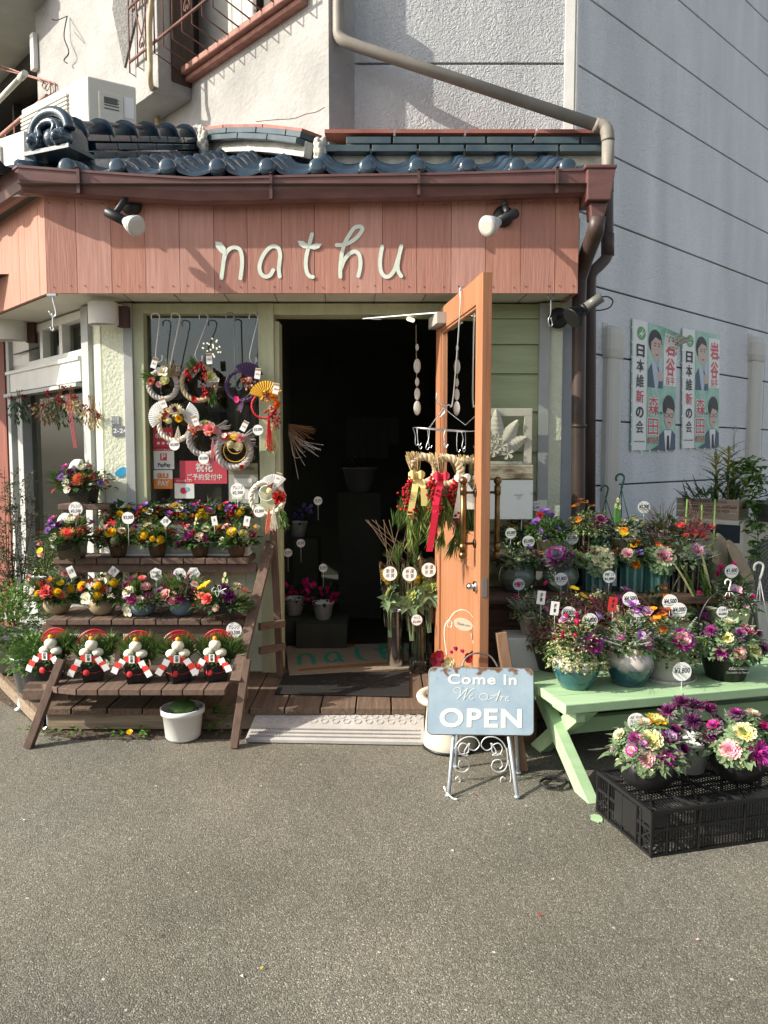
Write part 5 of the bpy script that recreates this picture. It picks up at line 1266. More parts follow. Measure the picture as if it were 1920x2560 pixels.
pick(284, 1429, 4.2, 'diam', '迎春', 'white diamond greeting card above the second tan bowl', .034, .1)
pick(390, 1435, 4.2, 'hex', 'Happy\nNew Year', 'white six sided card above the left blue grey bowl', .036, .1)
pick(484, 1433, 4.2, 'hex', 'Happy\nNew Year', 'white six sided card behind the purple chrysanthemum arrangement', .036, .5)
pick(414, 1304, 4.28, 'diam', '迎春', 'white diamond card above the white bow arrangement', .032, .0)
pick(536, 1302, 4.28, 'box', '寿', 'small white card above the third dark wooden cup', .026, .15)
c = pick(617, 1303, 4.28, 'box', '寿', 'cream card with a red stripe at the right dark wooden cup', .028, -.2)
c = pick(278, 1309, 4.28, 'box', '寿', 'dark red card left of the first dark wooden cup', .022, 1.7); c.children[0].data.materials[0] = RED
# ================================================================ window hooks, wreaths
HK = FR.tz(500, 785)[1]
def shook(px, pyt, pyb, Y, label, r=.0035, m=WHITE, lean=0, grp='long metal hooks over the window'):
    a, c = pt(px, pyt, Y), pt(px + lean, pyb, Y); b = MB(); w_ = .022
    P_ = [a + V(-w_, 0, -.035), a + V(-w_, 0, -.01), a + V(0, 0, .0), a + V(w_, 0, -.012), a + V(w_, 0, -.05), c + V(-w_ * .6, 0, .06), c + V(-w_ * .5, 0, .02), c + V(0, 0, -.0), c + V(w_, 0, .012), c + V(w_, 0, .04)]
    b.tube(smooth_path(P_, 5), r, 6); return solo('hook', b, m, label, 'hook', grp)
shook(388, 783, 905, 4.48, 'leftmost long white hook over the shop window', lean=8)
shook(438, 783, 935, 4.48, 'second long hook from the left over the shop window', lean=-5)
shook(508, 783, 905, 4.48, 'middle long hook over the shop window, holding the berry wreath', m=ZINC, lean=-12)
shook(575, 781, 975, 4.48, 'blue grey long hook over the shop window', .0045, mat('bluegrey_coat', (.22, .26, .30), .4), lean=20)
shook(633, 783, 910, 4.48, 'rightmost long hook over the shop window', m=ZINC, lean=-2)
ROPEG = mat('grey_rope', (.36, .33, .31), .85, col2=(.48, .45, .42), vscale=30); ROPEW = mat('white_rope', (.66, .60, .48), .85, col2=(.76, .71, .60), vscale=30); ROPEB = mat('straw_rope', (.42, .33, .21), .85, col2=(.55, .45, .30), vscale=30); PURPR = mat('purple_cord', (.09, .05, .13), .6); REDR = mat('red_cord', (.55, .02, .03), .5); GOLD = mat('gold_paper2', (.70, .42, .06), .4, .2)
def rope_ring(c, rad, rr_, strands=3, tw=8, a0=0, a1=2 * math.pi):
    b = MB(); n = 54
    for s_ in range(strands):
        P_ = []
        for i in range(n + 1):
            a = a0 + (a1 - a0) * i / n; q = tw * (a - a0) + s_ * 2 * math.pi / strands
            P_.append(V((rad + rr_ * .75 * math.cos(q)) * math.cos(a), rr_ * .75 * math.sin(q), (rad + rr_ * .75 * math.cos(q)) * math.sin(a)) + Vector(c))
        b.tube(P_, rr_ * .8, 6)
    return b
def fan_mb(c, r0, r1, a0, a1, n=16, dep=.006):
    b = MB(); c = Vector(c)
    for i in range(n):
        s0 = a0 + (a1 - a0) * i / n; s1 = a0 + (a1 - a0) * (i + 1) / n; sm_ = (s0 + s1) / 2
        f = lambda a, r, y: c + V(r * math.cos(a), y, r * math.sin(a))
        b.add([f(s0, r0, 0), f(sm_, r0, -dep), f(s1, r0, 0), f(s0, r1, 0), f(sm_, r1, -dep), f(s1, r1, 0)], [(0, 1, 4, 3), (1, 2, 5, 4)])
    return b
def wreath(px, py, Y, ring, rad, rr_, dec, label, extra=(), grp='new year wreaths in and beside the window'):
    p = pt(px, py, Y); t = thing('wreath', label, 'wreath', p, grp); r = random.Random(px); t.scale = (1.17,) * 3
    if ring: inst('rope_ring', mesh_of(rope_ring((0, 0, 0), rad, rr_), ring, 'ring'), t, (0, 0, 0))
    for (k, c1, c2, u, v, s) in dec:
        d = V(u * .4, -1, v * .4 + .2).normalized(); q = d.to_track_quat('Z', 'Y').to_euler()
        inst(FNAME[k], flower_mesh(k, c1, c2, r.randint(0, 1)), t, (u * rad, -.025, v * rad), (q.x, q.y, q.z), s)
    for e in extra:
        kk = e[0]
        if kk == 'pine':
            b = MB()
            for i in range(e[4]): needle_tuft(b, (e[1] * rad + r.uniform(-.012, .012), -.015, e[2] * rad - i * .012), (e[3][0], -.2, e[3][1]), 24, .055, .5, r=r)
            inst('pine_sprig', mesh_of(b, PINE, 'p'), t, (0, 0, 0))
        elif kk == 'fan': inst('paper_fan', mesh_of(fan_mb((e[1] * rad, -.008, e[2] * rad), .01, e[3], e[4], e[5]), e[6], 'f'), t, (0, 0, 0))
        elif kk == 'straw':
            b = MB()
            for i in range(26):
                a = e[3] + r.uniform(-e[4], e[4]); L = e[5] * r.uniform(.7, 1.1); o = V(e[1] * rad, -.01 - r.uniform(0, .01), e[2] * rad)
                b.tube([o, o + V(math.cos(a), r.uniform(-.1, 0), math.sin(a)) * L], .0013, 3, 0, False)
            inst('straw_spray', mesh_of(b, e[6], 's'), t, (0, 0, 0))
        elif kk == 'strip':
            b = MB(); x_, z_, an = e[1] * rad, e[2] * rad, e[3]
            fn = lambda x, y, d: V(x_ + x * math.cos(an) - y * math.sin(an), -.045 - d, z_ + x * math.sin(an) + y * math.cos(an))
            b.prism([(-.014, -.026), (.014, -.026), (.014, .026), (-.014, .026)], fn, 0, .0012)
            b.prism([(-.014, .014), (.014, .014), (.014, .024), (-.014, .024)], fn, .0014, .002, 1)
            put_text(b, e[4], fn, 0, -.004, .009, 1, .01, d=.002, w=.02)
            inst('label_card', mesh_of(b, [PAPER, M_('tan_print', (.35, .22, .12), .6)], 'st'), t, (0, 0, 0))
        elif kk == 'ring2': inst('thin_ring', mesh_of(rope_ring((e[1] * rad, -.012, e[2] * rad), e[3], .003, 1, 0), e[4], 'r2'), t, (0, 0, 0))
        elif kk == 'tassel':
            b = MB()
            for i in range(18):
                x_ = e[1] * rad + r.uniform(-.02, .02); b.tube([V(e[1] * rad, -.03, e[2] * rad), V(x_, -.032, e[2] * rad - e[3] * r.uniform(.8, 1))], .0016, 3, 0, False)
            inst('tassel', mesh_of(b, e[4], 't'), t, (0, 0, 0))
    return t
wreath(408, 962, 4.46, ROPEG, .070, .010, [('orchid', 'white', 'cream', .1, .85, .034), ('rose', 'cream', 'lime', .2, .3, .026), ('mum', 'salmon', 'plum', -.7, .2, .024), ('rose', 'lpink', None, -.2, .0, .018)], 'grey rope wreath with white orchid and silvery straw, top left of the window', [('pine', -.7, .6, (-1, .3), 4), ('straw', .4, .5, .9, .8, .085, STRAW), ('strip', -.4, 1.45, -.3, '謹賀')])
wreath(497, 958, 4.46, ROPEB, .085, .009, [('berries', 'red', 'dred', -.5, .6, .030), ('berries', 'red', None, .1, .85, .032), ('berries', 'red', 'dred', .55, .4, .03), ('rose', 'lime', 'cream', .75, .35, .032), ('berries', 'red', 'dred', .5, -.35, .030), ('berries', 'red', None, .45, -.75, .022), ('orchid', 'white', None, 1.05, .15, .02), ('pansy', 'red', 'red', -.2, -.95, .018)], 'straw rope wreath thick with red berries and a green rose, top middle', [('pine', .75, -.3, (.2, -1), 5), ('pine', -.2, 1.0, (-.5, .8), 3), ('strip', .75, 1.35, .05, '寿')])
wreath(605, 965, 4.46, PURPR, .075, .006, [('berries', 'brown', 'salmon', .3, .3, .03), ('berries', 'brown', 'lpink', .65, .1, .03), ('pompon', 'lpink', None, .55, .35, .016), ('pansy', 'hotpink', None, -.3, -.9, .018), ('berries', 'brown', 'salmon', .75, -.2, .022)], 'dark purple corded wreath with brown berries beside the doorpost', [('fan', .35, .4, .085, .3, 2.3, PURPR), ('ring2', -.2, 0, .065, PURPR), ('strip', 1.15, .75, -.15, '謹賀'), ('straw', .2, -.8, -2.0, .2, .07, M_('lilac_cord', (.3, .18, .3), .6))])
wreath(437, 1062, 4.45, ROPEW, .078, .009, [('mum', 'cream', 'dpurple', .15, .85, .040), ('berries', 'brown', 'yellow', -.6, .5, .030), ('rose', 'salmon', 'lpink', -.45, .65, .022), ('pompon', 'cream', None, -.3, .25, .016), ('mum', 'yellow', 'orange', .35, .35, .022)], 'white rope wreath with two pleated white fans and a cream dahlia', [('fan', -.6, .5, .08, 1.7, 3.9, PAPER), ('fan', .5, .45, .085, -.8, 1.1, PAPER), ('strip', -.55, 1.35, .35, '謹賀'), ('tassel', .3, -.1, .08, ROPEW)])
wreath(512, 1098, 4.45, ROPEG, .078, .011, [('carnation', 'pink', 'salmon', .4, .6, .038), ('rose', 'salmon', 'lpink', -.3, .75, .022), ('berries', 'salmon', 'red', -.7, .6, .026), ('mum', 'lime', 'cream', .1, 1.0, .02), ('pansy', 'pink', None, .95, .45, .016)], 'grey rope wreath with a dusty pink carnation, low in the window', [('straw', .5, .6, .3, .3, .09, ROPEG), ('strip', -.45, 1.15, .4, '謹賀'), ('tassel', .6, .1, .14, M_('pink_cord', (.65, .25, .28), .6))])
wreath(585, 1128, 4.45, ROPEG, .082, .012, [('rose', 'white', 'red', -.5, .9, .024), ('mum', 'yellow', 'cream', .1, .85, .024), ('carnation', 'pink', 'lpink', .45, .75, .028), ('pompon', 'cream', None, -.15, .4, .02), ('rose', 'cream', None, .3, .3, .026), ('pansy', 'red', None, .5, -.95, .014)], 'grey rope wreath with cream balls and silver straw wings, right of the pink one', [('straw', -.2, .6, 2.9, .6, .09, ROPEG), ('straw', .3, .6, .25, .6, .09, ROPEG), ('ring2', .1, .05, .055, GOLD), ('ring2', .1, .3, .035, GOLD), ('strip', .75, 1.5, -.5, '謹賀')])
wreath(660, 1015, 4.40, REDR, .060, .004, [('berries', 'brown', 'yellow', .2, .7, .032), ('pompon', 'lpink', None, .3, .55, .016), ('pompon', 'orange', 'red', 1.1, .1, .020), ('mum', 'orange', 'yellow', .85, .7, .026), ('berries', 'red', 'red', .75, -.55, .032), ('berries', 'red', None, 1.0, -1.2, .026), ('berries', 'red', None, 1.0, -1.7, .018)], 'wreath with a golden fan and long red tassels hanging on the doorpost', [('fan', .2, .6, .085, .4, 2.9, GOLD), ('tassel', .45, -.5, .20, REDR), ('tassel', .85, -.9, .17, STRAW), ('pine', .6, -2.6, (0, -1), 4), ('strip', 1.1, 1.35, -.2, '謹賀')])
wreath(668, 1245, 4.36, ROPEW, .080, .009, [('carnation', 'red', 'salmon', .75, .05, .040), ('pompon', 'cream', None, .2, .45, .016), ('pompon', 'white', None, .35, .3, .014), ('berries', 'dred', None, .3, .75, .018), ('pansy', 'red', None, -.6, -.85, .022)], 'white rope wreath with one big red dahlia, lowest on the doorpost', [('fan', .45, .4, .085, .8, 2.3, PAPER), ('pine', .9, -.7, (.3, -1), 6), ('ring2', .0, .3, .035, PAPER), ('strip', .75, 1.25, -.3, '寿'), ('tassel', .15, -.5, .14, M_('salmon_cord', (.7, .2, .12), .6)), ('tassel', .45, -.5, .12, ROPEW)])
tg(645, 1075, 4.36, '¥3,000', 'round white price tag on the golden fan wreath', .030, under=False, sticky=False)
tg(436, 1113, 4.40, '¥3,000', 'round white price tag at the foot of the white fan wreath', .030, under=False, sticky=False)
tg(509, 1147, 4.40, '¥3,000', 'round white price tag on the dusty pink carnation wreath', .030, under=False, sticky=False)
tg(648, 1279, 4.32, '¥3,000', 'round white price tag on the red dahlia wreath', .032, under=False, sticky=False)
# dried bundle just inside the door
t = thing('dried_bundle', 'dried brown twig bundle hanging just inside the left door jamb', 'dried flowers', pt(722, 1060, 4.62)); r = random.Random(4); b = MB()
for i in range(90):
    a = r.uniform(-1.5, -.1) ; L = r.uniform(.08, .2); b.tube([(0, 0, 0), (math.cos(a) * L * .5 + r.uniform(-.01, .01), r.uniform(-.03, .03), math.sin(a) * L * .6), (math.cos(a) * L * .9, r.uniform(-.04, .04), math.sin(a) * L)], .0012, 3, 0, False)
inst('twigs', mesh_of(b, DRIED, 'tw'), t, (0, 0, 0)); b = MB()
for i in range(12): a = r.uniform(-1.3, -.3); b.tube(smooth_path([(0, 0, -.05), (math.cos(a) * .1, -.01, -.04 + math.sin(a) * .16), (math.cos(a) * .18 + r.uniform(-.03, .05), -.02, -.05 + math.sin(a) * r.uniform(.15, .3))], 3), .0013, 4, 0, False)
inst('white_twigs', mesh_of(b, ROPEG, 'wt'), t, (0, 0, 0))
# ================================================================ stickers and posters in the window
def fplane(off): return lambda x, y, d: FR.p(x, y, off + d)
def sticker(name, px0, py0, px1, py1, base, items, label, off=-.038, rnd=.006, cat='sticker', th=.001):
    x0_, z1_ = FR.tz(px0, py0, off); x1_, z0_ = FR.tz(px1, py1, off); b = MB(); fn = fplane(off); mats = [base]
    if rnd:
        pol = []
        for cx_, cz_, a0 in ((x1_ - rnd, z1_ - rnd, 0), (x0_ + rnd, z1_ - rnd, 90), (x0_ + rnd, z0_ + rnd, 180), (x1_ - rnd, z0_ + rnd, 270)):
            for k in range(4): a = R(a0 + 30 * k); pol.append((cx_ + rnd * math.cos(a), cz_ + rnd * math.sin(a)))
    else: pol = [(x0_, z0_), (x1_, z0_), (x1_, z1_), (x0_, z1_)]
    b.prism(pol, fn, 0, th); W, H = x1_ - x0_, z1_ - z0_
    t = thing(name, label, cat, fn(x0_, z0_, 0)); part('sheet', b, mats, t)
    dd = th + .0006
    for it in items:
        k = it[0]; b = MB()
        if k == 'rect':
            _, u0, v0, u1, v1, m_ = it; b.prism([(x0_ + W * u0, z0_ + H * v0), (x0_ + W * u1, z0_ + H * v0), (x0_ + W * u1, z0_ + H * v1), (x0_ + W * u0, z0_ + H * v1)], fn, th, dd, 0); part('printed_panel', b, m_, t)
        elif k == 'text':
            _, s_, u, v, h, wd, m_, bo = it; put_text(b, s_, fn, x0_ + W * u, z0_ + H * v, H * h, 0, bo, d=dd + .0008, w=W * wd); part('lettering', b, m_, t)
        elif k == 'disc':
            _, u, v, q, m_ = it; b.prism([(x0_ + W * u + H * q * math.cos(a), z0_ + H * v + H * q * math.sin(a)) for a in [i * math.pi / 8 for i in range(16)]], fn, th, dd + .0004, 0); part('printed_dot', b, m_, t)
        dd += .0002
    return t
SRED = mat('sticker_red', (.50, .03, .05), .35); SORG = mat('sticker_orange', (.62, .20, .04), .35); SWH = mat('sticker_white', (.62, .62, .60), .35); INKG = mat('sticker_ink', (.03, .03, .035), .5); SPK = mat('poster_pink_red', (.48, .06, .09), .45)
sticker('sticker', 383, 1069, 433, 1119, SRED, [('text', 'd払い', .52, .62, .38, .82, SWH, .025), ('disc', .25, .22, .075, SWH), ('disc', .5, .22, .075, SWH), ('disc', .75, .22, .075, SWH)], 'red rounded payment sticker with three white dots in the window')
sticker('sticker', 384, 1121, 436, 1173, SWH, [('rect', 0, .88, 1, 1, SRED), ('text', 'ペイペイ使えます', .5, .94, .1, .7, SWH, 0), ('rect', .32, .42, .64, .76, SRED), ('text', 'P', .48, .59, .34, .2, SWH, .03), ('text', 'PayPay', .5, .2, .26, .62, INKG, .02)], 'white payment sticker with a red square letter, below the red one')
sticker('sticker', 384, 1175, 432, 1222, SWH, [('rect', 0, 0, 1, .52, SORG), ('text', 'au', .5, .74, .5, .6, SORG, .03), ('text', 'PAY', .5, .28, .36, .6, SWH, .03)], 'orange and white payment sticker, lowest on the left of the window')
sticker('sticker', 436, 1195, 486, 1246, SWH, [('rect', 0, .74, 1, 1, SRED), ('text', 'メルペイ使えます', .5, .86, .14, .85, SWH, 0), ('disc', .45, .38, .16, SRED), ('disc', .66, .46, .10, mat('sticker_blue', (.15, .4, .6), .4))], 'white payment sticker with a red header and red blob, beside the poster')
sticker('poster', 449, 1152, 568, 1209, SPK, [('text', '祝花', .52, .68, .42, .36, SWH, .02), ('text', 'ご予約受付中', .52, .27, .30, .74, SWH, .01)], 'red window poster with large white lettering behind the wreaths', rnd=0, cat='poster')
sticker('poster', 571, 1158, 646, 1258, mat('poster_grey', (.30, .31, .29), .5), [('rect', 0, .72, 1, 1, mat('kraft_print', (.20, .18, .12), .6)), ('text', 'NEW OPEN', .5, .86, .11, .75, INKG, .01), ('rect', .1, .1, .45, .35, SWH), ('rect', .55, .1, .9, .35, SWH), ('rect', .2, .42, .8, .62, SWH)], 'grey window poster announcing a new opening behind the grey wreath', rnd=0, cat='poster')
b = MB(); p = FR.at(530, 870, -.35); b.ball(p, .055, 12); r = random.Random(1); 
lb = MB()
for i in range(26): d = rdir(r, -1, 1, -.6); lb.ball(p + d * .058, .006, 5)
t = thing('pierced_lamp', 'dark pierced ball lamp glowing inside the shop window', 'lamp', p); 
lm = bpy.data.materials.new('lamp_glow'); lm.use_nodes = True; lm.node_tree.nodes['Principled BSDF'].inputs['Emission Color'].default_value = (1, .85, .6, 1); lm.node_tree.nodes['Principled BSDF'].inputs['Emission Strength'].default_value = 1.2
part('globe', b, BLACKM, t); part('glowing_holes', lb, lm, t)
b = MB(); b.grid(lambda u, v: FR.at(575 + 75 * u + 6 * math.sin(v * 3), 800 + 300 * v, -.5 - .03 * math.sin(u * 22)), 40, 3); solo('curtain', b, mat('beige_curtain', (.20, .15, .10), .9, col2=(.30, .24, .17), vscale=12), 'beige floral curtain behind the right half of the window', 'curtain')
# address plates and leaf sticker on the pillar
def plate(fr, px0, py0, px1, py1, m_, txt, label, off, name='address_plate', cat='sign', h=.6, bold=.02):
    x0_, z1_ = fr.tz(px0, py0, off); x1_, z0_ = fr.tz(px1, py1, off); fn = lambda x, y, d: fr.p(x, y, off + d)
    t = thing(name, label, cat, fn(x0_, z0_, 0)); b = MB(); b.prism([(x0_, z0_), (x1_, z0_), (x1_, z1_), (x0_, z1_)], fn, -.002, .001); part('plate', b, m_, t)
    b = MB(); put_text(b, txt, fn, (x0_ + x1_) / 2, (z0_ + z1_) / 2, (z1_ - z0_) * h, 0, bold, d=.0018, w=(x1_ - x0_) * .84); part('lettering', b, PAPER, t); return t
PLG = mat('plate_grey', (.16, .18, .20), .5)
plate(FR, 279, 1041, 300, 1063, PLG, '北花田\n三丁目', 'small worn grey address plate, upper one on the pale pillar', .024, h=.42, bold=0)
plate(FR, 280, 1065, 321, 1090, PLG, '2-24', 'grey address plate reading 2-24 on the pale pillar', .026)
b = MB(); fn = lambda x, y, d: FR.p(x, y, .024 + d); c0 = FR.tz(304, 1180, .024)
b.prism([(c0[0] + .042 * math.cos(a) * (1 - .25 * abs(math.sin(a))), c0[1] + .028 * math.sin(a) + .01 * math.cos(a)) for a in [i * math.pi / 9 for i in range(18)]], fn, -.001, .001); solo('leaf_sticker', b, mat('cyan_sticker', (.04, .32, .55), .4), 'bright blue leaf shaped sticker on the pale pillar', 'sticker')
# ================================================================ side window plants (hanging)
def hang_bundle(px, py, Y, kind, label, k=1):
    t = thing('dried_bundle', label, 'dried flowers', pt(px, py, Y), 'dried bundles hanging in the side window'); r = random.Random(px); b = MB()
    for i in range(int(60 * k)):
        a = r.gauss(-1.57, .5); L = r.uniform(.04, .17) * k; o = V(math.cos(a) * L * .6, r.uniform(-.04, .04), math.sin(a) * L)
        leaf(b, o, (math.cos(a), r.uniform(-.5, .5), math.sin(a)), (0, -1, 0), r.uniform(.025, .05), .014)
    inst('leaves', mesh_of(b, kind, 'hb'), t, (0, 0, 0)); b = MB()
    for i in range(10): b.tube([(r.uniform(-.02, .02), 0, .03), (r.uniform(-.05, .05), -.02, -.15 * k)], .0014, 3, 0, False)
    inst('stems', mesh_of(b, DRIED, 'st'), t, (0, 0, 0))
    for i in range(3): inst('berry_cluster', flower_mesh('berries', 'dred', 'red', i % 2), t, (r.uniform(-.05, .05), -.03, r.uniform(-.1, .02)), None, .02)
    return t
def YL(px, off=.08): return LF.at(px, 1000, off).y
hang_bundle(48, 985, YL(48), LEAFD, 'dark green dried bundle at the far left of the side window', 1.1)
hang_bundle(115, 990, YL(115), DRIED, 'brown seed pod bundle in the middle of the side window', 1.0)
hang_bundle(152, 975, YL(152), LEAFD, 'green bundle with rice ears and red ribbons in the side window', 1.3)
hang_bundle(178, 975, YL(178), STRAW, 'pale rice straw bundle near the corner post', .8)
hang_bundle(228, 1000, YL(228, .06), STRAW, 'pale spray with pink ribbon beside the corner post', .9)
b = MB()
for k in range(3): b.tube([LF.at(165 + 4 * k, 985, .1), LF.at(186 + 3 * k, 1120, .1)], .003, 4)
solo('red_ribbon', b, mat('dusty_red_ribbon', (.35, .06, .07), .5), 'long dusty red ribbons hanging in the side window', 'ribbon')
# ================================================================ wall lamps, hooks, spot lamps
def wall_lamp(px0, px1, py0, py1, Y, label):
    t = thing('wall_lamp', label, 'lamp', pt((px0 + px1) / 2, py1, Y), 'white fabric wall lamps under the soffit'); a, c = pt(px0, py1, Y), pt(px1, py0, Y); r_ = (c.x - a.x) / 2; b = MB()
    cx_, n = (a.x + c.x) / 2, 18
    for i in range(n):
        a0, a1 = math.pi + math.pi * i / n, math.pi + math.pi * (i + 1) / n
        q = [(cx_ + r_ * math.cos(x_), Y + r_ * .8 * math.sin(x_)) for x_ in (a0, a1)]
        b.add([(q[0][0], q[0][1], a.z), (q[1][0], q[1][1], a.z), (q[1][0], q[1][1], c.z), (q[0][0], q[0][1], c.z)], [(0, 1, 2, 3)], 0, True)
    b.box((cx_, Y + .02, (a.z + c.z) / 2), (r_ * 2, .04, c.z - a.z)); part('shade', b, mat('lamp_shade_white', (.62, .60, .54), .8), t)
    b = MB(); b.box((cx_ + r_ + .02, Y + .05, (a.z + c.z) / 2 - .01), (.06, .05, (c.z - a.z) * .95)); part('mount', b, mat('mount_brown', (.07, .03, .02), .6), t)
wall_lamp(222, 292, 757, 812, 4.40, 'white curved wall lamp at the top of the pale pillar')
wall_lamp(-12, 62, 800, 852, 5.2, 'white curved wall lamp at the far left under the soffit')
b = MB(); b.tube(smooth_path([pt(px, py, 4.2) for px, py in ((133, 740), (133, 752), (139, 775), (139, 788), (131, 792), (122, 778))], 5), .0045, 6); b.tube(smooth_path([pt(px, py, 4.2) for px, py in ((130, 783), (132, 795), (132, 812), (134, 824), (129, 826), (126, 818))], 5), .004, 6)
b.box(pt(131, 738, 4.2), (.05, .03, .012)); solo('hook', b, ZINC, 'bent zinc hook hanging under the left corner of the sign', 'hook')
b = MB(); cc = pt(1377, 741, 4.3); b.tube([cc + V(.016 * math.cos(a), 0, .016 * math.sin(a)) for a in [i * .7 for i in range(9)]], .004, 6, closed=True)
b.tube(smooth_path([pt(px, py, 4.3) for px, py in ((1377, 748), (1377, 770), (1376, 785), (1371, 800), (1374, 815), (1381, 812), (1377, 795))], 5), .003, 6); solo('hook', b, ZINC, 'thin metal ring hook under the right end of the soffit', 'hook')
LSH = mat('lamp_reflector', (.60, .60, .58), .3); LGL = mat('lamp_lens', (.55, .54, .50), .15, spec=.8)
def spot(bx_, by_, tail, head, mouth, label, r0=.026):
    """base disc on the fascia, cylinder from tail to head, reflector opening towards mouth"""
    t = thing('spotlight', label, 'spotlight', FA.at(bx_, by_, 0), 'black spotlights on the sign'); b = MB()
    c = FA.at(bx_, by_, .012); b.lathe([(.001, .022), (.04, .02), (.056, .006), (.056, -.012)], 24, c, 0, Matrix.Rotation(math.pi / 2, 4, 'X')); part('base', b, BLACKM, t)
    T, Hh, Mo = Vector(tail), Vector(head), Vector(mouth); b = MB()
    b.tube([c + V(0, -.01, .03), c + V(0, -.05, .035), (T + Hh) / 2 + V(0, 0, .02)], .016, 10); b.ball(c + V(0, -.055, .045), .02, 10); part('arm', b, BLACKM, t)
    b = MB(); d = (Hh - T).normalized(); b.tube([T, T + d * .004, Hh], [r0 * .93, r0, r0], 18); part('socket', b, BLACKM, t)
    b = MB(); d = (Mo - Hh).normalized(); b.tube([Hh, Hh + d * .02, Hh + d * .045, Mo - d * .01, Mo], [.022, .025, .038, .052, .055], 22, 0, True); part('reflector', b, LSH, t)
    b = MB(); b.tube([Mo, Mo + d * .010, Mo + d * .014], [.054, .050, .03], 22); part('lens', b, LGL, t)
spot(328, 512, pt(268, 530, 4.10), pt(313, 553, 4.06), pt(340, 565, 4.00), 'black and silver spotlight on the left part of the pink sign')
spot(1258, 541, pt(1290, 533, 4.12), pt(1247, 554, 4.06), pt(1219, 566, 4.0), 'black and silver spotlight on the right part of the pink sign')
t = thing('spotlight', 'black finned spotlight with grey housing on the right corner of the shop', 'spotlight', pt(1396, 795, 4.46)); b = MB()
b.lathe([(.001, .02), (.05, .018), (.06, .004), (.06, -.01)], 24, pt(1396, 795, 4.47), 0, Matrix.Rotation(math.pi / 2, 4, 'X')); part('base', b, BLACKM, t)
h0, h1, h2, h3 = pt(1505, 742, 4.10), pt(1463, 770, 4.14), pt(1455, 775, 4.14), pt(1430, 795, 4.12)
b = MB(); b.tube([pt(1396, 793, 4.45), pt(1425, 785, 4.3), h1], .011, 8); part('arm', b, BLACKM, t)
b = MB(); b.tube([h0, h1], .028, 18); part('housing', b, mat('lamp_grey', (.14, .145, .13), .4), t)
b = MB(); b.tube([h1, h2], .03, 18)
dd = (h3 - h2).normalized(); xx = dd.orthogonal().normalized(); yy = dd.cross(xx)
for i in range(26):
    a = i * 2 * math.pi / 26; e = xx * math.cos(a) + yy * math.sin(a); b.bar(h2 + e * .022, h3 + e * .056, .012, .003, 0, e.cross(dd))
b.tube([h3 - dd * .005, h3 + dd * .004], .058, 24); part('finned_head', b, BLACKM, t)
b = MB(); b.tube(smooth_path([h0, pt(1520, 742, 4.1), pt(1532, 752, 4.12), pt(1525, 768, 4.14), pt(1505, 775, 4.15), pt(1490, 776, 4.15)], 5), .004, 6); part('cable', b, BLACKM, t)
# air conditioners on the roof
def ac(o, dx, dy, w_, d_, h_, label, name='air_conditioner'):
    """o = near bottom corner, dx = direction of the long louvred side, dy = direction of the end panel"""
    t = thing(name, label, 'air conditioner', o); dx = Vector(dx).normalized(); dy = Vector(dy).normalized(); o = Vector(o); z = V(0, 0, 1)
    f = lambda a, b_, c_: o + dx * a + dy * b_ + z * c_
    b = MB(); b.hexa([f(0, 0, 0), f(w_, 0, 0), f(w_, d_, 0), f(0, d_, 0), f(0, 0, h_), f(w_, 0, h_), f(w_, d_, h_), f(0, d_, h_)][::1]); part('casing', b, ACW, t, .01)
    n1 = -dy; n2 = -dx
    b = MB(); b.hexa([f(.22, -.002, .05), f(w_ - .02, -.002, .05), f(w_ - .02, .001, .05), f(.22, .001, .05), f(.22, -.002, h_ - .05), f(w_ - .02, -.002, h_ - .05), f(w_ - .02, .001, h_ - .05), f(.22, .001, h_ - .05)]); part('grille_recess', b, ACG, t)
    b = MB(); k = 11
    for i in range(k):
        zz = .06 + (h_ - .12) * i / (k - 1); b.bar(f(.21, -.010, zz), f(w_ - .02, -.010, zz), .014, .014)
    part('louvres', b, ACW, t)
    b = MB(); q = lambda a, c_, e: f(-e, a, c_); 
    b.hexa([q(.06, .03, .014), q(.06, .03, 0), q(d_ - .09, .03, 0), q(d_ - .09, .03, .014), q(.06, h_ - .08, .014), q(.06, h_ - .08, 0), q(d_ - .09, h_ - .08, 0), q(d_ - .09, h_ - .08, .014)]); part('end_panel', b, ACW, t, .006)
    b = MB(); b.hexa([q(.09, h_ - .15, .016), q(.09, h_ - .15, .010), q(.17, h_ - .15, .010), q(.17, h_ - .15, .016), q(.09, h_ - .11, .016), q(.09, h_ - .11, .010), q(.17, h_ - .11, .010), q(.17, h_ - .11, .016)])
    for i in range(4): b.bar(q(.09, .20 + .02 * i, .0155), q(.18, .20 + .02 * i, .0155), .004, .006)
    part('vent_slots', b, ACG, t)
    b = MB(); b.hexa([q(d_ - .08, h_ * .45, .0025), q(d_ - .08, h_ * .45, .0), q(d_ - .02, h_ * .45, .0), q(d_ - .02, h_ * .45, .0025), q(d_ - .08, h_ - .08, .0025), q(d_ - .08, h_ - .08, .0), q(d_ - .02, h_ - .08, .0), q(d_ - .02, h_ - .08, .0025)]); part('rating_label', b, PAPER, t)
    return t
o1 = pt(222, 345, 4.95); topz = pt(222, 188, 4.95).z
ac((o1.x, o1.y, o1.z), (-.80, .60, 0), (.86, .50, 0), .80, .30, topz - o1.z, 'large cream air conditioner unit standing on the tiled roof')
o2 = pt(62, 440, 4.72); topz = pt(62, 325, 4.72).z
ac((o2.x, o2.y, o2.z), (-.86, .51, 0), (.8, .6, 0), .8, .2, topz - o2.z, 'smaller cream air conditioner unit at the left edge behind the gutter')
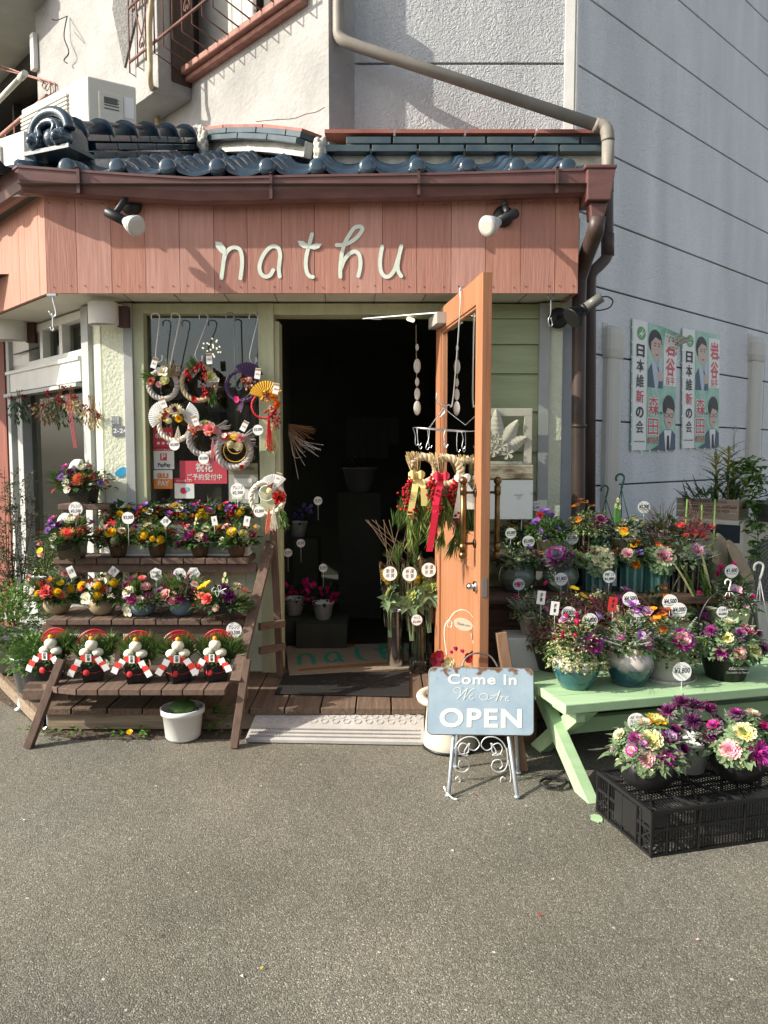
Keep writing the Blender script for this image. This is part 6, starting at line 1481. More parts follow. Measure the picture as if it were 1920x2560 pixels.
# ================================================================ door
Hg = V(.345, 4.46, 0); Fg = V(.487, 3.48, 0); du = (Fg - Hg).normalized(); DL = (Fg - Hg).length; dn = V(-du.y, du.x, 0)
if dn.x > 0: dn = -dn          # dn points to the left (visible inner face)
def dp_(u, z, o): return Hg + du * u + dn * o + V(0, 0, z)
def dbox(mb, u0, u1, z0, z1, o0, o1, m=0):
    q = [dp_(u0, z0, o0), dp_(u1, z0, o0), dp_(u1, z0, o1), dp_(u0, z0, o1), dp_(u0, z1, o0), dp_(u1, z1, o0), dp_(u1, z1, o1), dp_(u0, z1, o1)]; mb.hexa(q, m)
TH = .045; zdt, zdb = 2.265, .165; zg0, zg1 = 1.06, 2.14
b = MB(); dbox(b, 0, .115, zdb, zdt, 0, TH); dbox(b, DL - .115, DL, zdb, zdt, 0, TH); dbox(b, .115, DL - .115, zg1, zdt, .001, TH - .001); dbox(b, .115, DL - .115, .90, zg0, .001, TH - .001); dbox(b, .115, DL - .115, zdb, .32, .001, TH - .001); dbox(b, .115, DL - .115, .32, .90, .012, TH - .012)
for (u0, u1, z0, z1) in ((.115, .127, zg0, zg1), (DL - .127, DL - .115, zg0, zg1), (.127, DL - .127, zg1 - .012, zg1), (.127, DL - .127, zg0, zg0 + .012)): dbox(b, u0, u1, z0, z1, .012, TH - .008)
door = part('door', b, ORANGE, SH, .003)
b = MB(); dbox(b, .127, DL - .127, zg0 + .012, zg1 - .012, .020, .024); part('door_glass', b, glass_mat('door_glass', (.80, .84, .80), 1.2, .02, .05), door)
for sgn in (1, -1):
    b = MB(); o_ = TH + .06 if sgn > 0 else -.06; uu = DL - .085
    b.tube([dp_(uu, .985, o_), dp_(uu, 1.31, o_)], .013, 12); b.ball(dp_(uu, .975, o_), .020, 10); b.ball(dp_(uu, 1.325, o_), .020, 10); b.tube([dp_(uu, 1.00, o_), dp_(uu, 1.03, o_)], .016, 12); b.tube([dp_(uu, 1.26, o_), dp_(uu, 1.30, o_)], .016, 12)
    hd = part('handle', b, BRASS, door); b = MB()
    for z in (1.03, 1.27): b = MB(); b.tube([dp_(uu, z, o_), dp_(uu, z, TH + .002 if sgn > 0 else -.002)], .006, 8); b.tube([dp_(uu, z, TH + .008 if sgn > 0 else -.008), dp_(uu, z, TH + .001 if sgn > 0 else -.001)], .02, 14); part('handle_mount', b, BRONZE, door)
b = MB(); b.tube([dp_(DL - .06, .83, TH), dp_(DL - .06, .83, TH + .012)], .026, 16); b.tube([dp_(DL - .06, .83, TH + .01), dp_(DL - .06, .83, TH + .03), dp_(DL - .06, .83, TH + .045)], [.012, .018, .012], 12); part('knob', b, CHROME, door)
b = MB(); b.hexa([dp_(DL, .79, .012), dp_(DL + .002, .79, .012), dp_(DL + .002, .79, .034), dp_(DL, .79, .034), dp_(DL, .88, .012), dp_(DL + .002, .88, .012), dp_(DL + .002, .88, .034), dp_(DL, .88, .034)]); part('latch_plate', b, ZINC, door)
b = MB(); dbox(b, .03, .26, 2.16, 2.22, TH + .001, TH + .05); part('door_closer', b, mat('closer_grey', (.42, .40, .37), .4), door)
b = MB(); b.bar(dp_(.20, 2.225, TH + .025), V(-.12, 4.50, 2.235), .02, .006); b.bar(V(-.12, 4.50, 2.235), V(-.02, 4.55, 2.24), .02, .006); part('closer_arm', b, CHROME, door)
b = MB(); P_ = [dp_(.62, zdt + .004, -.02), dp_(.62, zdt + .006, TH / 2), dp_(.62, zdt + .002, TH + .012), dp_(.63, zdt - .1, TH + .014), dp_(.56, 1.73, TH + .03), dp_(.55, 1.70, TH + .05), dp_(.545, 1.695, TH + .08), dp_(.54, 1.72, TH + .11), dp_(.54, 1.76, TH + .11)]
b.tube(smooth_path(P_, 6), .0035, 6); solo('hook', b, ZINC, 'long zinc hook over the top of the orange door', 'hook')
# shells hanging in the doorway
t = thing('shell_string', 'string of flat round shells hanging in the doorway', 'mobile', pt(1043, 1040, 4.5)); b = MB(); b.tube([pt(1040, 812, 4.5), pt(1043, 1035, 4.5)], .0014, 4); part('cord', b, STRAW, t)
for i, (py, rr_) in enumerate(((868, .016), (915, .034), (955, .02), (985, .028), (1020, .034))):
    b = MB(); c = pt(1043, py, 4.5); b.ball(c, rr_, 14, 0, (.62, .15, 1.25)); part('shell', b, mat('shell', (.42, .40, .36), .35), t) if i == 0 else part('shell', b, bpy.data.materials['shell'], t)
b = MB(); b.tube([pt(1020, 797, 4.6), pt(1033, 801, 4.56)], .012, 8); solo('small_spot_lamp', b, lm, 'tiny lit spot lamp at the top of the doorway', 'lamp')
# wire drying rack with straw bundles
t = thing('wire_rack', 'oval zinc wire hanging rack with many small hooks on the orange door', 'drying rack', pt(1110, 1080, 3.86)); b = MB(); cR = V(.30, 3.84, pt(1110, 1075, 3.84).z)
top = dp_(.545, 1.695, TH + .08)
ovals = [cR + V(.155 * math.cos(a), .10 * math.sin(a), -.03 * math.cos(a) * 0 - .012 * math.cos(a)) for a in [i * 2 * math.pi / 24 for i in range(24)]]
b.tube(ovals, .0022, 5, closed=True); b.tube([ovals[0], ovals[12]], .0018, 5); b.tube([ovals[6], ovals[18]], .0018, 5); part('frame', b, ZINC, t)
b = MB(); mid = (top + cR) / 2 + V(0, 0, .05); b.tube(smooth_path([top, top + V(.01, 0, -.03), top + V(-.02, 0, -.06), mid], 4), .0018, 4)
for i in (0, 8, 16): b.tube([mid, ovals[i]], .0015, 4)
part('chain', b, ZINC, t); r = random.Random(6)
for i in range(0, 24, 2):
    b = MB(); o = ovals[i]; e = o + V(r.uniform(-.02, .02), 0, -.07 - r.uniform(0, .03)); b.tube(smooth_path([o, (o + e) / 2 + V(r.uniform(-.01, .01), 0, 0), e, e + V(.008, 0, -.012), e + V(.016, 0, 0)], 3), .0012, 4); part('wire_hook', b, ZINC, t)
def straw_bundle(px, pyt, Y, label, ribbon_m, long=True, s=1):
    p = pt(px, pyt, Y); t = thing('straw_bundle', label, 'straw ornament', p, 'straw and berry bundles on the wire rack'); r = random.Random(px); b = MB(); t.scale = (1.45,) * 3
    for i in range(60):
        a = r.uniform(-.10, .10); x0_ = r.uniform(-.028, .028); x1_ = .02 + r.uniform(-.05, .07)
        b.tube([(x0_ - .01, r.uniform(-.02, .02), r.uniform(-.01, .02)), (x0_ * .35, r.uniform(-.01, .01), -.07), (x1_ * .9, r.uniform(-.03, .02), -.23 * s + r.uniform(-.02, .02))], .0018, 3, 0, False)
    inst('straw', mesh_of(b, STRAW, 's'), t, (0, 0, 0))
    b = rope_ring((.025, 0, -.045), .045, .010, 2, 9, R(-150), R(160)); inst('rope_loop', mesh_of(b, ROPEB, 'rl'), t, (0, 0, 0)); b = MB()
    for i in range(11): needle_tuft(b, (r.uniform(-.035, .02), -.03, -.10 - .17 * s * i / 11), (r.uniform(-.35, .25), -.25, -1), 46, .072, .42, 0 if i > 4 else 0, r=r)
    inst('pine_sprig', mesh_of(b, PINEY if long else PINE, 'ps'), t, (0, 0, 0))
    for i in range(5): inst('berry_cluster', flower_mesh('berries', 'red', 'dred', i % 2), t, (-.03 + r.uniform(-.012, .02), -.05, -.085 - i * .026), (i, i, 0), .024)
    b = MB(); z0 = -.065; w_ = .011
    for sx, L in ((-.004, .13), (.012, .10)):
        P_ = [V(0, -.055, z0), V(sx * 2, -.07, z0 - L * .4), V(sx * 3 - .01, -.066, z0 - L)] 
        if ribbon_m is RED or ribbon_m.name == 'red_ribbon_cloth': P_ = [V(0, -.055, z0), V(-.02, -.075, z0 - L * .9), V(-.035 + sx, -.066, z0 - L * 1.9)]
        for i in range(2): b.add([P_[i] - V(w_, 0, 0), P_[i] + V(w_, 0, 0), P_[i + 1] + V(w_, 0, 0), P_[i + 1] - V(w_, 0, 0)], [(0, 1, 2, 3)], 0, True)
    for sx in (-1, 1): b.grid(lambda u, v: V(sx * .028 * u, -.058 - .02 * math.sin(u * 3.14), z0 + .006 + (v - .5) * .022 * (.35 + math.sin(u * 3.0))), 6, 2)
    b.ball((0, -.062, z0 + .005), .011, 7); inst('ribbon', mesh_of(b, ribbon_m, 'rb'), t, (0, 0, 0)); return t
straw_bundle(1040, 1142, 3.80, 'straw bundle with a cream and yellow ribbon, left on the wire rack', mat('cream_ribbon', (.72, .58, .22), .6), True)
straw_bundle(1100, 1145, 3.76, 'straw bundle with a bright red ribbon, middle of the wire rack', mat('red_ribbon_cloth', (.62, .015, .05), .5), True, 1.0)
straw_bundle(1152, 1150, 3.80, 'straw rope bundle with a lace ribbon, right on the wire rack', mat('lace_ribbon', (.60, .56, .50), .7), False, 1.1)
# ================================================================ doorway: vases and bouquets
v0 = gp(989, 1668, ZD); b = MB(); rv = .055; hv = pt(989, 1525, v0.y).z - ZD
b.lathe([(.001, 0), (rv * .93, 0), (rv * .95, .004), (rv * .95, hv - .004), (rv, hv), (rv * .97, hv), (rv * .9, hv - .01), (rv * .9, .02), (.001, .02)], 28, (v0.x, v0.y, ZD)); solo('steel_vase', b, CHROME, 'tall polished steel vase standing on the shop mat', 'vase')
v1 = gp(1047, 1678, ZD); b = MB(); rg2 = .062; hg = pt(1047, 1530, v1.y).z - ZD
b.lathe([(.001, .004), (rg2 * .95, 0), (rg2, .02), (rg2, hv)], 28, (v1.x, v1.y, ZD)); b.lathe([(rg2 * .95, .05), (rg2 * .95, .10), (.001, .10)], 24, (v1.x, v1.y, ZD)); solo('glass_vase', b, GLASSC, 'clear glass cylinder vase with stems beside the steel vase', 'vase')
t = thing('stem_bunch', 'cut stems standing in the clear glass vase', 'stems', (v1.x, v1.y, ZD + .02)); r = random.Random(9); b = MB()
for i in range(16): b.tube([(r.uniform(-.04, .04), r.uniform(-.03, .03), 0), (r.uniform(-.03, .05), 0, hv * 1.6)], .0035, 5)
inst('stems', mesh_of(b, mat('stem_green', (.05, .08, .03), .6), 'st'), t, (0, 0, 0))
def bouquet(px, pyh, Y, label, c1, c2):
    p = pt(px, pyh, Y); t = thing('kale_bouquet', label, 'bouquet', p, 'wrapped kale bouquets in the doorway vases'); r = random.Random(px)
    inst('ornamental_kale', flower_mesh('kale', c1, c2), t, (0, -.03, 0), (R(65), 0, R(px)), .055)
    b = MB()
    for i in range(16): leaf(b, (r.uniform(-.03, .03), -.01, -.03), (r.uniform(-.7, .7), -.4, r.uniform(-1, .2)), (0, -1, 0), .10, .055)
    for i in range(6): b.tube([(r.uniform(-.01, .01), 0, -.28), (r.uniform(-.05, .05), .02, .10)], .003, 4)
    inst('leaves', mesh_of(b, KLEAF, 'l'), t, (0, 0, 0))
    for i in range(5): inst('yellow_flower', flower_mesh('mum', 'yellow', 'lyellow'), t, (r.uniform(-.06, .06), .0, .07 + r.uniform(-.02, .05)), (1.2, 0, 0), .02)
    b = MB()
    for i in range(12):
        a0, a1 = i * math.pi / 6, (i + 1) * math.pi / 6; f = lambda a, rr_, z: V(rr_ * math.cos(a), rr_ * .7 * math.sin(a), z)
        b.add([f(a0, .03, -.22), f(a1, .03, -.22), f(a1, .07, .16 + .02 * math.sin(3 * a1)), f(a0, .07, .16 + .02 * math.sin(3 * a0))], [(0, 1, 2, 3)], 0, False)
    inst('clear_wrap', mesh_of(b, GLASSC, 'w'), t, (0, 0, 0)); return t
bouquet(975, 1478, 4.50, 'kale bouquet in clear wrap above the steel vase', 'cream', 'lyellow')
bouquet(1030, 1486, 4.46, 'kale bouquet in clear wrap, middle one above the glass vase', 'lyellow', 'lime')
bouquet(1074, 1465, 4.44, 'kale bouquet in clear wrap half hidden by the orange door', 'lime', 'kleaf' if 'kleaf' in PC else 'lime')
for px, py, lab in ((975, 1434, 'round greeting disc on the bouquet above the steel vase'), (1024, 1435, 'round greeting disc on the middle wrapped bouquet'), (1072, 1425, 'round greeting disc beside the edge of the orange door')): tagthing(lab, pt(px, py, 4.39), '新 謹\n年 賀', .042, .05, 'round greeting discs on the bouquets', 0, 0, 'disc', .0, 'greeting card', False, 'greeting_disc', sticky=False)
tg(1042, 1550, 4.37, 'サイズ\n¥2,000', 'round white price tag on the clear glass vase', .032, sticky=False)
t = thing('pine_branches', 'long dark pine branches and bare twigs standing behind the bouquets', 'branches', V(.15, 4.62, ZD + .3)); b = MB(); r = random.Random(12)
for i in range(30): needle_tuft(b, (r.uniform(-.10, .14), r.uniform(-.02, .10), .2 + r.uniform(0, .55)), (r.uniform(-.5, .5), 0, 1), 34, .12, .6, r=r)
inst('needles', mesh_of(b, PINE, 'n'), t, (0, 0, 0)); b = MB()
for i in range(14): b.tube([(r.uniform(-.05, .05), 0, 0), (r.uniform(-.15, .1), 0, .35), (r.uniform(-.30, .12), 0, .62)], .0022, 4)
inst('twigs', mesh_of(b, BRANCH, 't'), t, (0, 0, 0))
# dim things inside the shop
indoor = [(735, 1490, 5.3, 'magenta', 'purple', 'dim magenta cyclamen pot inside the shop, left of the doorway', 'white'), (808, 1500, 5.2, 'magenta', 'lilac', 'dim magenta cyclamen pot inside the shop, nearer the middle', 'white'), (745, 1300, 6.0, 'violet', 'purple', 'dim purple flower pot on an inside shelf', 'white'), (900, 1190, 6.2, 'white', 'cream', 'pale pot with dark leaves standing deep inside the shop', 'grey')]  # deep pale pot coloured dark grey, indoor dimness put into it
for i, (px, py, Y, c1, c2, lab, pm) in enumerate(indoor):
    r = random.Random(i); p = pt(px, py, Y); b = MB(); b.box((p.x, p.y, (p.z - .131 + ZD) / 2), (.34, .34, p.z - .131 - ZD)); solo('dark_stand', b, ROOM, ['dim wooden stand inside, under the leftmost cyclamen', 'dim low wooden stand under the middle cyclamen inside', 'dim tall wooden stand under the purple pot inside', 'dim tall stand deep inside under the pale pot'][i], 'stand')
    arr('potted_plant', lab, 'potted plant', p - V(0, 0, .13), ('taper', pm, .075 if i < 3 else .14, .12 if i < 3 else .2), [('dleaf', 60)], [('cyclamen', c1, c2, r.uniform(-.8, .8), r.uniform(.2, 1), .035) for k in range(12)] if i < 3 else [], 'dim pots inside the shop', .13, .12, seed=40 + i)
for px, py, txt, lab in ((720, 1382, '¥3,500', 'dim price tag just inside the left jamb'), (752, 1358, '¥3,000', 'dim price tag inside above the purple flowers'), (808, 1420, '¥2,800', 'dim price tag inside above the middle cyclamen'), (795, 1252, '¥3,000', 'small dim price tag deep inside the shop')): tagthing(lab, pt(px, py, 5.0), txt, .028, .1)
b = MB()
for i in range(14): q = pt(880 + (i % 5) * 26, 1060 + (i // 5) * 34, 7.0); b.box(q, (.09, .003, .12))
for i in range(0): pass
t = thing('wall_notes', 'faint rows of paper notes on the back wall of the shop', 'notes', pt(930, 1150, 7.0)); part('paper_sheets', b, mat('dim_paper', (.07, .07, .06), .8), t)  # white paper coloured dark, the dim room put into its colour
# mats, ramp
def quadslab(pts, z0, z1): return [V(p.x, p.y, z0) for p in pts] + [V(p.x, p.y, z1) for p in pts]
mA = [gp(723, 1694, ZD), gp(1085, 1672, ZD), gp(1078, 1612, ZD), gp(713, 1620, ZD)]
t = thing('coir_mat', 'beige coir mat with green script lettering in the doorway', 'doormat', mA[0]); b = MB(); b.hexa(quadslab(mA, ZD + .001, ZD + .016)); part('pile', b, mat('coir', (.22, .175, .125), .95, col2=(.30, .245, .18), vscale=60, bump=.004, bscale=200), t, .003)
mu = (mA[1] - mA[0]).normalized(); mv = V(-mu.y, mu.x, 0)
fm = lambda x, y, d: mA[0] + mu * x + mv * y + V(0, 0, .0165 + d)
b = MB()
for i, P in enumerate(lets):
    sp = smooth_path([(q[0], q[1], 0) for q in P], 5); ribbon(b, [(.05 + (p.x - 110) * .00060, .63 - (p.y - 60) * .0010) for p in sp], .015, fm, 0, .0008 + .0006 * (i % 2))
part('lettering', b, mat('mat_green', (.03, .22, .15), .9), t)
b = MB(); b.prism([(.42 + .085 * math.cos(a), .60 + .05 * math.sin(a)) for a in [i * math.pi / 10 for i in range(20)]], fm, .0, .0012); b.prism([(.05, .07), (.86, .10), (.86, .13), (.6, .15), (.3, .14), (.08, .11)], fm, 0, .0012); part('printed_sun', b, mat('mat_brown', (.22, .10, .03), .9), t)
mB = [gp(686, 1738, ZD), gp(1024, 1745, ZD), gp(1024, 1684, ZD), gp(712, 1686, ZD)]
t = thing('rubber_mat', 'black embossed rubber mat on the deck before the doorway', 'doormat', mB[0]); b = MB(); b.hexa(quadslab(mB, ZD + .0035, ZD + .012)); part('base', b, mat('black_rubber', (.018, .017, .016), .7, bump=.003, bscale=50), t, .003)
b = MB(); r = random.Random(3); cB = (mB[0] + mB[2]) / 2 + V(0, 0, .0125)
for i in range(26):
    a0 = r.uniform(0, 6); o = cB + V(r.uniform(-.32, .32), r.uniform(-.09, .09), 0); b.tube([o + V((.01 + .006 * k) * math.cos(a0 + k * .7) * 1.2, (.01 + .006 * k) * math.sin(a0 + k * .7) * .6, 0) for k in range(7)], .0022, 4)
part('scroll_relief', b, bpy.data.materials['black_rubber'], t)
rA = [gp(613, 1858, 0), gp(1062, 1866, 0), gp(1060, 1790, .09), gp(640, 1786, .09)]
t = thing('ramp', 'grey plastic step ramp with hexagon relief below the deck', 'ramp', rA[0]); b = MB(); zf = .022
b.hexa([V(p.x, p.y, .004) for p in rA] + [V(rA[0].x, rA[0].y, zf), V(rA[1].x, rA[1].y, zf), V(rA[2].x, rA[2].y, .095), V(rA[3].x, rA[3].y, .095)]); RMP = mat('ramp_grey', (.36, .34, .32), .75, col2=(.44, .42, .40), vscale=6, bump=.002, bscale=60); part('slab', b, RMP, t, .003)
fr_ = lambda u, v, d: V(rA[0].x, rA[0].y, zf + d).lerp(V(rA[1].x, rA[1].y, zf + d), u).lerp(V(rA[3].x, rA[3].y, .095 + d).lerp(V(rA[2].x, rA[2].y, .095 + d), u), v)
b = MB()
for i in range(15):
    for j in range(2):
        c = (i + .5 + .5 * j) / 15.5, .72 + .2 * j; P_ = [fr_(c[0] + .022 * math.cos(a), c[1] + .09 * math.sin(a), .001) for a in [k * 1.0472 for k in range(6)]]; b.tube(P_, .0022, 4, closed=True)
part('hexagon_relief', b, RMP, t); b = MB()
for j in range(3):
    b = MB()
    for i in range(60):
        
        p = fr_(.02 + .96 * i / 60, .12 + .14 * j, .003); b.box(p, (.009, .010, .006))
    part('grip_stud_row', b, RMP, t)
# ================================================================ left foreground pots and plants
b0 = gp(458, 1843, .0045)
t = thing('white_bucket', 'tall white plastic bucket pot under the wooden stand', 'pot', b0); b = MB(); hb = pt(458, 1752, 3.9).z
b.lathe([(.001, 0), (.078, 0), (.088, .012), (.100, hb - .03), (.110, hb - .028), (.112, hb), (.104, hb), (.098, hb - .03), (.001, hb - .03)], 28, b0); part('bucket', b, POTM['white'], t)
b = MB(); b.ball(b0 + V(0, 0, hb), .07, 10, 0, (1, 1, .5)); part('round_plant', b, LEAFG, t)
def bush(name, label, cat, base, kinds, fl=(), group=None, Rr=.15, H=.2, seed=1, pot=None, flk=None):
    t = thing(name, label, cat, base, group); r = random.Random(seed); zr = 0
    if pot: pk, pm, pr, ph = pot; inst('pot', mesh_of(pot_mb(pk, pr, ph), POTM[pm], 'pot'), t, (0, 0, 0)); zr = ph * .92
    for k, n in kinds: inst(FOLN[k], foliage(k, Rr, H, n, seed), t, (0, 0, zr))
    for (k, c1, c2, n, s) in fl:
        for i in range(n):
            d = rdir(r, .05, 1, -.5); q = d.to_track_quat('Z', 'Y').to_euler(); inst(FNAME[k], flower_mesh(k, c1, c2), t, (d.x * Rr, d.y * Rr, zr + d.z * H), (q.x, q.y, q.z), s * r.uniform(.85, 1.15))
    return t
gpt = lambda px, py, z=ZD: gp(px, py, z)
bush('parsley_bush', 'bright leafy bush with orange and white blooms at the left edge', 'plant', gp(30, 1690, ZD) + V(-.05, .1, .02), [('lleaf', 900), ('small', 900), ('vari', 500)], [('rose', 'orange', None, 1, .024), ('pansy', 'white', None, 2, .022), ('mum', 'yellow', None, 1, .02)], None, .30, .34, 50, ('taper', 'galv', .16, .22))
bush('potted_fern', 'light green parsley like plant in a grey tapered pot left of the bench', 'plant', gp(108, 1748, ZD) + V(-.02, .02, 0), [('lleaf', 260), ('small', 420)], (), None, .15, .15, 51, ('taper', 'grey', .10, .20))
bush('leafy_pot', 'low leafy pot between the bright bush and the bench', 'plant', gp(60, 1735, ZD) + V(.0, .08, 0), [('lleaf', 160), ('small', 260)], (), None, .14, .14, 54, ('taper', 'galv', .10, .20))
bush('rose_pot', 'pink miniature rose bush in the grey tub behind the stand', 'plant', gp(112, 1560, .35) + V(-.03, .25, 0), [('small', 800), ('vari', 700), ('leaf', 100)], [('rose', 'pink', 'lpink', 5, .026), ('orchid', 'lpink', 'white', 4, .026), ('pansy', 'yellow', None, 1, .026), ('rose', 'lpink', None, 3, .02)], None, .20, .27, 52, ('taper', 'galv', .16, .30))
bb = MB(); tb = gp(20, 1640, ZD) + V(.1, .3, 0)
bb.hexa(quadslab([tb + V(-.45, .3, 0), tb + V(.25, -.12, 0), tb + V(.36, .02, 0), tb + V(-.3, .46, 0)], ZD + .12, ZD + .16)); solo('grey_shelf_board', bb, mat('grey_board', (.35, .36, .36), .6), 'pale grey board leading back behind the left plants', 'board')
# tall thin shrub at the far left
t = thing('slender_shrub', 'tall airy shrub with small leaves against the left edge', 'shrub', gp(20, 1640, ZD) + V(0, .12, 0)); r = random.Random(17); b = MB(); lb = MB(); o = V(0, 0, 0)
for i in range(11):
    top = V(r.uniform(-.16, .14), r.uniform(-.1, .1), r.uniform(.75, 1.25)); mid = top * .5 + V(r.uniform(-.06, .06), 0, 0); b.tube([V(r.uniform(-.03, .03), 0, 0), mid, top], [.006, .004, .002], 5)
    for k in range(11):
        s0 = mid.lerp(top, r.uniform(-.4, 1)); e = s0 + V(r.uniform(-.12, .12), r.uniform(-.08, .08), r.uniform(-.02, .14)); b.tube([s0, e], .0016, 4)
        for j in range(18): q = s0.lerp(e, r.uniform(.1, 1)) + V(r.gauss(0, .012), r.gauss(0, .012), r.gauss(0, .012)); leaf(lb, q, rdir(r, -.3, 1, 0), (0, 0, 1), r.uniform(.018, .03), .014)
b.tube([(.17, -.05, .2), (.24, -.06, .7), (.275, -.06, .9)], .003, 5)
inst('branches', mesh_of(b, BRANCH, 'b'), t, (0, 0, 0)); inst('leaves', mesh_of(lb, pmat('olive_leaf', (.11, .14, .075)), 'l'), t, (0, 0, 0))
# weeds
def weed(px, py, label, n, Rr, H, fls=(), sd=1):
    t = thing('weed', label, 'weed', gp(px, py, .005)); r = random.Random(sd); b = MB()
    for i in range(n): a = r.uniform(0, 6.28); q = Rr * math.sqrt(r.random()); leaf(b, (q * math.cos(a), q * .6 * math.sin(a), r.uniform(.005, H)), (math.cos(a), math.sin(a), r.uniform(0, .6)), (0, 0, 1), r.uniform(.02, .04), .026)
    inst('leaves', mesh_of(b, LEAFL, 'l'), t, (0, 0, 0))
    for (x_, z_) in fls: inst('yellow_bloom', flower_mesh('daisy', 'yellow', 'orange'), t, (x_, -.02, z_), (.6, 0, 0), .018)
weed(318, 1842, 'dandelion with one yellow bloom growing under the stand', 24, .09, .03, ((.02, .03),), 3)
weed(522, 1835, 'leafy vine climbing beside the white bucket', 70, .09, .15, ((-.08, .03),), 4)
weed(160, 1825, 'low green weeds in the gap under the deck edge', 50, .22, .03, (), 5)
weed(1040, 1800, 'small green plant beside the right end of the ramp', 22, .04, .08, (), 6)
# ================================================================ right side: mint bench
A0 = gp(1414, 1763, .39); A0z = .39; bu = V(.969, .247, 0); bv = V(-.247, .969, 0)
BN = thing('mint_bench', 'mint green painted plank bench with crossed legs, crowded with flower pots', 'bench', (A0.x, A0.y, 0))
def bp_(u, v, z): return V(A0.x, A0.y, 0) + bu * u + bv * v + V(0, 0, z)
def bbox(mb, u0, u1, v0, v1, z0, z1): mb.hexa([bp_(u0, v0, z0), bp_(u1, v0, z0), bp_(u1, v1, z0), bp_(u0, v1, z0), bp_(u0, v0, z1), bp_(u1, v0, z1), bp_(u1, v1, z1), bp_(u0, v1, z1)])
BL = 1.7
for i in range(4):
    b = MB(); bbox(b, 0 + .004 * (i % 2), BL, i * .128, i * .128 + .123, .39 - .042, .39); part('plank', b, MINT, BN, .004)
for uo in (.06, BL - .35):
    b = MB(); bbox(b, uo, uo + .045, .02, .49, .30, .347); part('cross_rail', b, MINT, BN, .003)
    for k, (va, vb, du_) in enumerate(((.44, -.05, 0), (.06, .50, .048))):
        b = MB(); a, c = bp_(uo + .022 + du_, va, .345), bp_(uo + .022 + du_, vb, 0); w_ = .045
        v_ = bv * .058
        q = bu * .027
        b.hexa([c - q - v_, c + q - v_, c + q + v_, c - q + v_, a - q - v_, a + q - v_, a + q + v_, a - q + v_]); part('leg', b, MINT, BN, .003)
b = MB(); bbox(b, .15, BL - .3, .22, .26, .17, .24); part('stretcher', b, MINT, BN, .003)
g = MB(); r = random.Random(5)
sp = gp(1490, 2046, .003); g.poly([(sp.x + (.018 + .012 * r.random()) * math.cos(a), sp.y + (.03 + .014 * r.random()) * math.sin(a), .004) for a in [i * math.pi / 9 for i in range(18)]]); solo('paint_spill', g, MINT, kind='structure')
# ================================================================ back shelf of weathered wood (two steps behind the bench)
WS = thing('back_stand', 'dark weathered wooden stand behind the mint bench holding the rear pots', 'display stand', (1.0, 4.1, 0))
BR1 = .70; BR2 = .90
def rp(px, py, z): return gp(px, py, z)
DKW = mat('dark_weathered_wood', (.07, .04, .026), .85, col2=(.15, .09, .06), vscale=4, stretch=(1.5, 14, 14), bump=.002, bscale=5)
b = MB(); y1 = gp(1500, 1490, BR1).y - .02; b.box((1.10, y1 + .17, BR1 - .02), (1.34, .34, .036)); part('lower_board', b, DKW, WS, .003)
b = MB(); y2 = gp(1500, 1385, BR2).y - .03; b.box((1.12, y2 + .14, BR2 - .02), (1.36, .28, .036)); part('upper_board', b, DKW, WS, .003)
for x_ in (.46, 1.74):
    b = MB(); b.bar((x_, y1 + .06, 0), (x_, y1 + .06, BR1 - .038), .05, .06); part('leg', b, DKW, WS); b = MB(); b.bar((x_, y2 + .20, 0), (x_, y2 + .20, BR2 - .038), .05, .05); part('leg', b, DKW, WS)
b = MB(); f0 = gp(1305, 1925, 0); b.bar((f0.x, f0.y, 0), (f0.x - .09, f0.y + .10, .62), .05, .07, 0, (0, 1, 0)); part('front_leg', b, mat('brown_leg', (.16, .085, .05), .8, col2=(.22, .13, .08), vscale=4, stretch=(8, 8, 1)), WS, .003)
b = MB(); b.box((1.10, y1 + .10, .33), (1.30, .02, .65)); part('shade_apron', b, DKW, WS)  # board carried down to the ground, added to darken the space under the bench
# white foam box
fb0 = gp(1262, 1700, .39) + V(.0, .12, 0)
t = thing('foam_box', 'white foam box turned upside down at the left end of the bench', 'box', (fb0.x, fb0.y, .35)); b = MB(); fx0, fx1 = pt(1262, 1650, 3.72).x, pt(1345, 1650, 3.72).x; fz1 = pt(1300, 1595, 3.72).z
b.hexa([V(fx0 - .012, 3.70, .31), V(fx1 + .02, 3.70, .31), V(fx1 + .02, 3.92, .31), V(fx0 - .012, 3.92, .31), V(fx0 + .01, 3.72, fz1), V(fx1, 3.72, fz1), V(fx1, 3.90, fz1), V(fx0 + .01, 3.90, fz1)]); part('body', b, WHITE, t, .008)
b = MB(); b.bar((fx0 - .012, 3.705, .36), (fx1 + .02, 3.705, .36), .014, .03); part('rim', b, WHITE, t, .003)
b = MB(); b.box((fx0 + .08, 3.80, .155), (.16, .2, .31)); part('support', b, DKW, t)
# ================================================================ right side pots
def tgr(px, py, Y, txt, label, r=.033, **k): return tagthing(label, pt(px, py, Y), txt, r, .10, bold=.02, **k)
def ptop(px, py, z): return gp(px, py, z)
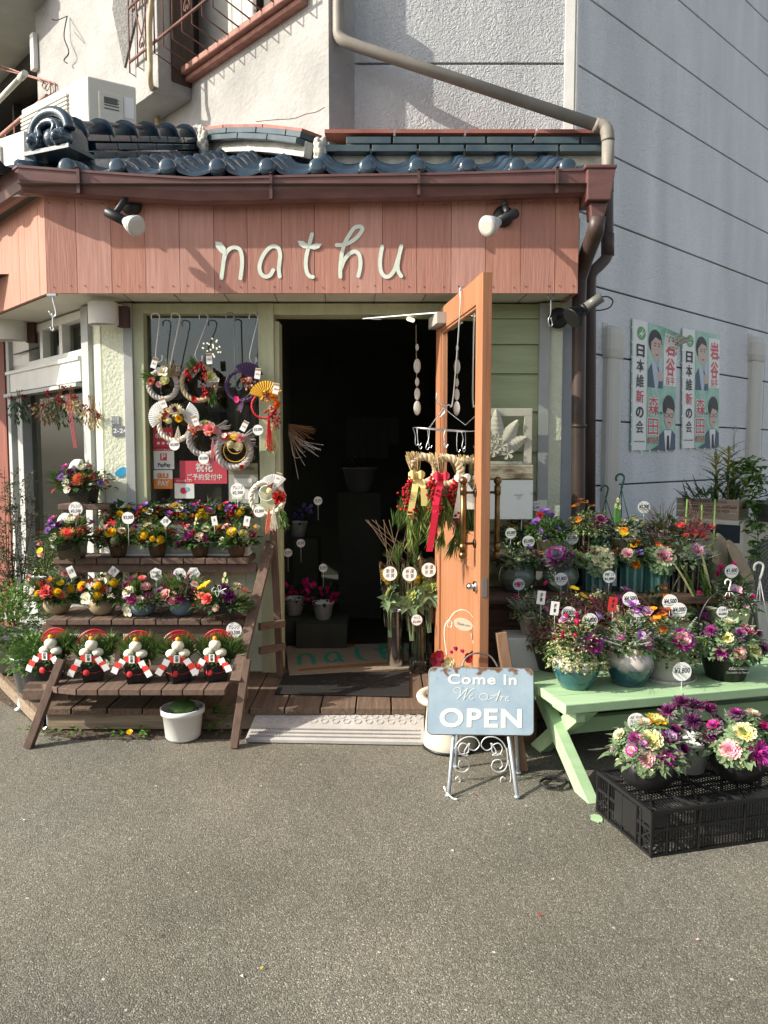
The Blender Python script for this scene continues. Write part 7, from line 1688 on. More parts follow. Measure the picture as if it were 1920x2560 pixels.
# --- row on the bench
def side(base, fols, fls, potd, label, R_, H, seed, name='potted_plant', **k):
    fols = [(a_, int(n_ * (1.8 if a_ in ('vari', 'small', 'dleaf', 'kleaf', 'leaf', 'smalld') else 1.3))) for a_, n_ in fols]
    return arr(name, label, 'potted plant', base, potd, fols, fls, 'flower pots on and behind the mint bench', R_, H, seed=seed, **k)
q = ptop(1372, 1690, .39) + V(.04, .12, 0)
side(q, [('heather', 60), ('vari', 330), ('sedge', 40), ('small', 150)], [('cyclamen', 'magenta', None, .2, 1.0, .02), ('orchid', 'purple', 'plum', .9, .9, .03)], ('taper', 'charcoal', .095, .12), 'charcoal basket pot with pink heather at the left of the bench', .13, .16, 60)
q = ptop(1451, 1732, .39) + V(0, .09, 0)
side(q, [('ivy', 60), ('vari', 260), ('dleaf', 60), ('sedge', 40)], [('cyclamen', 'hotpink', None, -.35, .95, .026), ('cyclamen', 'hotpink', None, -.1, .85, .028), ('cyclamen', 'hotpink', None, -.2, .5, .028), ('cyclamen', 'hotpink', None, -.6, .45, .024), ('cyclamen', 'hotpink', 'magenta', .0, 1.0, .024), ('kale', 'plum', 'kpurple', .42, .28, .062), ('rose', 'lilac', 'kpink', -.45, .9, .03), ('orchid', 'violet', 'lilac', .8, .95, .03)], ('round', 'duo1', .108, .185), 'white and teal glazed pot with hot pink cyclamen and purple kale', .125, .15, 61, k=1.0)
q = ptop(1588, 1724, .39) + V(0, .09, 0)
side(q, [('silver', 26), ('vari', 150), ('dleaf', 70), ('sedge', 50)], [('kale', 'kpink', 'kpurple', .35, .28, .05), ('orchid', 'lilac', 'purple', .05, 1.25, .04), ('orchid', 'lilac', 'purple', .55, 1.05, .034), ('orchid', 'purple', 'lilac', .2, 1.0, .03)], ('round', 'duo2', .110, .185), 'white and dark blue glazed pot with silver leaves and lilac pansies', .125, .15, 62)
q = ptop(1694, 1712, .39) + V(.0, .12, 0)
side(q, [('ivy', 40), ('vari', 150), ('silver', 14), ('kleaf', 60)], [('kale', 'kpink', 'kpurple', .15, .3, .075), ('pansy', 'orange', 'brown', -.5, .85, .03), ('pansy', 'brown', 'orange', -.25, 1.0, .03), ('pansy', 'orange', 'brown', -.6, 1.15, .028), ('pansy', 'brown', 'dred', -.1, 1.15, .026), ('pansy', 'brown', 'orange', -.4, .6, .026)], ('bell', 'beige', .105, .17), 'beige bell shaped pot on a saucer with a frilly pink kale', .14, .14, 63)
kal = [('kale', 'kwhite', 'lime', -.85, .3, .05), ('ruffle', 'kpurple', 'plum', -.42, .1, .04), ('kale', 'lpink', 'kpink', -.0, .12, .046), ('kale', 'lyellow', 'cream', .45, .15, .052), ('kale', 'lyellow', 'cream', -.25, .6, .042), ('kale', 'kpurple', 'lilac', .15, .75, .04), ('ruffle', 'kpurple', 'plum', -.55, .75, .036), ('kale', 'kpink', 'magenta', .45, .8, .05), ('kale', 'cream', 'kwhite', .05, 1.0, .04), ('ruffle', 'plum', 'kpurple', .8, .6, .04), ('kale', 'kpurple', 'plum', .9, .2, .04)]
def handle_arc(t, w_, h_, z0, m=BLACK, y=0):
    b = MB(); b.tube(smooth_path([V(-w_, y, z0), V(-w_ * .95, y, z0 + h_ * .6), V(-w_ * .45, y, z0 + h_), V(w_ * .45, y, z0 + h_), V(w_ * .95, y, z0 + h_ * .6), V(w_, y, z0)], 5), .0045, 6); inst('handle', mesh_of(b, m, 'h'), t, (0, 0, 0))
q = ptop(1842, 1712, .39) + V(0, .12, 0)
t = side(q, [('kleaf', 160), ('dleaf', 80)], kal, ('taper', 'black', .125, .14), 'large black basket of many coloured kale at the right of the bench', .17, .13, 64, fs=1.0)
handle_arc(t, .135, .27, .13)
b = MB(); put_text(b, 'Corbeille de fleurs', lambda x, y, d: V(x, -.1195 - d, y), 0, .058, .014, 0, 0, .1, d=.003)
for k in range(7):
    a = (k - 3) * .013; b.tube(smooth_path([V(a, -.121, .072), V(a + .006, -.1215, .082 + .004 * (k % 2)), V(a + .012, -.121, .074), V(a + .004, -.121, .07)], 3), .0012, 4)
inst('white_emblem', mesh_of(b, mat('faded_print', (.40, .40, .38), .6), 'e'), t, (0, 0, 0))
q = ptop(1745, 1640, .39) + V(0, .12, 0)
t = side(q, [('kleaf', 160), ('small', 120), ('vari', 80)], [('kale', 'lyellow', 'lime', -.3, .9, .055), ('kale', 'kwhite', 'lime', -.7, .5, .05), ('ruffle', 'kpurple', 'plum', .2, .6, .04), ('kale', 'kpink', 'kpurple', .3, .2, .045)], ('taper', 'black', .12, .13), 'second black basket of kale behind, its tall handle showing', .15, .13, 65)
handle_arc(t, .125, .30, .12, y=-.03)
# fillers standing behind the front row of the bench
q = ptop(1325, 1598, .42) ; q = V(pt(1325, 1600, 3.80).x, 3.80, fz1)
side(q, [('silver', 26), ('vari', 160)], [('cyclamen', 'hotpink', 'magenta', -.6, 1.1, .022), ('cyclamen', 'hotpink', 'magenta', .7, 1.15, .02), ('kale', 'kpink', 'plum', .6, .3, .035)], ('taper', 'cream', .062, .10), 'cream pot of silvery dusty miller on the white foam box', .10, .14, 66)
side(V(pt(1420, 1600, 3.85).x, 3.85, .39), [('sedge', 60), ('heather', 50), ('vari', 150), ('silver', 12)], [('pansy', 'yellow', None, .2, 1.05, .03), ('pansy', 'yellow', None, .5, .85, .028), ('rose', 'hotpink', 'lpink', .85, .75, .022), ('rose', 'dred', 'kpink', -.6, .6, .03)], ('taper', 'cream', .10, .20), 'pot with yellow pansies behind the hot pink cyclamen', .14, .17, 67)
side(V(pt(1530, 1600, 3.80).x, 3.80, .39), [('sedge', 90), ('heather', 60), ('small', 250), ('silver', 12)], [('orchid', 'kpurple', 'plum', .1, .8, .03), ('orchid', 'purple', None, .5, .6, .03), ('berries', 'cream', 'lime', -.5, .9, .03), ('berries', 'cream', 'kwhite', -.2, .5, .03), ('orchid', 'kpurple', 'lpink', .4, 1.0, .03)], ('taper', 'grey', .10, .20), 'pot of bronze grass and cream berries in the middle behind', .15, .18, 68)
side(V(pt(1640, 1600, 3.82).x, 3.82, .39), [('sedge', 130), ('dleaf', 80), ('small', 120)], [('pansy', 'orange', 'brown', .2, .8, .035), ('pansy', 'brown', 'dred', .0, .5, .03), ('pansy', 'orange', 'yellow', .35, .6, .03), ('rose', 'lpink', None, -.5, .5, .03), ('pansy', 'brown', 'orange', .15, 1.05, .03)], ('taper', 'cream', .10, .20), 'cream pot with orange and brown pansies and bronze grass', .15, .18, 69)
side(V(pt(1815, 1560, 4.0).x, 4.0, .45), [('silver', 12), ('vari', 160), ('dleaf', 60)], [('cyclamen', 'magenta', None, -.25, 1.25, .034), ('cyclamen', 'magenta', None, .2, 1.3, .034), ('cyclamen', 'magenta', 'hotpink', -.35, 1.05, .03), ('orchid', 'kpink', 'lilac', .0, .6, .04)], ('taper', 'cream', .12, .20), 'cream pot of magenta cyclamen behind the black baskets', .15, .16, 70)
# --- row two: on the lower board
def r2(px, w_, potk, potm, h, fols, fls, label, seed, R_=.12, H=.11, dy=.12, z=BR1, ypx=1486, **k):
    p = pt(px, 1400, gp(px, ypx, z).y + dy); return side(V(p.x, p.y, z), fols, fls, (potk, potm, w_, h), label, R_, H, seed, **k)
r2(1292, .10, 'round', 'celadon', .155, [('silver', 16), ('dleaf', 60), ('vari', 50)], [('orchid', 'plum', 'purple', .8, .5, .026), ('orchid', 'dpurple', 'violet', .5, .8, .024), ('kale', 'kwhite', 'lime', .95, .1, .03)], 'green celadon pot with silver leaves, leftmost in its row', 80)
r2(1402, .10, 'round', 'celadon', .155, [('vari', 120), ('kleaf', 60)], [('kale', 'lilac', 'kpurple', -.3, .5, .075), ('kale', 'kwhite', 'lime', .75, .35, .05)], 'green celadon pot with a flat lilac kale and white kale', 81, .13)
r2(1495, .082, 'cyl', 'teal', .165, [('heather', 40), ('dleaf', 90), ('vari', 60)], [('kale', 'kwhite', 'cream', .0, .25, .085)], 'teal striped pot with one large white kale', 82)
r2(1580, .082, 'cyl', 'teal', .165, [('small', 150), ('dleaf', 60), ('sedge', 20)], [('rose', 'orange', None, .2, 1.0, .032), ('rose', 'orange', 'yellow', -.05, .9, .022), ('kale', 'kpink', 'lpink', -.4, .5, .045), ('orchid', 'violet', 'dpurple', .1, .55, .026), ('kale', 'kwhite', 'lime', .65, .4, .04)], 'teal striped pot with an orange primrose bloom', 83)
r2(1640, .080, 'cyl', 'teal', .165, [('sedge', 60), ('dleaf', 60)], [('kale', 'kpink', 'kwhite', .1, .35, .085), ('pansy', 'red', 'orange', .0, .9, .022)], 'teal striped pot with a pale pink edged kale, rightmost of three', 84)
r2(1712, .090, 'cyl', 'drip', .165, [('silver', 26), ('kleaf', 60), ('sedge', 30)], [('kale', 'kpink', 'lilac', .25, .55, .06), ('mum', 'coral', None, .0, 1.1, .028)], 'black and cream drip glazed pot with silver leaves and small kale', 85, .13, .13)
side(V(pt(1290, 1380, 4.50).x, 4.50, BR2), [('kleaf', 60), ('dleaf', 60)], [('pansy', 'brown', 'orange', -.3, .9, .028), ('pansy', 'brown', 'dred', .0, .8, .028), ('pansy', 'orange', 'brown', .4, .5, .026), ('kale', 'kwhite', 'lime', -.3, .4, .05)], ('taper', 'grey', .08, .07), 'low pot of brown pansies half behind the orange door', .12, .10, 86)
r2(1350, .055, 'taper', 'cream', .05, [('leaf', 30)], [('pansy', 'salmon', 'brown', -.7, .8, .026), ('pansy', 'orange', 'cream', .0, .9, .028), ('pansy', 'red', 'salmon', .7, .9, .026)], 'small cream pot of apricot and red pansies', 87, .10, .05, .20, z=.80, ypx=1440)
r2(1410, .055, 'taper', 'cream', .05, [('leaf', 30)], [('pansy', 'red', 'brown', -.6, .9, .026), ('pansy', 'salmon', 'cream', .5, 1.1, .03), ('pansy', 'red', 'orange', .0, .8, .024)], 'small cream pot of red pansies beside the apricot ones', 88, .10, .05, .20, z=.80, ypx=1440)
# --- row three: upper board
def r3(px, w_, potk, potm, h, fols, fls, label, seed, R_=.12, H=.11, **k):
    y_ = y2 + .13; p = pt(px, 1400, y_); return side(V(p.x, p.y, BR2), fols, fls, (potk, potm, w_, h), label, R_, H, seed, **k)
t = r3(1368, .070, 'taper', 'cream', .085, [('leaf', 120), ('vari', 60)], [('orchid', 'purple', 'violet', -.15, 1.25, .040), ('orchid', 'purple', 'violet', .1, 1.05, .036), ('orchid', 'violet', 'purple', -.6, .75, .036), ('rose', 'kwhite', 'lime', .75, .8, .022)], 'cream pot with big purple blooms under a small card', 90, .11)
r3(1472, .075, 'cyl', 'drip', .12, [('vari', 260), ('kleaf', 60)], [('pansy', 'brown', 'orange', -.6, 1.2, .030), ('pansy', 'brown', 'yellow', -.25, 1.35, .030), ('pansy', 'dred', 'orange', .05, 1.2, .028), ('kale', 'kpurple', 'kpink', .3, .6, .05), ('pansy', 'brown', 'dred', -.45, 1.45, .028)], 'dark ribbed pot with brown and yellow pansies, below the downpipe', 91, .13, .12)
t = r3(1560, .095, 'taper', 'cream', .085, [('vari', 120), ('dleaf', 60)], [('pansy', 'orange', 'yellow', -.25, .35, .032), ('rose', 'cream', 'kwhite', -.25, .85, .034), ('pansy', 'yellow', 'cream', .35, .9, .028), ('pansy', 'yellow', None, .6, .7, .026), ('pansy', 'lyellow', 'cream', .8, 1.0, .024)], 'wide cream pot with orange and yellow violas and a bamboo pick', 92, .13)
kadomatsu(t, (-.06, -.05, .17), 1.1)
r3(1655, .07, 'taper', 'grey', .08, [('sedge', 120), ('leaf', 90)], [], 'grassy pot with arching green blades below the price discs', 93, .14, .12)
r3(1725, .07, 'taper', 'white', .08, [('heather', 60), ('sedge', 60), ('smalld', 120)], [('mum', 'coral', None, .2, .2, .026)], 'dry looking heather pot beside the bamboo trunks', 94, .13, .12)
# tags
T_ = [(1340, 1265, 4.40, 'ﾐﾆﾊﾞﾗ\n¥2,500', 'narrow white tag against the pale pillar', .028), (1277, 1333, 4.2, '¥3,000', 'oval price tag just right of the orange door', .030), (1321, 1354, 4.2, '¥3,000', 'round price tag below the purple blooms', .034), (1431, 1346, 4.22, '¥3,000', 'round price tag in front of the dark ribbed pot', .034), (1610, 1268, 4.35, '¥2,300', 'highest round price tag, over the yellow violas', .036), (1585, 1336, 4.22, '¥3,000', 'round price tag in front of the bamboo pick', .036), (1661, 1338, 4.22, '¥3,000', 'round price tag over the pale pink edged kale', .036), (1725, 1336, 4.22, 'ﾐﾆﾊﾞﾗ\n¥4,000', 'crumpled round tag above the drip glazed pot', .034),
 (1297, 1461, 3.95, '¥1,800', 'round price tag on the leftmost celadon pot', .031), (1403, 1448, 3.95, '¥1,800', 'round price tag on the celadon pot with lilac kale', .034), (1523, 1442, 3.98, 'ｻｻﾀﾞﾝｺ\n¥1,800', 'oval price tag between two teal striped pots', .033), (1829, 1428, 3.95, '¥1,800', 'round price tag in front of the bamboo trunks', .036), (1575, 1498, 3.62, '¥4,500', 'round price tag over the middle of the crowded bench', .036), (1675, 1505, 3.60, '¥4,500', 'upper of two overlapping round tags', .037), (1697, 1526, 3.55, '¥4,000', 'lower of two overlapping round tags', .037), (1422, 1534, 3.58, '¥4,000', 'round price tag behind the hot pink cyclamen', .035), (1475, 1552, 3.50, '¥4,000', 'round price tag right of the hot pink cyclamen', .036), (1593, 1550, 3.48, '¥4,000', 'round price tag over the lilac pansies', .036), (1806, 1530, 3.72, 'ﾐﾆｼｸﾗ\n¥4,800', 'price tag below the magenta cyclamen', .028)]
for px, py, Y, tx, lab, rr_ in T_: tgr(px, py, Y, tx, lab, rr_)
t = tagthing('translucent disc reading 3.800 on a long stick before the beige pot', pt(1705, 1679, 3.36), '¥3,800', .043, .18, 'white price tags', under=False)
tagthing('round price tag in the kale bowl on the black crate', pt(1591, 1804, 2.86), 'ﾊﾎﾞﾀﾝの\nｱﾚﾝｼﾞﾒﾝﾄ\n¥7,800', .034, .06, 'white price tags')
for px, py, Y, lab, m_ in ((1353, 1494, 3.6, 'white spring greeting card by the foam box', PAPER), (1387, 1521, 3.56, 'cream spring greeting card above the heather', PAPER), (1532, 1510, 3.6, 'red spring greeting card in the middle of the bench', RED), (1349, 1294, 4.35, 'small red card behind the purple blooms', RED)):
    t = tagthing(lab, pt(px, py, Y), '迎\n春', .033 if m_ is PAPER else .034, .08, 'small greeting cards stuck in the arrangements', -.1, 0, 'box', .03, 'greeting card', False, 'greeting_card'); t.children[0].data.materials[0] = m_
# ================================================================ black crates with three pots
CRU = V(.970, .243, 0); CRV = V(-.26, .966, 0); cA = gp(1627, 2145, 0)
def cp(u, v, z): return V(cA.x, cA.y, 0) + CRU * u + CRV * v + V(0, 0, z)
CRT = mat('crate_plastic', (.014, .014, .015), .42, bump=.0005, bscale=150)
t = thing('plastic_crate', 'black plastic lattice crate upside down on the asphalt, lower right corner', 'crate', cA); CL, CW, CH = .78, .37, .172; th_ = .006
b = MB()
def cb(u0, u1, v0, v1, z0, z1): b.hexa([cp(u0, v0, z0), cp(u1, v0, z0), cp(u1, v1, z0), cp(u0, v1, z0), cp(u0, v0, z1), cp(u1, v0, z1), cp(u1, v1, z1), cp(u0, v1, z1)])
def wallf(p2, L):   # p2(x,z,o)->point
    def bx_(x0_, x1_, z0, z1, o0=0, o1=.007): b.hexa([p2(x0_, z0, o0), p2(x1_, z0, o0), p2(x1_, z0, o1), p2(x0_, z0, o1), p2(x0_, z1, o0), p2(x1_, z1, o0), p2(x1_, z1, o1), p2(x0_, z1, o1)])
    bx_(0, L, .158, CH, -.003, .010); bx_(0, L, .092, .104, 0, .008); bx_(0, L, 0, .010, -.001, .009); bx_(0, L, .048, .054, .001, .006); bx_(0, .062, .115, .158, .0, .005)
    n = int(L / .0125)
    for i in range(n + 1):
        x_ = L * i / n
        if x_ < .05: continue
        bx_(x_ - .0018, x_ + .0018, .010, .158, .002, .006)
    for x_ in [.0, .062] + [L * k / 4 for k in (1, 2, 3)] + [L - .004]: bx_(x_, x_ + .006, 0, .158, -.002, .009)
    for z0 in (.010, .054, .104):   # triangular bracing near the corner
        for a, c in (((0, z0), (.06, z0 + .044)), ((.06, z0), (0, z0 + .044))): b.bar(p2(a[0], a[1], .003), p2(c[0], c[1], .003), .004, .006)
wallf(lambda x, z, o: cp(x, o, z), CL); wallf(lambda x, z, o: cp(o, x, z), CW); wallf(lambda x, z, o: cp(x, CW - o, z), CL)
part('lattice_walls', b, CRT, t)
b = MB(); b.hexa([cp(-.001, .09, .03), cp(.004, .09, .03), cp(.004, .24, .03), cp(-.001, .24, .03), cp(-.001, .09, .15), cp(.004, .09, .15), cp(.004, .24, .15), cp(-.001, .24, .15)]); part('end_panel', b, CRT, t)
b = MB(); zt = CH - .008
for i in range(56): x_ = .012 + (CL - .02) * i / 55; b.bar(cp(x_, .01, zt), cp(x_, CW - .01, zt), .0035, .004)
for v_ in (.09, .18, .27): b.bar(cp(.01, v_, zt + .001), cp(CL, v_, zt + .001), .005, .008)
for k in range(4): b.bar(cp(.01 + .19 * k, .01, zt + .003), cp(.01 + .19 * (k + 1), CW - .01, zt + .003), .007, .010); b.bar(cp(.01 + .19 * (k + 1), .01, zt + .003), cp(.01 + .19 * k, CW - .01, zt + .003), .007, .010)
part('lattice_base', b, CRT, t)
zc = CH + .002
kb = [('kale', 'lyellow', 'cream', -.12, .72, .062), ('kale', 'lyellow', 'yellow', .18, 1.15, .055), ('kale', 'lilac', 'kpurple', .38, .78, .052), ('kale', 'lpink', 'kpink', -.28, .25, .044), ('ruffle', 'kpurple', 'plum', .15, .25, .044), ('kale', 'kpink', 'kpurple', -.6, .42, .032), ('kale', 'kpurple', 'plum', -.45, .75, .036), ('kale', 'kpurple', 'plum', .68, .9, .038), ('kale', 'kpink', 'lilac', .55, .28, .036), ('kale', 'kwhite', 'cream', -.75, .7, .034), ('kale', 'lime', 'kwhite', -.3, -.05, .036), ('kale', 'kwhite', 'kpink', -.1, 1.1, .036), ('kale', 'kpurple', 'plum', .8, .4, .032)]
p = gp(1632, 1985, zc)
arr('kale_arrangement', 'mound of yellow, pink and purple kale in a black bowl on the crate corner', 'potted plant', (p.x, p.y + .06, zc), ('bowl', 'black', .105, .13), [('kleaf', 260), ('vari', 120)], kb, 'kale bowls on the black crate', .148, .115, seed=100, rim=.125)
p = gp(1732, 1935, zc)
arr('kale_arrangement', 'dark purple kale in a white ribbed pot between the two kale bowls', 'potted plant', (p.x, p.y + .05, zc), ('taper', 'white', .09, .13), [('kleaf', 60), ('dleaf', 60)], [('ruffle', 'dpurple', 'plum', -.7, .9, .045), ('ruffle', 'dpurple', 'plum', -.3, 1.2, .045), ('ruffle', 'dpurple', 'plum', .15, 1.1, .045), ('ruffle', 'plum', 'dpurple', .6, 1.0, .045), ('ruffle', 'dpurple', None, -.1, .75, .045), ('ruffle', 'kpurple', 'kpink', .3, .35, .045), ('ruffle', 'dpurple', None, .9, .6, .04)], 'kale bowls on the black crate', .12, .12, seed=101)
kb2 = [('kale', 'lyellow', 'cream', -.1, .75, .060), ('kale', 'magenta', 'kpurple', .5, .85, .054), ('kale', 'kpink', 'lpink', -.5, .25, .056), ('ruffle', 'kpurple', 'plum', .15, .2, .062), ('kale', 'kpurple', 'magenta', -.7, .8, .034), ('kale', 'kwhite', 'kpink', .35, 1.2, .038), ('kale', 'kpurple', 'plum', -.1, 1.25, .034), ('kale', 'lpink', 'cream', .85, .3, .05), ('kale', 'lime', 'kwhite', -.3, -.1, .03)]
p = gp(1862, 1965, zc)
arr('kale_arrangement', 'mound of kale with a large magenta head, cut by the right edge', 'potted plant', (p.x, p.y + .06, zc), ('bowl', 'black', .105, .13), [('kleaf', 260), ('vari', 60)], kb2, 'kale bowls on the black crate', .148, .115, seed=102, rim=.125)
# ================================================================ open sign
sA, sB = gp(1121, 1992, 0), gp(1293, 1996, 0)
SG = thing('open_sign', 'pale blue enamel sign saying we are open on a scrolled zinc easel', 'sign', ((sA.x + sB.x) / 2, sA.y, 0))
TLc, TRc, BLc, BRc = pt(1074, 1669, 3.40), pt(1333, 1672, 3.40), pt(1071, 1830, 3.30), pt(1331, 1843, 3.30)
sx = (TRc - TLc).normalized(); wS = (TRc - TLc).length; cS = (TLc + TRc + BLc + BRc) / 4; sy = ((TLc + TRc) - (BLc + BRc)); hS = sy.length / 2; sy.normalize(); sn = sx.cross(sy).normalized()
if sn.y > 0: sn = -sn
fs_ = lambda x, y, d: cS + sx * x + sy * y + sn * d
def rrect(w_, h_, r_):
    P_ = []
    for cx_, cy_, a0 in ((w_ / 2 - r_, h_ / 2 - r_, 0), (-w_ / 2 + r_, h_ / 2 - r_, 90), (-w_ / 2 + r_, -h_ / 2 + r_, 180), (w_ / 2 - r_, -h_ / 2 + r_, 270)):
        for k in range(6): a = R(a0 + 18 * k); P_.append((cx_ + r_ * math.cos(a), cy_ + r_ * math.sin(a)))
    return P_
b = MB(); b.prism(rrect(wS, hS, .022), fs_, -.010, 0); 
def enamel():
    m = mat('blue_enamel', (.26, .36, .45), .4, col2=(.40, .49, .55), vscale=7, bump=.0006, bscale=40, contrast=(.25, .75)); n = m.node_tree.nodes; l = m.node_tree.links; b_ = n['Principled BSDF']
    src = b_.inputs['Base Color'].links[0].from_socket
    tc = n.new('ShaderNodeTexCoord'); no = n.new('ShaderNodeTexNoise'); no.inputs['Scale'].default_value = 26; no.inputs['Detail'].default_value = 6; l.new(tc.outputs['Object'], no.inputs['Vector'])
    sp_ = n.new('ShaderNodeSeparateXYZ'); l.new(tc.outputs['Object'], sp_.inputs[0]); mr = n.new('ShaderNodeMapRange'); zt_ = TRc.z
    mr.inputs[1].default_value = zt_ - .06; mr.inputs[2].default_value = zt_; mr.inputs[3].default_value = 0; mr.inputs[4].default_value = .28; l.new(sp_.outputs['Z'], mr.inputs[0])
    ad = n.new('ShaderNodeMath'); l.new(no.outputs['Fac'], ad.inputs[0]); l.new(mr.outputs[0], ad.inputs[1]); rp_ = n.new('ShaderNodeValToRGB'); rp_.color_ramp.elements[0].position = .72; rp_.color_ramp.elements[1].position = .82; l.new(ad.outputs[0], rp_.inputs[0])
    mx = n.new('ShaderNodeMix'); mx.data_type = 'RGBA'; l.new(rp_.outputs[0], mx.inputs['Factor']); l.new(src, mx.inputs['A']); mx.inputs['B'].default_value = (.17, .085, .04, 1); l.new(mx.outputs['Result'], b_.inputs['Base Color']); return m
part('board', b, enamel(), SG)
b = MB(); P_ = [fs_(x, y, -.005) for x, y in rrect(wS + .002, hS + .002, .023)]; b.tube(P_, .0035, 6, closed=True); part('rolled_rim', b, mat('rusty_rim', (.20, .21, .21), .5, col2=(.15, .07, .04), vscale=20), SG)
SLET = mat('sign_lettering', (.78, .78, .72), .5)
b = MB(); put_text(b, 'Come In', fs_, .005, hS * .32, .062, 0, .02, d=.0016, w=wS * .66, spacing=1.1); part('bold_lettering', b, SLET, SG); b = MB()
for y_ in (0,): pass
put_text(b, 'OPEN', fs_, .002, -hS * .27, .110, 0, .03, d=.0016, w=wS * .78, spacing=1.12); part('bold_lettering', b, SLET, SG)
b = MB()
def scr(P_, r_=.0012): ribbon(b, smooth_path([(x_ * .0003, y_ * .0003, 0) for x_, y_ in P_], 5), r_, fs_, 0, .0016)
ox, oy = 540, 1195   # crop pixels -> board metres (3.35 crop px per photo px)
kx = wS / (332 - 74) / 3.352
def scr2(P_, r_=.0011, dd_=0): ribbon(b, [(q_[0], q_[1]) for q_ in smooth_path([((x_ - 548) * kx, -(y_ - 1258) * kx, 0) for x_, y_ in P_], 5)], r_, fs_, 0, .0016 + dd_)
scr2([(345, 1195), (320, 1180), (335, 1155), (365, 1152), (378, 1175), (372, 1215), (352, 1245)]); scr2([(352, 1245), (385, 1210), (425, 1165), (432, 1160), (418, 1200), (405, 1248)], .0014, .0004); scr2([(405, 1248), (440, 1200), (475, 1165), (492, 1158)], .001, .0008)
scr2([(455, 1222), (478, 1210), (470, 1200), (455, 1215), (455, 1238), (470, 1245), (485, 1235)], .0011)
scr2([(705, 1180), (665, 1215), (620, 1243), (570, 1250), (540, 1235), (540, 1210), (570, 1198), (600, 1212), (600, 1235), (585, 1240)], .0011); scr2([(705, 1175), (690, 1210), (672, 1255)], .0018, .0004); scr2([(630, 1215), (665, 1208), (695, 1212)], .001, .0008)
scr2([(705, 1222), (720, 1218), (712, 1250)], .0012); scr2([(716, 1235), (730, 1220), (742, 1222)], .001, .0004); scr2([(750, 1238), (775, 1228), (768, 1218), (752, 1232), (752, 1250), (768, 1256), (782, 1246)], .0011)
part('script_lettering', b, SLET, SG)
ZL = mat('zinc_leg', (.50, .54, .58), .4, .5, col2=(.38, .42, .46), vscale=20)
for a, tpx in ((sA, 1135), (sB, 1270)):
    b = MB(); top = pt(tpx, 1830, 3.33); b.tube([a + V(0, 0, .008), top, top + (top - a) * .2], .0085, 10); part('front_leg', b, ZL, SG); b = MB(); b.ball(a + V(0, 0, .008), .012, 8, 0, (1.2, 1.2, .7)); part('foot_cap', b, ZL, SG)
for a in (gp(1140, 1920, 0), gp(1296, 1936, 0)):
    b = MB(); b.tube([a + V(0, 0, .01), V(a.x - .02 if a.x > .4 else a.x + .02, 3.44, .42)], .0085, 10); b.ball(a + V(0, 0, .008), .012, 8, 0, (1.2, 1.2, .7)); part('rear_leg', b, ZL, SG)
b = MB()
for s_ in (-1, 1):
    cxm = (1132 + 1270) / 2 ; f2 = lambda dx_, py: pt(cxm + s_ * dx_, py, 3.27)
    sps = [[(68, 1880), (55, 1855), (35, 1843), (12, 1845), (2, 1862), (14, 1876), (28, 1870), (26, 1858)], [(28, 1858), (40, 1880), (30, 1888), (48, 1886), (55, 1870), (45, 1858), (30, 1865), (32, 1882), (56, 1886)], [(66, 1870), (68, 1905), (60, 1925), (42, 1930), (28, 1918), (34, 1902), (50, 1900), (55, 1915), (48, 1922)], [(70, 1900), (76, 1935), (74, 1955), (60, 1962), (50, 1952), (56, 1942), (63, 1948)]]
    for P_ in sps: b.tube(smooth_path([f2(x_, y_) for x_, y_ in P_], 5), .0028, 5)
part('scrollwork', b, mat('scroll_white', (.66, .68, .68), .4, .3), SG)
b = MB(); b.tube(smooth_path([pt(1155, 1668, 3.44), pt(1165, 1645, 3.46), pt(1190, 1633, 3.46), pt(1225, 1640, 3.46), pt(1245, 1668, 3.44)], 6), .0045, 6); part('carry_handle', b, mat('twist_wire', (.22, .21, .20), .4, .7), SG)
b = MB(); b.tube(smooth_path([sA + V(-.01, -.02, .03), sA + V(.015, -.03, .008), sA + V(.035, -.035, .006)], 3), .004, 5); b.tube([sA + V(-.02, -.01, .05), sA + V(-.01, -.02, .03)], .005, 5); part('cable_tie', b, PAPER, SG)
# cream planter behind the sign
pb0 = gp(1130, 1885, 0) + V(0, .10, 0)
t = thing('cream_planter', 'cream tub planter of red pansies and cyclamen behind the blue sign', 'planter', pb0); b = MB(); zr_ = pt(1130, 1735, pb0.y).z
b.lathe([(.001, 0), (.125, 0), (.135, .012), (.130, .05), (.115, zr_ - .04), (.112, zr_ - .03), (.165, zr_ - .028), (.17, zr_ - .01), (.165, zr_), (.13, zr_), (.12, zr_ - .02), (.001, zr_ - .02)], 32, pb0); part('tub', b, mat('tub_cream', (.52, .51, .42), .6, col2=(.60, .58, .48), vscale=5), t)
b = MB(); b.lathe([(.132, .0), (.139, .004), (.137, .016), (.13, .016)], 32, pb0); part('dark_base_ring', b, BLACK, t)
zf_ = zr_ + .10
inst('leaves', foliage('leaf', .12, .17, 90, 3), t, (0, 0, zr_ - .01)); inst('variegated_leaves', foliage('vari', .12, .14, 90, 4), t, (0, 0, zr_ - .01))
for k, c1, c2, px, py, s_ in (('cyclamen', 'magenta', 'hotpink', 1138, 1622, .03), ('cyclamen', 'magenta', 'hotpink', 1155, 1628, .028), ('cyclamen', 'magenta', 'lilac', 1128, 1630, .026), ('pansy', 'red', 'dred', 1092, 1650, .042), ('pansy', 'dred', 'red', 1185, 1640, .030), ('pansy', 'red', 'dred', 1172, 1645, .028), ('rose', 'cream', 'lyellow', 1122, 1660, .034), ('pansy', 'dred', None, 1098, 1640, .03)):
    p = pt(px, py, 3.62) - V(*pb0); inst(FNAME[k], flower_mesh(k, c1, c2), t, tuple(p), (R(75), 0, 0), s_)
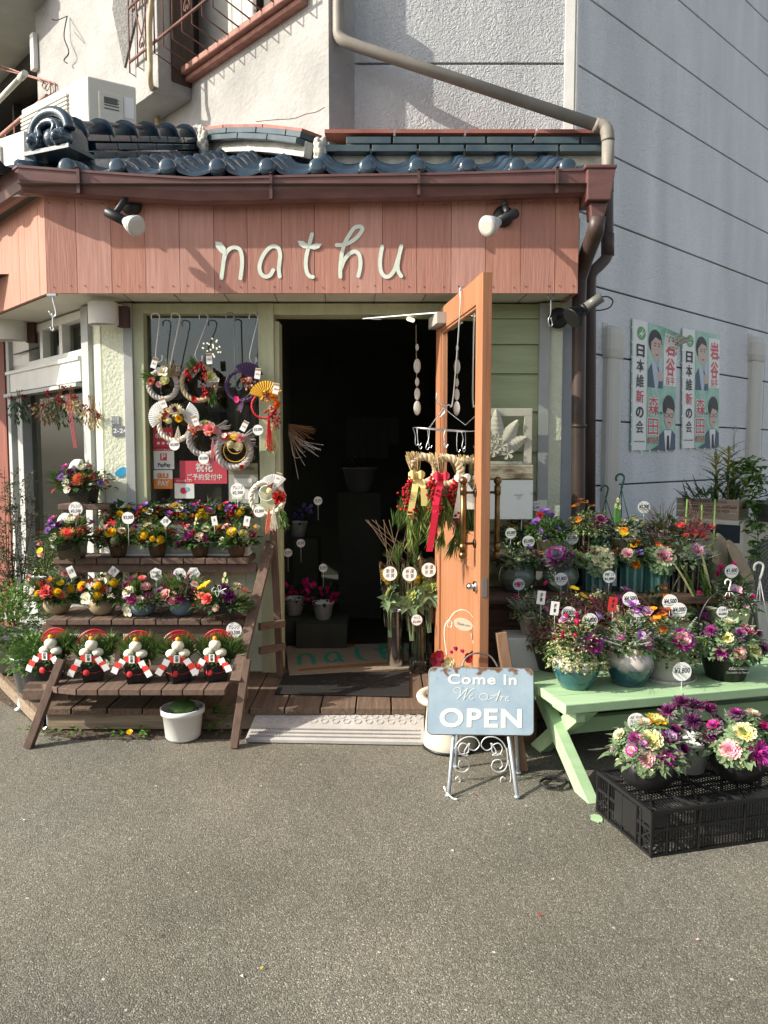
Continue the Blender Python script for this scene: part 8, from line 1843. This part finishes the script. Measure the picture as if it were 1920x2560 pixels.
# thank-you wire sign
t = thing('thank_you_pick', 'cream wire garden pick with a small oval thank you plaque', 'garden sign', pt(1165, 1640, 3.60)); b = MB(); CRW = mat('cream_wire', (.72, .66, .52), .5); w3 = lambda P_: [pt(x_, y_, 3.60) for x_, y_ in P_]
b.tube(smooth_path(w3([(1118, 1640), (1112, 1600), (1112, 1570), (1120, 1552), (1130, 1555), (1128, 1568), (1120, 1565), (1122, 1553), (1135, 1533), (1155, 1525), (1175, 1533), (1188, 1552), (1191, 1572), (1185, 1590)]), 5), .0035, 6)
b.tube(smooth_path(w3([(1190, 1570), (1205, 1578), (1214, 1610), (1215, 1645)]), 5), .0035, 6); b.tube(w3([(1176, 1575), (1182, 1600)]), .004, 6); b.tube(w3([(1182, 1600), (1186, 1640)]), .0018, 5); part('wire_arch', b, CRW, t)
oc2 = pt(1158, 1561, 3.59); fo = lambda x, y, d: oc2 + V(x, -d, y - .18 * x)
b = MB(); b.prism([(.045 * math.cos(a), .030 * math.sin(a)) for a in [i * math.pi / 12 for i in range(24)]], fo, -.002, .002); part('plaque', b, mat('cream_enamel', (.74, .69, .54), .5), t); b = MB(); put_text(b, 'Thank you', fo, 0, 0, .017, 0, 0, .2, d=.003, w=.062); part('lettering', b, mat('brown_ink', (.12, .07, .04), .6), t)
# wire coil on the ground
b = MB(); cc = gp(1372, 1962, .006) + V(.02, 0, 0); b.tube([cc + V((.06 + .012 * math.sin(k * .9)) * math.cos(k * .45), (.05 + .012 * math.cos(k * 1.1)) * math.sin(k * .45), .004 + .0002 * k) for k in range(70)], .0025, 5); solo('wire_coil', b, BLACKM, 'loose coil of dark wire lying beside the green bench leg', 'wire')
# ================================================================ leaf relief, weathered board on easel (right of the door)
YR = 4.42
t = thing('leaf_relief', 'cream carved relief panel of leaves and frangipani right of the door', 'wall art', pt(1240, 1160, YR)); x0_, x1_, z0_, z1_ = pt(1155, 1160, YR).x, pt(1328, 1160, YR).x, pt(1240, 1162, YR).z, pt(1240, 1021, YR).z
RLM = mat('relief_cream', (.52, .48, .40), .75, col2=(.60, .56, .48), vscale=8); b = MB()
for (xa, xb, za, zb_) in ((x0_, x1_, z1_ - .045, z1_), (x0_, x0_ + .045, z0_, z1_ - .045), (x1_ - .045, x1_, z0_, z1_ - .045), (x0_ + .045, x1_ - .045, z0_, z0_ + .02)): b.box(((xa + xb) / 2, YR, (za + zb_) / 2), (xb - xa, .03, zb_ - za))
part('frame', b, RLM, t, .002); cx_ = (x0_ + x1_) / 2 + .0; cz_ = z0_ + .02
for an, L in ((150, .19), (120, .22), (92, .25), (58, .22), (28, .19), (168, .16)):
    b = MB(); a = R(an); d = V(math.cos(a), 0, math.sin(a)); n_ = V(-d.z, 0, d.x); o = V(cx_, YR - .02, cz_ + .05)
    b.grid(lambda u, v: o + d * L * u + n_ * (v - .5) * .085 * math.sin(math.pi * min(1, u * .86 + .12)) ** .7 + V(0, -.014 * (1 - abs(v - .5) * 2) - .002 * math.sin(u * 60), 0), 30, 6); part('carved_leaf', b, RLM, t)
for x_, z_, rr_ in ((.02, .09, .035), (.055, .045, .035), (-.03, .06, .035), (-.01, .13, .03), (-.06, .10, .03)):
    b = MB(); o = V(cx_ + x_, YR - .045, cz_ + z_)
    for k in range(5):
        a = 2 * math.pi * k / 5 + x_ * 9; d = V(math.cos(a), 0, math.sin(a)); n_ = V(-d.z, 0, d.x); P_ = [o] + [o + d * rr_ * q1 + n_ * rr_ * q2 for q1, q2 in ((.5, .35), (.95, .3), (1.05, 0), (.9, -.25), (.45, -.15))]; b.add([p_ + V(0, -.006 * (i > 0), 0) for i, p_ in enumerate(P_)], [(0, i, i + 1) for i in range(1, 5)], 0)
    part('carved_flower', b, RLM, t)
t = thing('easel', 'weathered white board on a dark iron easel below the leaf relief', 'easel', pt(1240, 1300, 4.36)); b = MB(); YE2 = 4.36
x0_, x1_, z0_, z1_ = pt(1150, 1298, YE2).x, pt(1331, 1298, YE2).x, pt(1240, 1298, YE2).z, pt(1240, 1200, YE2).z; b.box(((x0_ + x1_) / 2, YE2, (z0_ + z1_) / 2), (x1_ - x0_, .02, z1_ - z0_)); part('weathered_board', b, mat('flaking_white', (.46, .48, .52), .8, col2=(.10, .09, .08), vscale=5, stretch=(1, 1, 3.5), contrast=(.60, .68), bump=.001, bscale=30), t, .002)
z2_ = pt(1240, 1162, YE2).z; b = MB(); b.box(((x0_ + x1_) / 2, YE2, (z1_ + z2_) / 2 + .002), (x1_ - x0_, .03, z2_ - z1_ - .006)); part('driftwood_strip', b, mat('driftwood', (.14, .09, .05), .6, col2=(.50, .44, .34), vscale=6, stretch=(1, 1, 3), contrast=(.4, .6), bump=.004, bscale=20), t, .006)
for x_ in (x0_ + .05, x1_ - .06): b = MB(); b.tube([V(x_, YE2 - .015, z0_), V(x_, YE2 + .02, BR2 - .02)], .008, 8); part('iron_leg', b, BLACKM, t)
b = MB(); b.tube([V(x0_, YE2 - .01, z0_ - .07), V(x1_ - .03, YE2 - .01, z0_ - .07)], .007, 6); part('iron_rail', b, BLACKM, t)
# ================================================================ on the grey side wall: pipe covers and posters
def pcover(pxl, pxr, pyt, pytop2, pyb, label):
    tl = RW.tz(pxl, pytop2, .0)[0]; tr = RW.tz(pxr, pytop2, .0)[0]; w_ = (tr - tl); tm_ = (tl + tr) / 2; zt_ = RW.tz(pxl, pyt)[1]; zc_ = RW.tz(pxl, pytop2)[1]; zb_ = RW.tz(pxl, pyb)[1]
    t = thing('pipe_cover', label, 'pipe cover', RW.p(tm_, zb_, .04), 'cream pipe covers on the grey wall'); PCM = M_('pipe_cover_cream', (.50, .48, .43), .5, col2=(.55, .53, .48), vscale=3)
    b = MB(); pr = [(-.5, 0), (-.5, .5), (-.42, .68), (-.25, .76), (.25, .76), (.42, .68), (.5, .5), (.5, 0)]
    def prof_(z, s_, o=0): return [RW.p(tm_ + x_ * w_ * s_, z, y_ * .085 * s_ + o) for x_, y_ in pr]
    def loft(rings):
        n_ = len(pr); vs = [p_ for rg_ in rings for p_ in rg_]; fs = []
        for i in range(len(rings) - 1):
            for k in range(n_ - 1): fs.append((i * n_ + k, i * n_ + k + 1, (i + 1) * n_ + k + 1, (i + 1) * n_ + k))
        fs.append(tuple(range(len(vs) - n_, len(vs)))); return vs, fs
    b.add(*loft([prof_(zb_, .8), prof_(zc_, .8)])); part('duct', b, PCM, t)
    b = MB(); b.add(*loft([prof_(zc_ - .01, .86), prof_(zc_ + .0, .9), prof_(zc_ + .05, 1.0), prof_(zt_ - .06, 1.0), prof_(zt_ - .02, .9), prof_(zt_, .55)])); b.fb(RW, tm_ - w_ * .5, zc_ + .04, tm_ - w_ * .2, zt_ + .02, .0, .006); part('wall_cap', b, PCM, t, .004); return t
pcover(1504, 1548, 812, 890, 1420, 'cream pipe cover on the grey wall left of the posters')
pcover(1868, 1901, 838, 898, 1500, 'cream pipe cover on the grey wall right of the posters')
GREENPR = mat('poster_green', (.20, .46, .34), .45, col2=(.45, .66, .55), vscale=9); PGREY = mat('poster_backing', (.80, .80, .78), .45); HAIR = mat('poster_black', (.02, .02, .024), .5); SKIN = mat('poster_skin', (.60, .44, .38), .5); SUIT = mat('poster_suit', (.05, .10, .15), .5); SHIRT = mat('poster_shirt', (.50, .55, .64), .5); PRED = mat('poster_red', (.62, .06, .07), .45); PPINK = mat('poster_halo', (.75, .55, .55), .5)
def wposter(c_, label, curl):
    """c_: TL,TR,BL,BR photo pixels on the side wall"""
    off = .012; TL, TR, BL, BR_ = [RW.at(*q_, off) for q_ in c_]
    t = thing('wall_poster', label, 'poster', BL, 'tall posters on the grey side wall'); nn = RW.n
    def f(x, y, d=0):   # x,y in 0..1
        p_ = BL.lerp(BR_, x).lerp(TL.lerp(TR, x), y)
        d += .002 * math.sin(x * 9 + y * 5) * .6
        if curl:
            k_ = max(0, (x - .55) / .45) * max(0, (y - .80) / .20); p_ = p_ + V(0, 0, -.10 * k_ * k_); d += .14 * k_ * k_
        return p_ + nn * d
    def panel(nm, u0, v0, u1, v1, m_, lift, n_=(10, 16)):
        b = MB(); b.grid(lambda u, v: f(u0 + (u1 - u0) * u, v0 + (v1 - v0) * v, lift), *n_, 0, True); return part(nm, b, m_, t)
    panel('sheet', 0, 0, 1, 1, PGREY, 0, (16, 24)); panel('green_margin', 0, 0, .03, 1, GREENPR, .0015); panel('green_panel', .335, 0, 1, 1, GREENPR, .0015, (14, 24)); panel('white_column', .70, .53, 1, .96, PPINK if 0 else PGREY, .0022)
    def txt(s_, u, v, h, m_, bold, wu, lift=.003):
        b = MB(); asp = (BR_ - BL).length / (TL - BL).length
        put_text(b, s_, lambda x, y, d: f(x, y, lift), u, v, h, 0, bold, sx=1 / asp, d=0, w=wu); return part('lettering', b, m_, t)
    for i, ch in enumerate('日本維新の会'): txt(ch, .185, .765 - i * .118, .105, PRED if ch == '新' else HAIR, .03 if ch in 'の日' else .010, .165)
    for i, ch in enumerate('岩谷'): txt(ch, .855, .84 - i * .165, .155, PAPER, .05, .25, .0029); txt(ch, .855, .84 - i * .165, .155, PRED, .03, .22, .0034)
    txt('良平', .855, .565, .075, PRED, .01, .20, .0034)
    for i, ch in enumerate('森田'): txt(ch, .48, .345 - i * .165, .155, PAPER, .05, .26, .0029); txt(ch, .48, .345 - i * .165, .155, PRED, .008, .23, .0034)
    txt('のりひろ', .48, .075, .065, PRED, .04, .25, .0034); txt('衆議院議員', .965, .80, .022, HAIR, .02, .05, .0034); txt('市議会議員', .645, .30, .022, HAIR, .02, .06, .0034)
    txt('日本維新の会 政策広報', .18, .068, .012, HAIR, .02, .24)
    def el(nm, cx, cy, rx, ry, m_, lift, n_=20, a0=0, a1=2 * math.pi, pw=1):
        b = MB(); b.poly([f(cx + rx * math.cos(a), cy + ry * math.sin(a), lift) for a in [a0 + (a1 - a0) * i / n_ for i in range(n_)]]); return part(nm, b, m_, t)
    def pl(nm, P_, m_, lift): b = MB(); b.poly([f(x, y, lift) for x, y in P_]); return part(nm, b, m_, t)
    el('emblem', .20, .905, .085, .05, mat('emblem_green', (.12, .38, .12), .5), .003); pl('emblem_flash', [(.13, .88), (.24, .945), (.20, .90), (.27, .925), (.18, .862), (.20, .895)], PAPER, .0036)
    # two plain printed portraits
    pl('printed_suit', [(.345, .50), (.345, .63), (.42, .69), (.60, .66), (.68, .56), (.68, .50)], SUIT, .0024); pl('printed_shirt', [(.42, .69), (.50, .71), (.60, .60), (.56, .50), (.50, .50)], SHIRT, .0028)
    el('printed_hair', .50, .86, .155, .10, HAIR, .0026); el('printed_face', .525, .82, .125, .105, SKIN, .003)
    pl('printed_fringe', [(.38, .86), (.44, .93), (.56, .945), (.64, .90), (.60, .885), (.50, .90), (.42, .86)], HAIR, .0034)
    for x_ in (.49, .58): pl('printed_eye', [(x_ - .025, .836), (x_ + .025, .836), (x_ + .022, .829), (x_ - .022, .829)], HAIR, .0034)
    for x_ in (.49, .58): pl('printed_brow', [(x_ - .03, .854), (x_ + .03, .856), (x_ + .03, .850), (x_ - .03, .848)], HAIR, .0034)
    pl('printed_mouth', [(.50, .768), (.57, .768), (.56, .757), (.51, .757)], mat('poster_lip', (.25, .08, .08), .5), .0034); pl('printed_microphone', [(.56, .70), (.61, .75), (.66, .74), (.66, .62), (.60, .60)], SHIRT, .0036); el('printed_hand', .62, .60, .06, .045, SKIN, .0038)
    pl('lower_suit', [(.42, .0), (.62, .0), (.62, .12), (.74, .17), (.90, .17), (.998, .13), (.998, .0)], SUIT, .0036); pl('lower_shirt', [(.72, .165), (.90, .165), (.86, .0), (.76, .0)], PAPER, .0040); pl('printed_tie', [(.79, .12), (.84, .12), (.86, .0), (.78, .0)], HAIR, .0044)
    el('lower_hair', .83, .355, .145, .10, HAIR, .0036); el('lower_face', .835, .285, .115, .105, SKIN, .0040)
    pl('lower_fringe', [(.71, .31), (.74, .385), (.86, .40), (.96, .36), (.95, .33), (.80, .35), (.75, .30)], HAIR, .0044)
    for x_ in (.78, .89): b = MB(); b.tube([f(x_ + .048 * math.cos(a), .288 + .016 * math.sin(a), .0046) for a in [i * math.pi / 5 for i in range(10)]], .0018, 4, closed=True); part('printed_glasses', b, HAIR, t)
    pl('lower_mouth', [(.80, .232), (.88, .232), (.87, .222), (.81, .222)], bpy.data.materials['poster_lip'], .0044)
    for i in range(9):
        b = MB(); b.box(f(.0, .05 + i * .11, .004), (.012, .004, .016), math.atan2(RW.u.y, RW.u.x)); part('tape_piece', b, PAPER, t)
    for i in range(6):
        b = MB(); b.box(f(.03 + i * .19, .0, .004) - V(0, 0, .006), (.014, .004, .014), math.atan2(RW.u.y, RW.u.x)); part('tape_piece', b, PAPER, t)
    return t
wposter([(1580, 795), (1692, 826), (1576, 1126), (1687, 1125)], 'left wall poster, its top right corner curling off the wall', True)
wposter([(1705, 820), (1799, 838), (1703, 1121), (1796, 1119)], 'right wall poster lying flat beside the curled one', False)
# ================================================================ right background: unit, wooden box, bamboo, plants
u0 = pt(1888, 1360, 5.05)
ac2 = thing('air_conditioner', 'cream air conditioner unit behind the bamboo with a wooden box on top', 'air conditioner', (u0.x, 5.2, 0)); b = MB(); xL, xM, xR = pt(1700, 1320, 5.3).x, pt(1858, 1320, 5.0).x, pt(1960, 1320, 5.0).x; zT = pt(1858, 1303, 5.0).z
b.hexa([V(xL, 5.32, .01), V(xM, 5.0, .01), V(xR + .4, 5.3, .01), V(xL + .5, 5.7, .01), V(xL, 5.32, zT), V(xM, 5.0, zT), V(xR + .4, 5.3, zT), V(xL + .5, 5.7, zT)]); part('casing', b, ACW, ac2, .01)
e1 = (V(xR + .4, 5.3, 0) - V(xM, 5.0, 0)).normalized(); en = V(e1.y, -e1.x, 0); b = MB(); fc = V(xM, 5.0, 0) + e1 * .26 + V(0, 0, zT - .34)
for k in range(9): rr_ = .03 + .024 * k; b.tube([fc + e1 * rr_ * math.cos(a) + V(0, 0, rr_ * math.sin(a)) + en * .018 for a in [i * math.pi / 14 for i in range(28)]], .0022, 4, closed=True)
for k in range(16): a = k * math.pi / 8; b.tube([fc + en * .016, fc + e1 * .225 * math.cos(a) + V(0, 0, .225 * math.sin(a)) + en * .014], .0018, 4)
part('fan_grille', b, mat('grille_wire', (.30, .30, .28), .5), ac2)
b = MB(); b.tube([fc + en * .001, fc + en * .004], .215, 30); part('fan_opening', b, ACG, ac2)
b = MB(); s0, s1 = V(xL, 5.32, 0), V(xM, 5.0, 0); sd2 = (s1 - s0).normalized(); sn2 = V(sd2.y, -sd2.x, 0); 
b.hexa([s0 + sd2 * .06 + sn2 * .002 + V(0, 0, zT - .15), s0 + sd2 * .42 + sn2 * .002 + V(0, 0, zT - .15), s0 + sd2 * .42 - sn2 * .01 + V(0, 0, zT - .15), s0 + sd2 * .06 - sn2 * .01 + V(0, 0, zT - .15), s0 + sd2 * .06 + sn2 * .002 + V(0, 0, zT - .03), s0 + sd2 * .42 + sn2 * .002 + V(0, 0, zT - .03), s0 + sd2 * .42 - sn2 * .01 + V(0, 0, zT - .03), s0 + sd2 * .06 - sn2 * .01 + V(0, 0, zT - .03)]); part('dark_opening', b, mat('navy_dark', (.02, .03, .045), .5), ac2)
# wooden box with slogan
wb = thing('wooden_box', 'old wooden box with printed slogan holding plants on the air conditioner', 'wooden box', (xM, 5.05, zT)); zW = pt(1845, 1250, 5.05).z; WBM = mat('pale_box_wood', (.34, .26, .19), .8, col2=(.46, .37, .28), vscale=3, stretch=(2, 2, 18), bump=.001, bscale=10)
w0_, w1_ = s0 + sd2 * .0 + sn2 * -.02, pt(1846, 1290, 5.03); w0_ = V(pt(1690, 1290, 5.34).x, 5.34, 0); w1_ = V(w1_.x, 5.03, 0); wd_ = (w1_ - w0_).normalized(); wn_ = V(wd_.y, -wd_.x, 0); WL = (w1_ - w0_).length; w2_ = pt(1872, 1290, 5.18); we = (V(w2_.x, 5.18, 0) - w1_); 
b = MB(); hh = (zW - zT) / 3
for i in range(3): b.hexa([w0_ + V(0, 0, zT + .003 + i * hh + .001), w1_ + V(0, 0, zT + .003 + i * hh + .001), w1_ - wn_ * .014 + V(0, 0, zT + .003 + i * hh + .001), w0_ - wn_ * .014 + V(0, 0, zT + .003 + i * hh + .001), w0_ + V(0, 0, zT + (i + 1) * hh), w1_ + V(0, 0, zT + (i + 1) * hh), w1_ - wn_ * .014 + V(0, 0, zT + (i + 1) * hh), w0_ - wn_ * .014 + V(0, 0, zT + (i + 1) * hh)])
part('front_slats', b, WBM, wb, .002); b = MB()
b.hexa([w1_ + V(.001, 0, zT + .004), w1_ + we + V(0, 0, zT + .004), w1_ + we - V(.012, 0, -zT - .004), w1_ - V(.012, -.01, -zT - .004), w1_ + V(.001, 0, zW), w1_ + we + V(0, 0, zW), w1_ + we - V(.012, 0, -zW), w1_ - V(.012, -.01, -zW)]); part('end_board', b, WBM, wb)
b = MB(); hd_ = w1_ + we * .45 + V(.003, -.003, zW - .045); b.bar(hd_ - we * .12, hd_ + we * .12, .006, .03); part('hand_hole', b, DARK, wb)
b = MB(); fw = lambda x, y, d: w0_ + wd_ * (x + WL / 2) + wn_ * d + V(0, 0, zT + (zW - zT) / 2 + y); HB = zW - zT
put_text(b, 'WOODEN EVERYDAY SUPPLIES', fw, .02, HB * .36, .016, 0, .02, d=.002, w=WL * .55); put_text(b, "WE'LL KEEP ON CREATING HAPPINESS", fw, .02, HB * .14, .030, 0, .03, d=.002, w=WL * .86); put_text(b, 'TO MAKE YOUR SOUL RICH', fw, .02, -HB * .10, .030, 0, .03, d=.002, w=WL * .62); put_text(b, 'MANUFACTURED BY', fw, .02, -HB * .28, .014, 0, .02, d=.002, w=WL * .28); part('slogan_lettering', b, mat('stamp_red', (.20, .07, .05), .7), wb)
def strap(mb, o, d, L, W, m=0, n=5, droop=.5):
    o = Vector(o); d = Vector(d).normalized(); s_ = d.cross(V(0, 0, 1)); s_ = s_.normalized() if s_.length > .05 else V(1, 0, 0); P_ = [o]; dr = d.copy()
    for k in range(n): dr = (dr + V(0, 0, -droop / n)).normalized(); P_.append(P_[-1] + dr * L / n)
    for k in range(n):
        w0 = W * math.sin(math.pi * (.12 + .85 * k / n)); w1 = W * math.sin(math.pi * (.12 + .85 * (k + 1) / n)); mb.add([P_[k] - s_ * w0 / 2, P_[k], P_[k] + s_ * w0 / 2, P_[k + 1] + s_ * w1 / 2, P_[k + 1] + V(0, 0, -.003), P_[k + 1] - s_ * w1 / 2], [(0, 1, 4, 5), (1, 2, 3, 4)], m, True)
t = thing('croton_plant', 'yellow green leafy plant rising from the wooden box', 'plant', pt(1800, 1245, 5.15)); r = random.Random(8); b = MB(); st = MB()
for px, py, ptp in ((1795, 1245, 1140), (1820, 1245, 1120), (1838, 1245, 1170)):
    o, tp = pt(px, py, 5.12), pt(px + r.uniform(-12, 12), ptp, 5.10); st.tube([o, tp], .006, 5)
    for k in range(32): q_ = o.lerp(tp, .15 + .85 * (k / 32)); a = k * 2.4; strap(b, q_, (math.cos(a), math.sin(a) * .8, .8), r.uniform(.09, .17), .022, 0 if k > 14 else 1)
part('leaves', b, [CROTY, LEAFG], t); part('stems', st, CROTY, t)
t = thing('bushy_greens', 'dark mixed foliage filling the wooden box', 'plant', pt(1770, 1245, 5.2)); b = MB()
for i in range(90): strap(b, pt(r.uniform(1705, 1860), r.uniform(1240, 1256), r.uniform(5.1, 5.35)), (r.uniform(-1, 1), r.uniform(-.6, .4), r.uniform(.3, 1.4)), r.uniform(.07, .17), .02, r.randint(0, 1))
part('leaves', b, [LEAFD, LEAFG], t)
t = thing('trailing_vine', 'light green vine trailing down at the right edge past the wooden box', 'plant', pt(1885, 1200, 4.95)); b = MB(); st = MB(); P_ = smooth_path([pt(x_, y_, 4.92) for x_, y_ in ((1850, 1170), (1880, 1160), (1895, 1200), (1880, 1240), (1885, 1290), (1895, 1340), (1888, 1400))], 6); st.tube(P_, .003, 4)
for q_ in P_:
    for k in range(5): d = rdir(r, -.6, .8, -.2); leaf(b, q_ + V(r.gauss(0, .03), r.gauss(0, .02), r.gauss(0, .02)), d, (0, 0, 1), r.uniform(.04, .075), r.uniform(.03, .05), r.randint(0, 1))
for k in range(12): leaf(b, pt(r.uniform(1845, 1900), r.uniform(1150, 1200), 4.92), rdir(r, -.5, .6, -.4), (0, 0, 1), .09, .07, 0)
part('leaves', b, [LEAFL, LEAFG], t); part('vine_stem', st, LEAFG, t)
# cut bamboo trunks
BAM = mat('bamboo_trunk', (.06, .085, .045), .35, col2=(.12, .14, .08), vscale=3, stretch=(6, 6, 1)); BAC = mat('bamboo_cut_face', (.32, .25, .15), .7, col2=(.24, .18, .11), vscale=9)
for i, (px, pyt, pyb, rr_, lean, pxb) in enumerate(((1762, 1305, 1520, .055, 0, 1800), (1790, 1320, 1530, .062, 0, 1822), (1818, 1328, 1530, .064, 0, 1850), (1845, 1345, 1540, .062, 0, 1880), (1770, 1360, 1540, .05, 0, 1795))):
    Y = 4.30 + .04 * (i % 3); tp, bt = pt(px, pyt, Y), pt(pxb, 1700, Y); t = thing('bamboo_trunk', ['darkest leftmost slant cut bamboo trunk behind the price tag', 'slant cut bamboo trunk, second from the left', 'thickest slant cut bamboo trunk in the middle', 'rightmost slant cut bamboo trunk beside the white hook', 'short bamboo trunk standing in front of the others'][i], 'bamboo', bt, 'slant cut bamboo trunks'); d = (tp - bt).normalized(); x_ = d.orthogonal().normalized(); y_ = d.cross(x_); n_ = 24; b = MB(); cf = MB()
    L = (tp - bt).length; top = []; bot = []; inn = []
    cut = V(.55, -.75, 0)
    for k in range(n_):
        a = 2 * math.pi * k / n_; e = x_ * math.cos(a) + y_ * math.sin(a); h_ = L - max(0, (e.dot(cut) + 1)) * rr_ * 2.3
        top.append(bt + d * h_ + e * rr_); bot.append(bt + e * rr_); inn.append(bt + d * (h_ + e.dot(cut) * rr_ * .2) + e * rr_ * .82)
    b.add(bot + top, [(k, (k + 1) % n_, n_ + (k + 1) % n_, n_ + k) for k in range(n_)], 0, True)
    for zz in (.35, .7): c = bt + d * L * zz; b.tube([c - d * .004, c + d * .004], rr_ * 1.03, 24)
    part('culm', b, BAM, t); cf.add(top + inn, [(k, (k + 1) % n_, n_ + (k + 1) % n_, n_ + k) for k in range(n_)], 0); cf.add(inn, [tuple(range(n_))], 0); part('cut_face', cf, BAC, t)
for i, (px, pyt, pyb) in enumerate(((1718, 1248, 1330), (1755, 1262, 1420), (1788, 1248, 1420))):
    b = MB(); b.tube([pt(px, pyt, 4.3), pt(px - 8, pyb + 60, 4.3)], .005, 8); solo('green_stake', b, mat('stake_green_%d' % i, (.22, .36, .08), .4), ['shorter green plant stake at the left of three', 'middle green plant stake, lower than its neighbours', 'tall green plant stake before the bamboo trunks'][i], 'plant stake', 'green plant stakes')
t = thing('orchid_leaves', 'long strap leaves with pale tips in front of the bamboo trunks', 'plant', pt(1770, 1500, 4.2)); b = MB()
for i in range(16): strap(b, pt(r.uniform(1745, 1800), 1520, 3.98), (r.uniform(-.7, .9), -.1, 1.2), r.uniform(.18, .34), .03, 0 if i % 4 else 1)
part('leaves', b, [LEAFL, CREAML], t)
# hanging-basket hooks
def bhook(px, pyt, pyb, Y, m_, label, k=1.0):
    t = thing('basket_hook', label, 'hanger', pt(px, pyb, Y)); a = pt(px, pyt, Y); b = MB(); s_ = k
    b.tube(smooth_path([a + V(-.028 * s_, 0, -.03 * s_), a + V(-.03 * s_, 0, -.005), a + V(-.008, 0, .012 * s_), a + V(.016 * s_, 0, -.002), a + V(.012 * s_, 0, -.04 * s_), a + V(.002, 0, -.075 * s_)], 5), .0065 * s_, 7); part('hook', b, m_, t)
    for x_ in (-.035, .005, .05): b = MB(); b.tube([a + V(.002, 0, -.075 * s_), V(a.x + x_ * s_, Y - .01, pt(px, pyb, Y).z)], .0028, 5); part('hanger_arm', b, m_, t)
HG = mat('dark_green_plastic', (.015, .09, .06), .35)
bhook(1553, 1190, 1300, 4.52, HG, 'taller dark green basket hanger against the pipe cover'); bhook(1514, 1218, 1300, 4.50, HG, 'shorter dark green basket hanger at the left', .85)
bhook(1900, 1412, 1560, 3.95, WHITE, 'white plastic basket hanger at the right edge', 1.0); bhook(1822, 1452, 1490, 3.85, WHITE, 'small white basket hanger below the price tag', .6)
b = MB(); b.tube(smooth_path([pt(1832, 1075, 4.9), pt(1838, 1068, 4.9), pt(1842, 1075, 4.9), pt(1836, 1084, 4.9), pt(1834, 1130, 4.9)], 4), .005, 6); solo('clear_hanger', b, GLASSC, 'clear plastic hanger above the yellow leaved plant', 'hanger')
# planter at far right edge
bush('edge_planter', 'mauve planter with dark leaves at the right edge beyond the vine', 'planter', V(pt(1925, 1280, 5.0).x + .05, 5.0, zT + .0), [('dleaf', 90)], (), None, .2, .14, 55, ('taper', 'grey', .18, .13))
# storage under the bench (dark)
b = MB(); b.box((1.05, 4.25, .16), (.9, .3, .32)); solo('dark_box', b, BLACK, 'dark storage box in the shadow under the rear stand', 'box')

r = random.Random(21)
for i, (px, py, c_, lab) in enumerate(((1135, 2130, 'white', 'fallen pale petal on the asphalt below the blue sign'), (55, 2053, 'white', 'fallen white petal at the left of the open asphalt'), (1190, 1990, 'red', 'tiny red petal under the scrolled sign easel'), (1345, 2290, 'red', 'tiny red petal in the middle right of the asphalt'), (655, 2418, 'yellow', 'small yellow bit of leaf near the bottom of the asphalt'), (1750, 2350, 'lpink', 'torn pale petal at the lower right of the asphalt'), (400, 2335, 'brown', 'small dark dry leaf at the lower left of the asphalt'), (600, 2440, 'white', 'pale chip of paper near the bottom of the asphalt'))):
    b = MB(); p = gp(px, py, .002); leaf(b, p + V(0, 0, .002), (r.uniform(-1, 1), r.uniform(-1, 1), .12), (0, 0, 1), .015, .010, 0, .3, .1); solo('fallen_petal', b, PMT(c_), lab, 'petal', 'fallen petals on the asphalt')
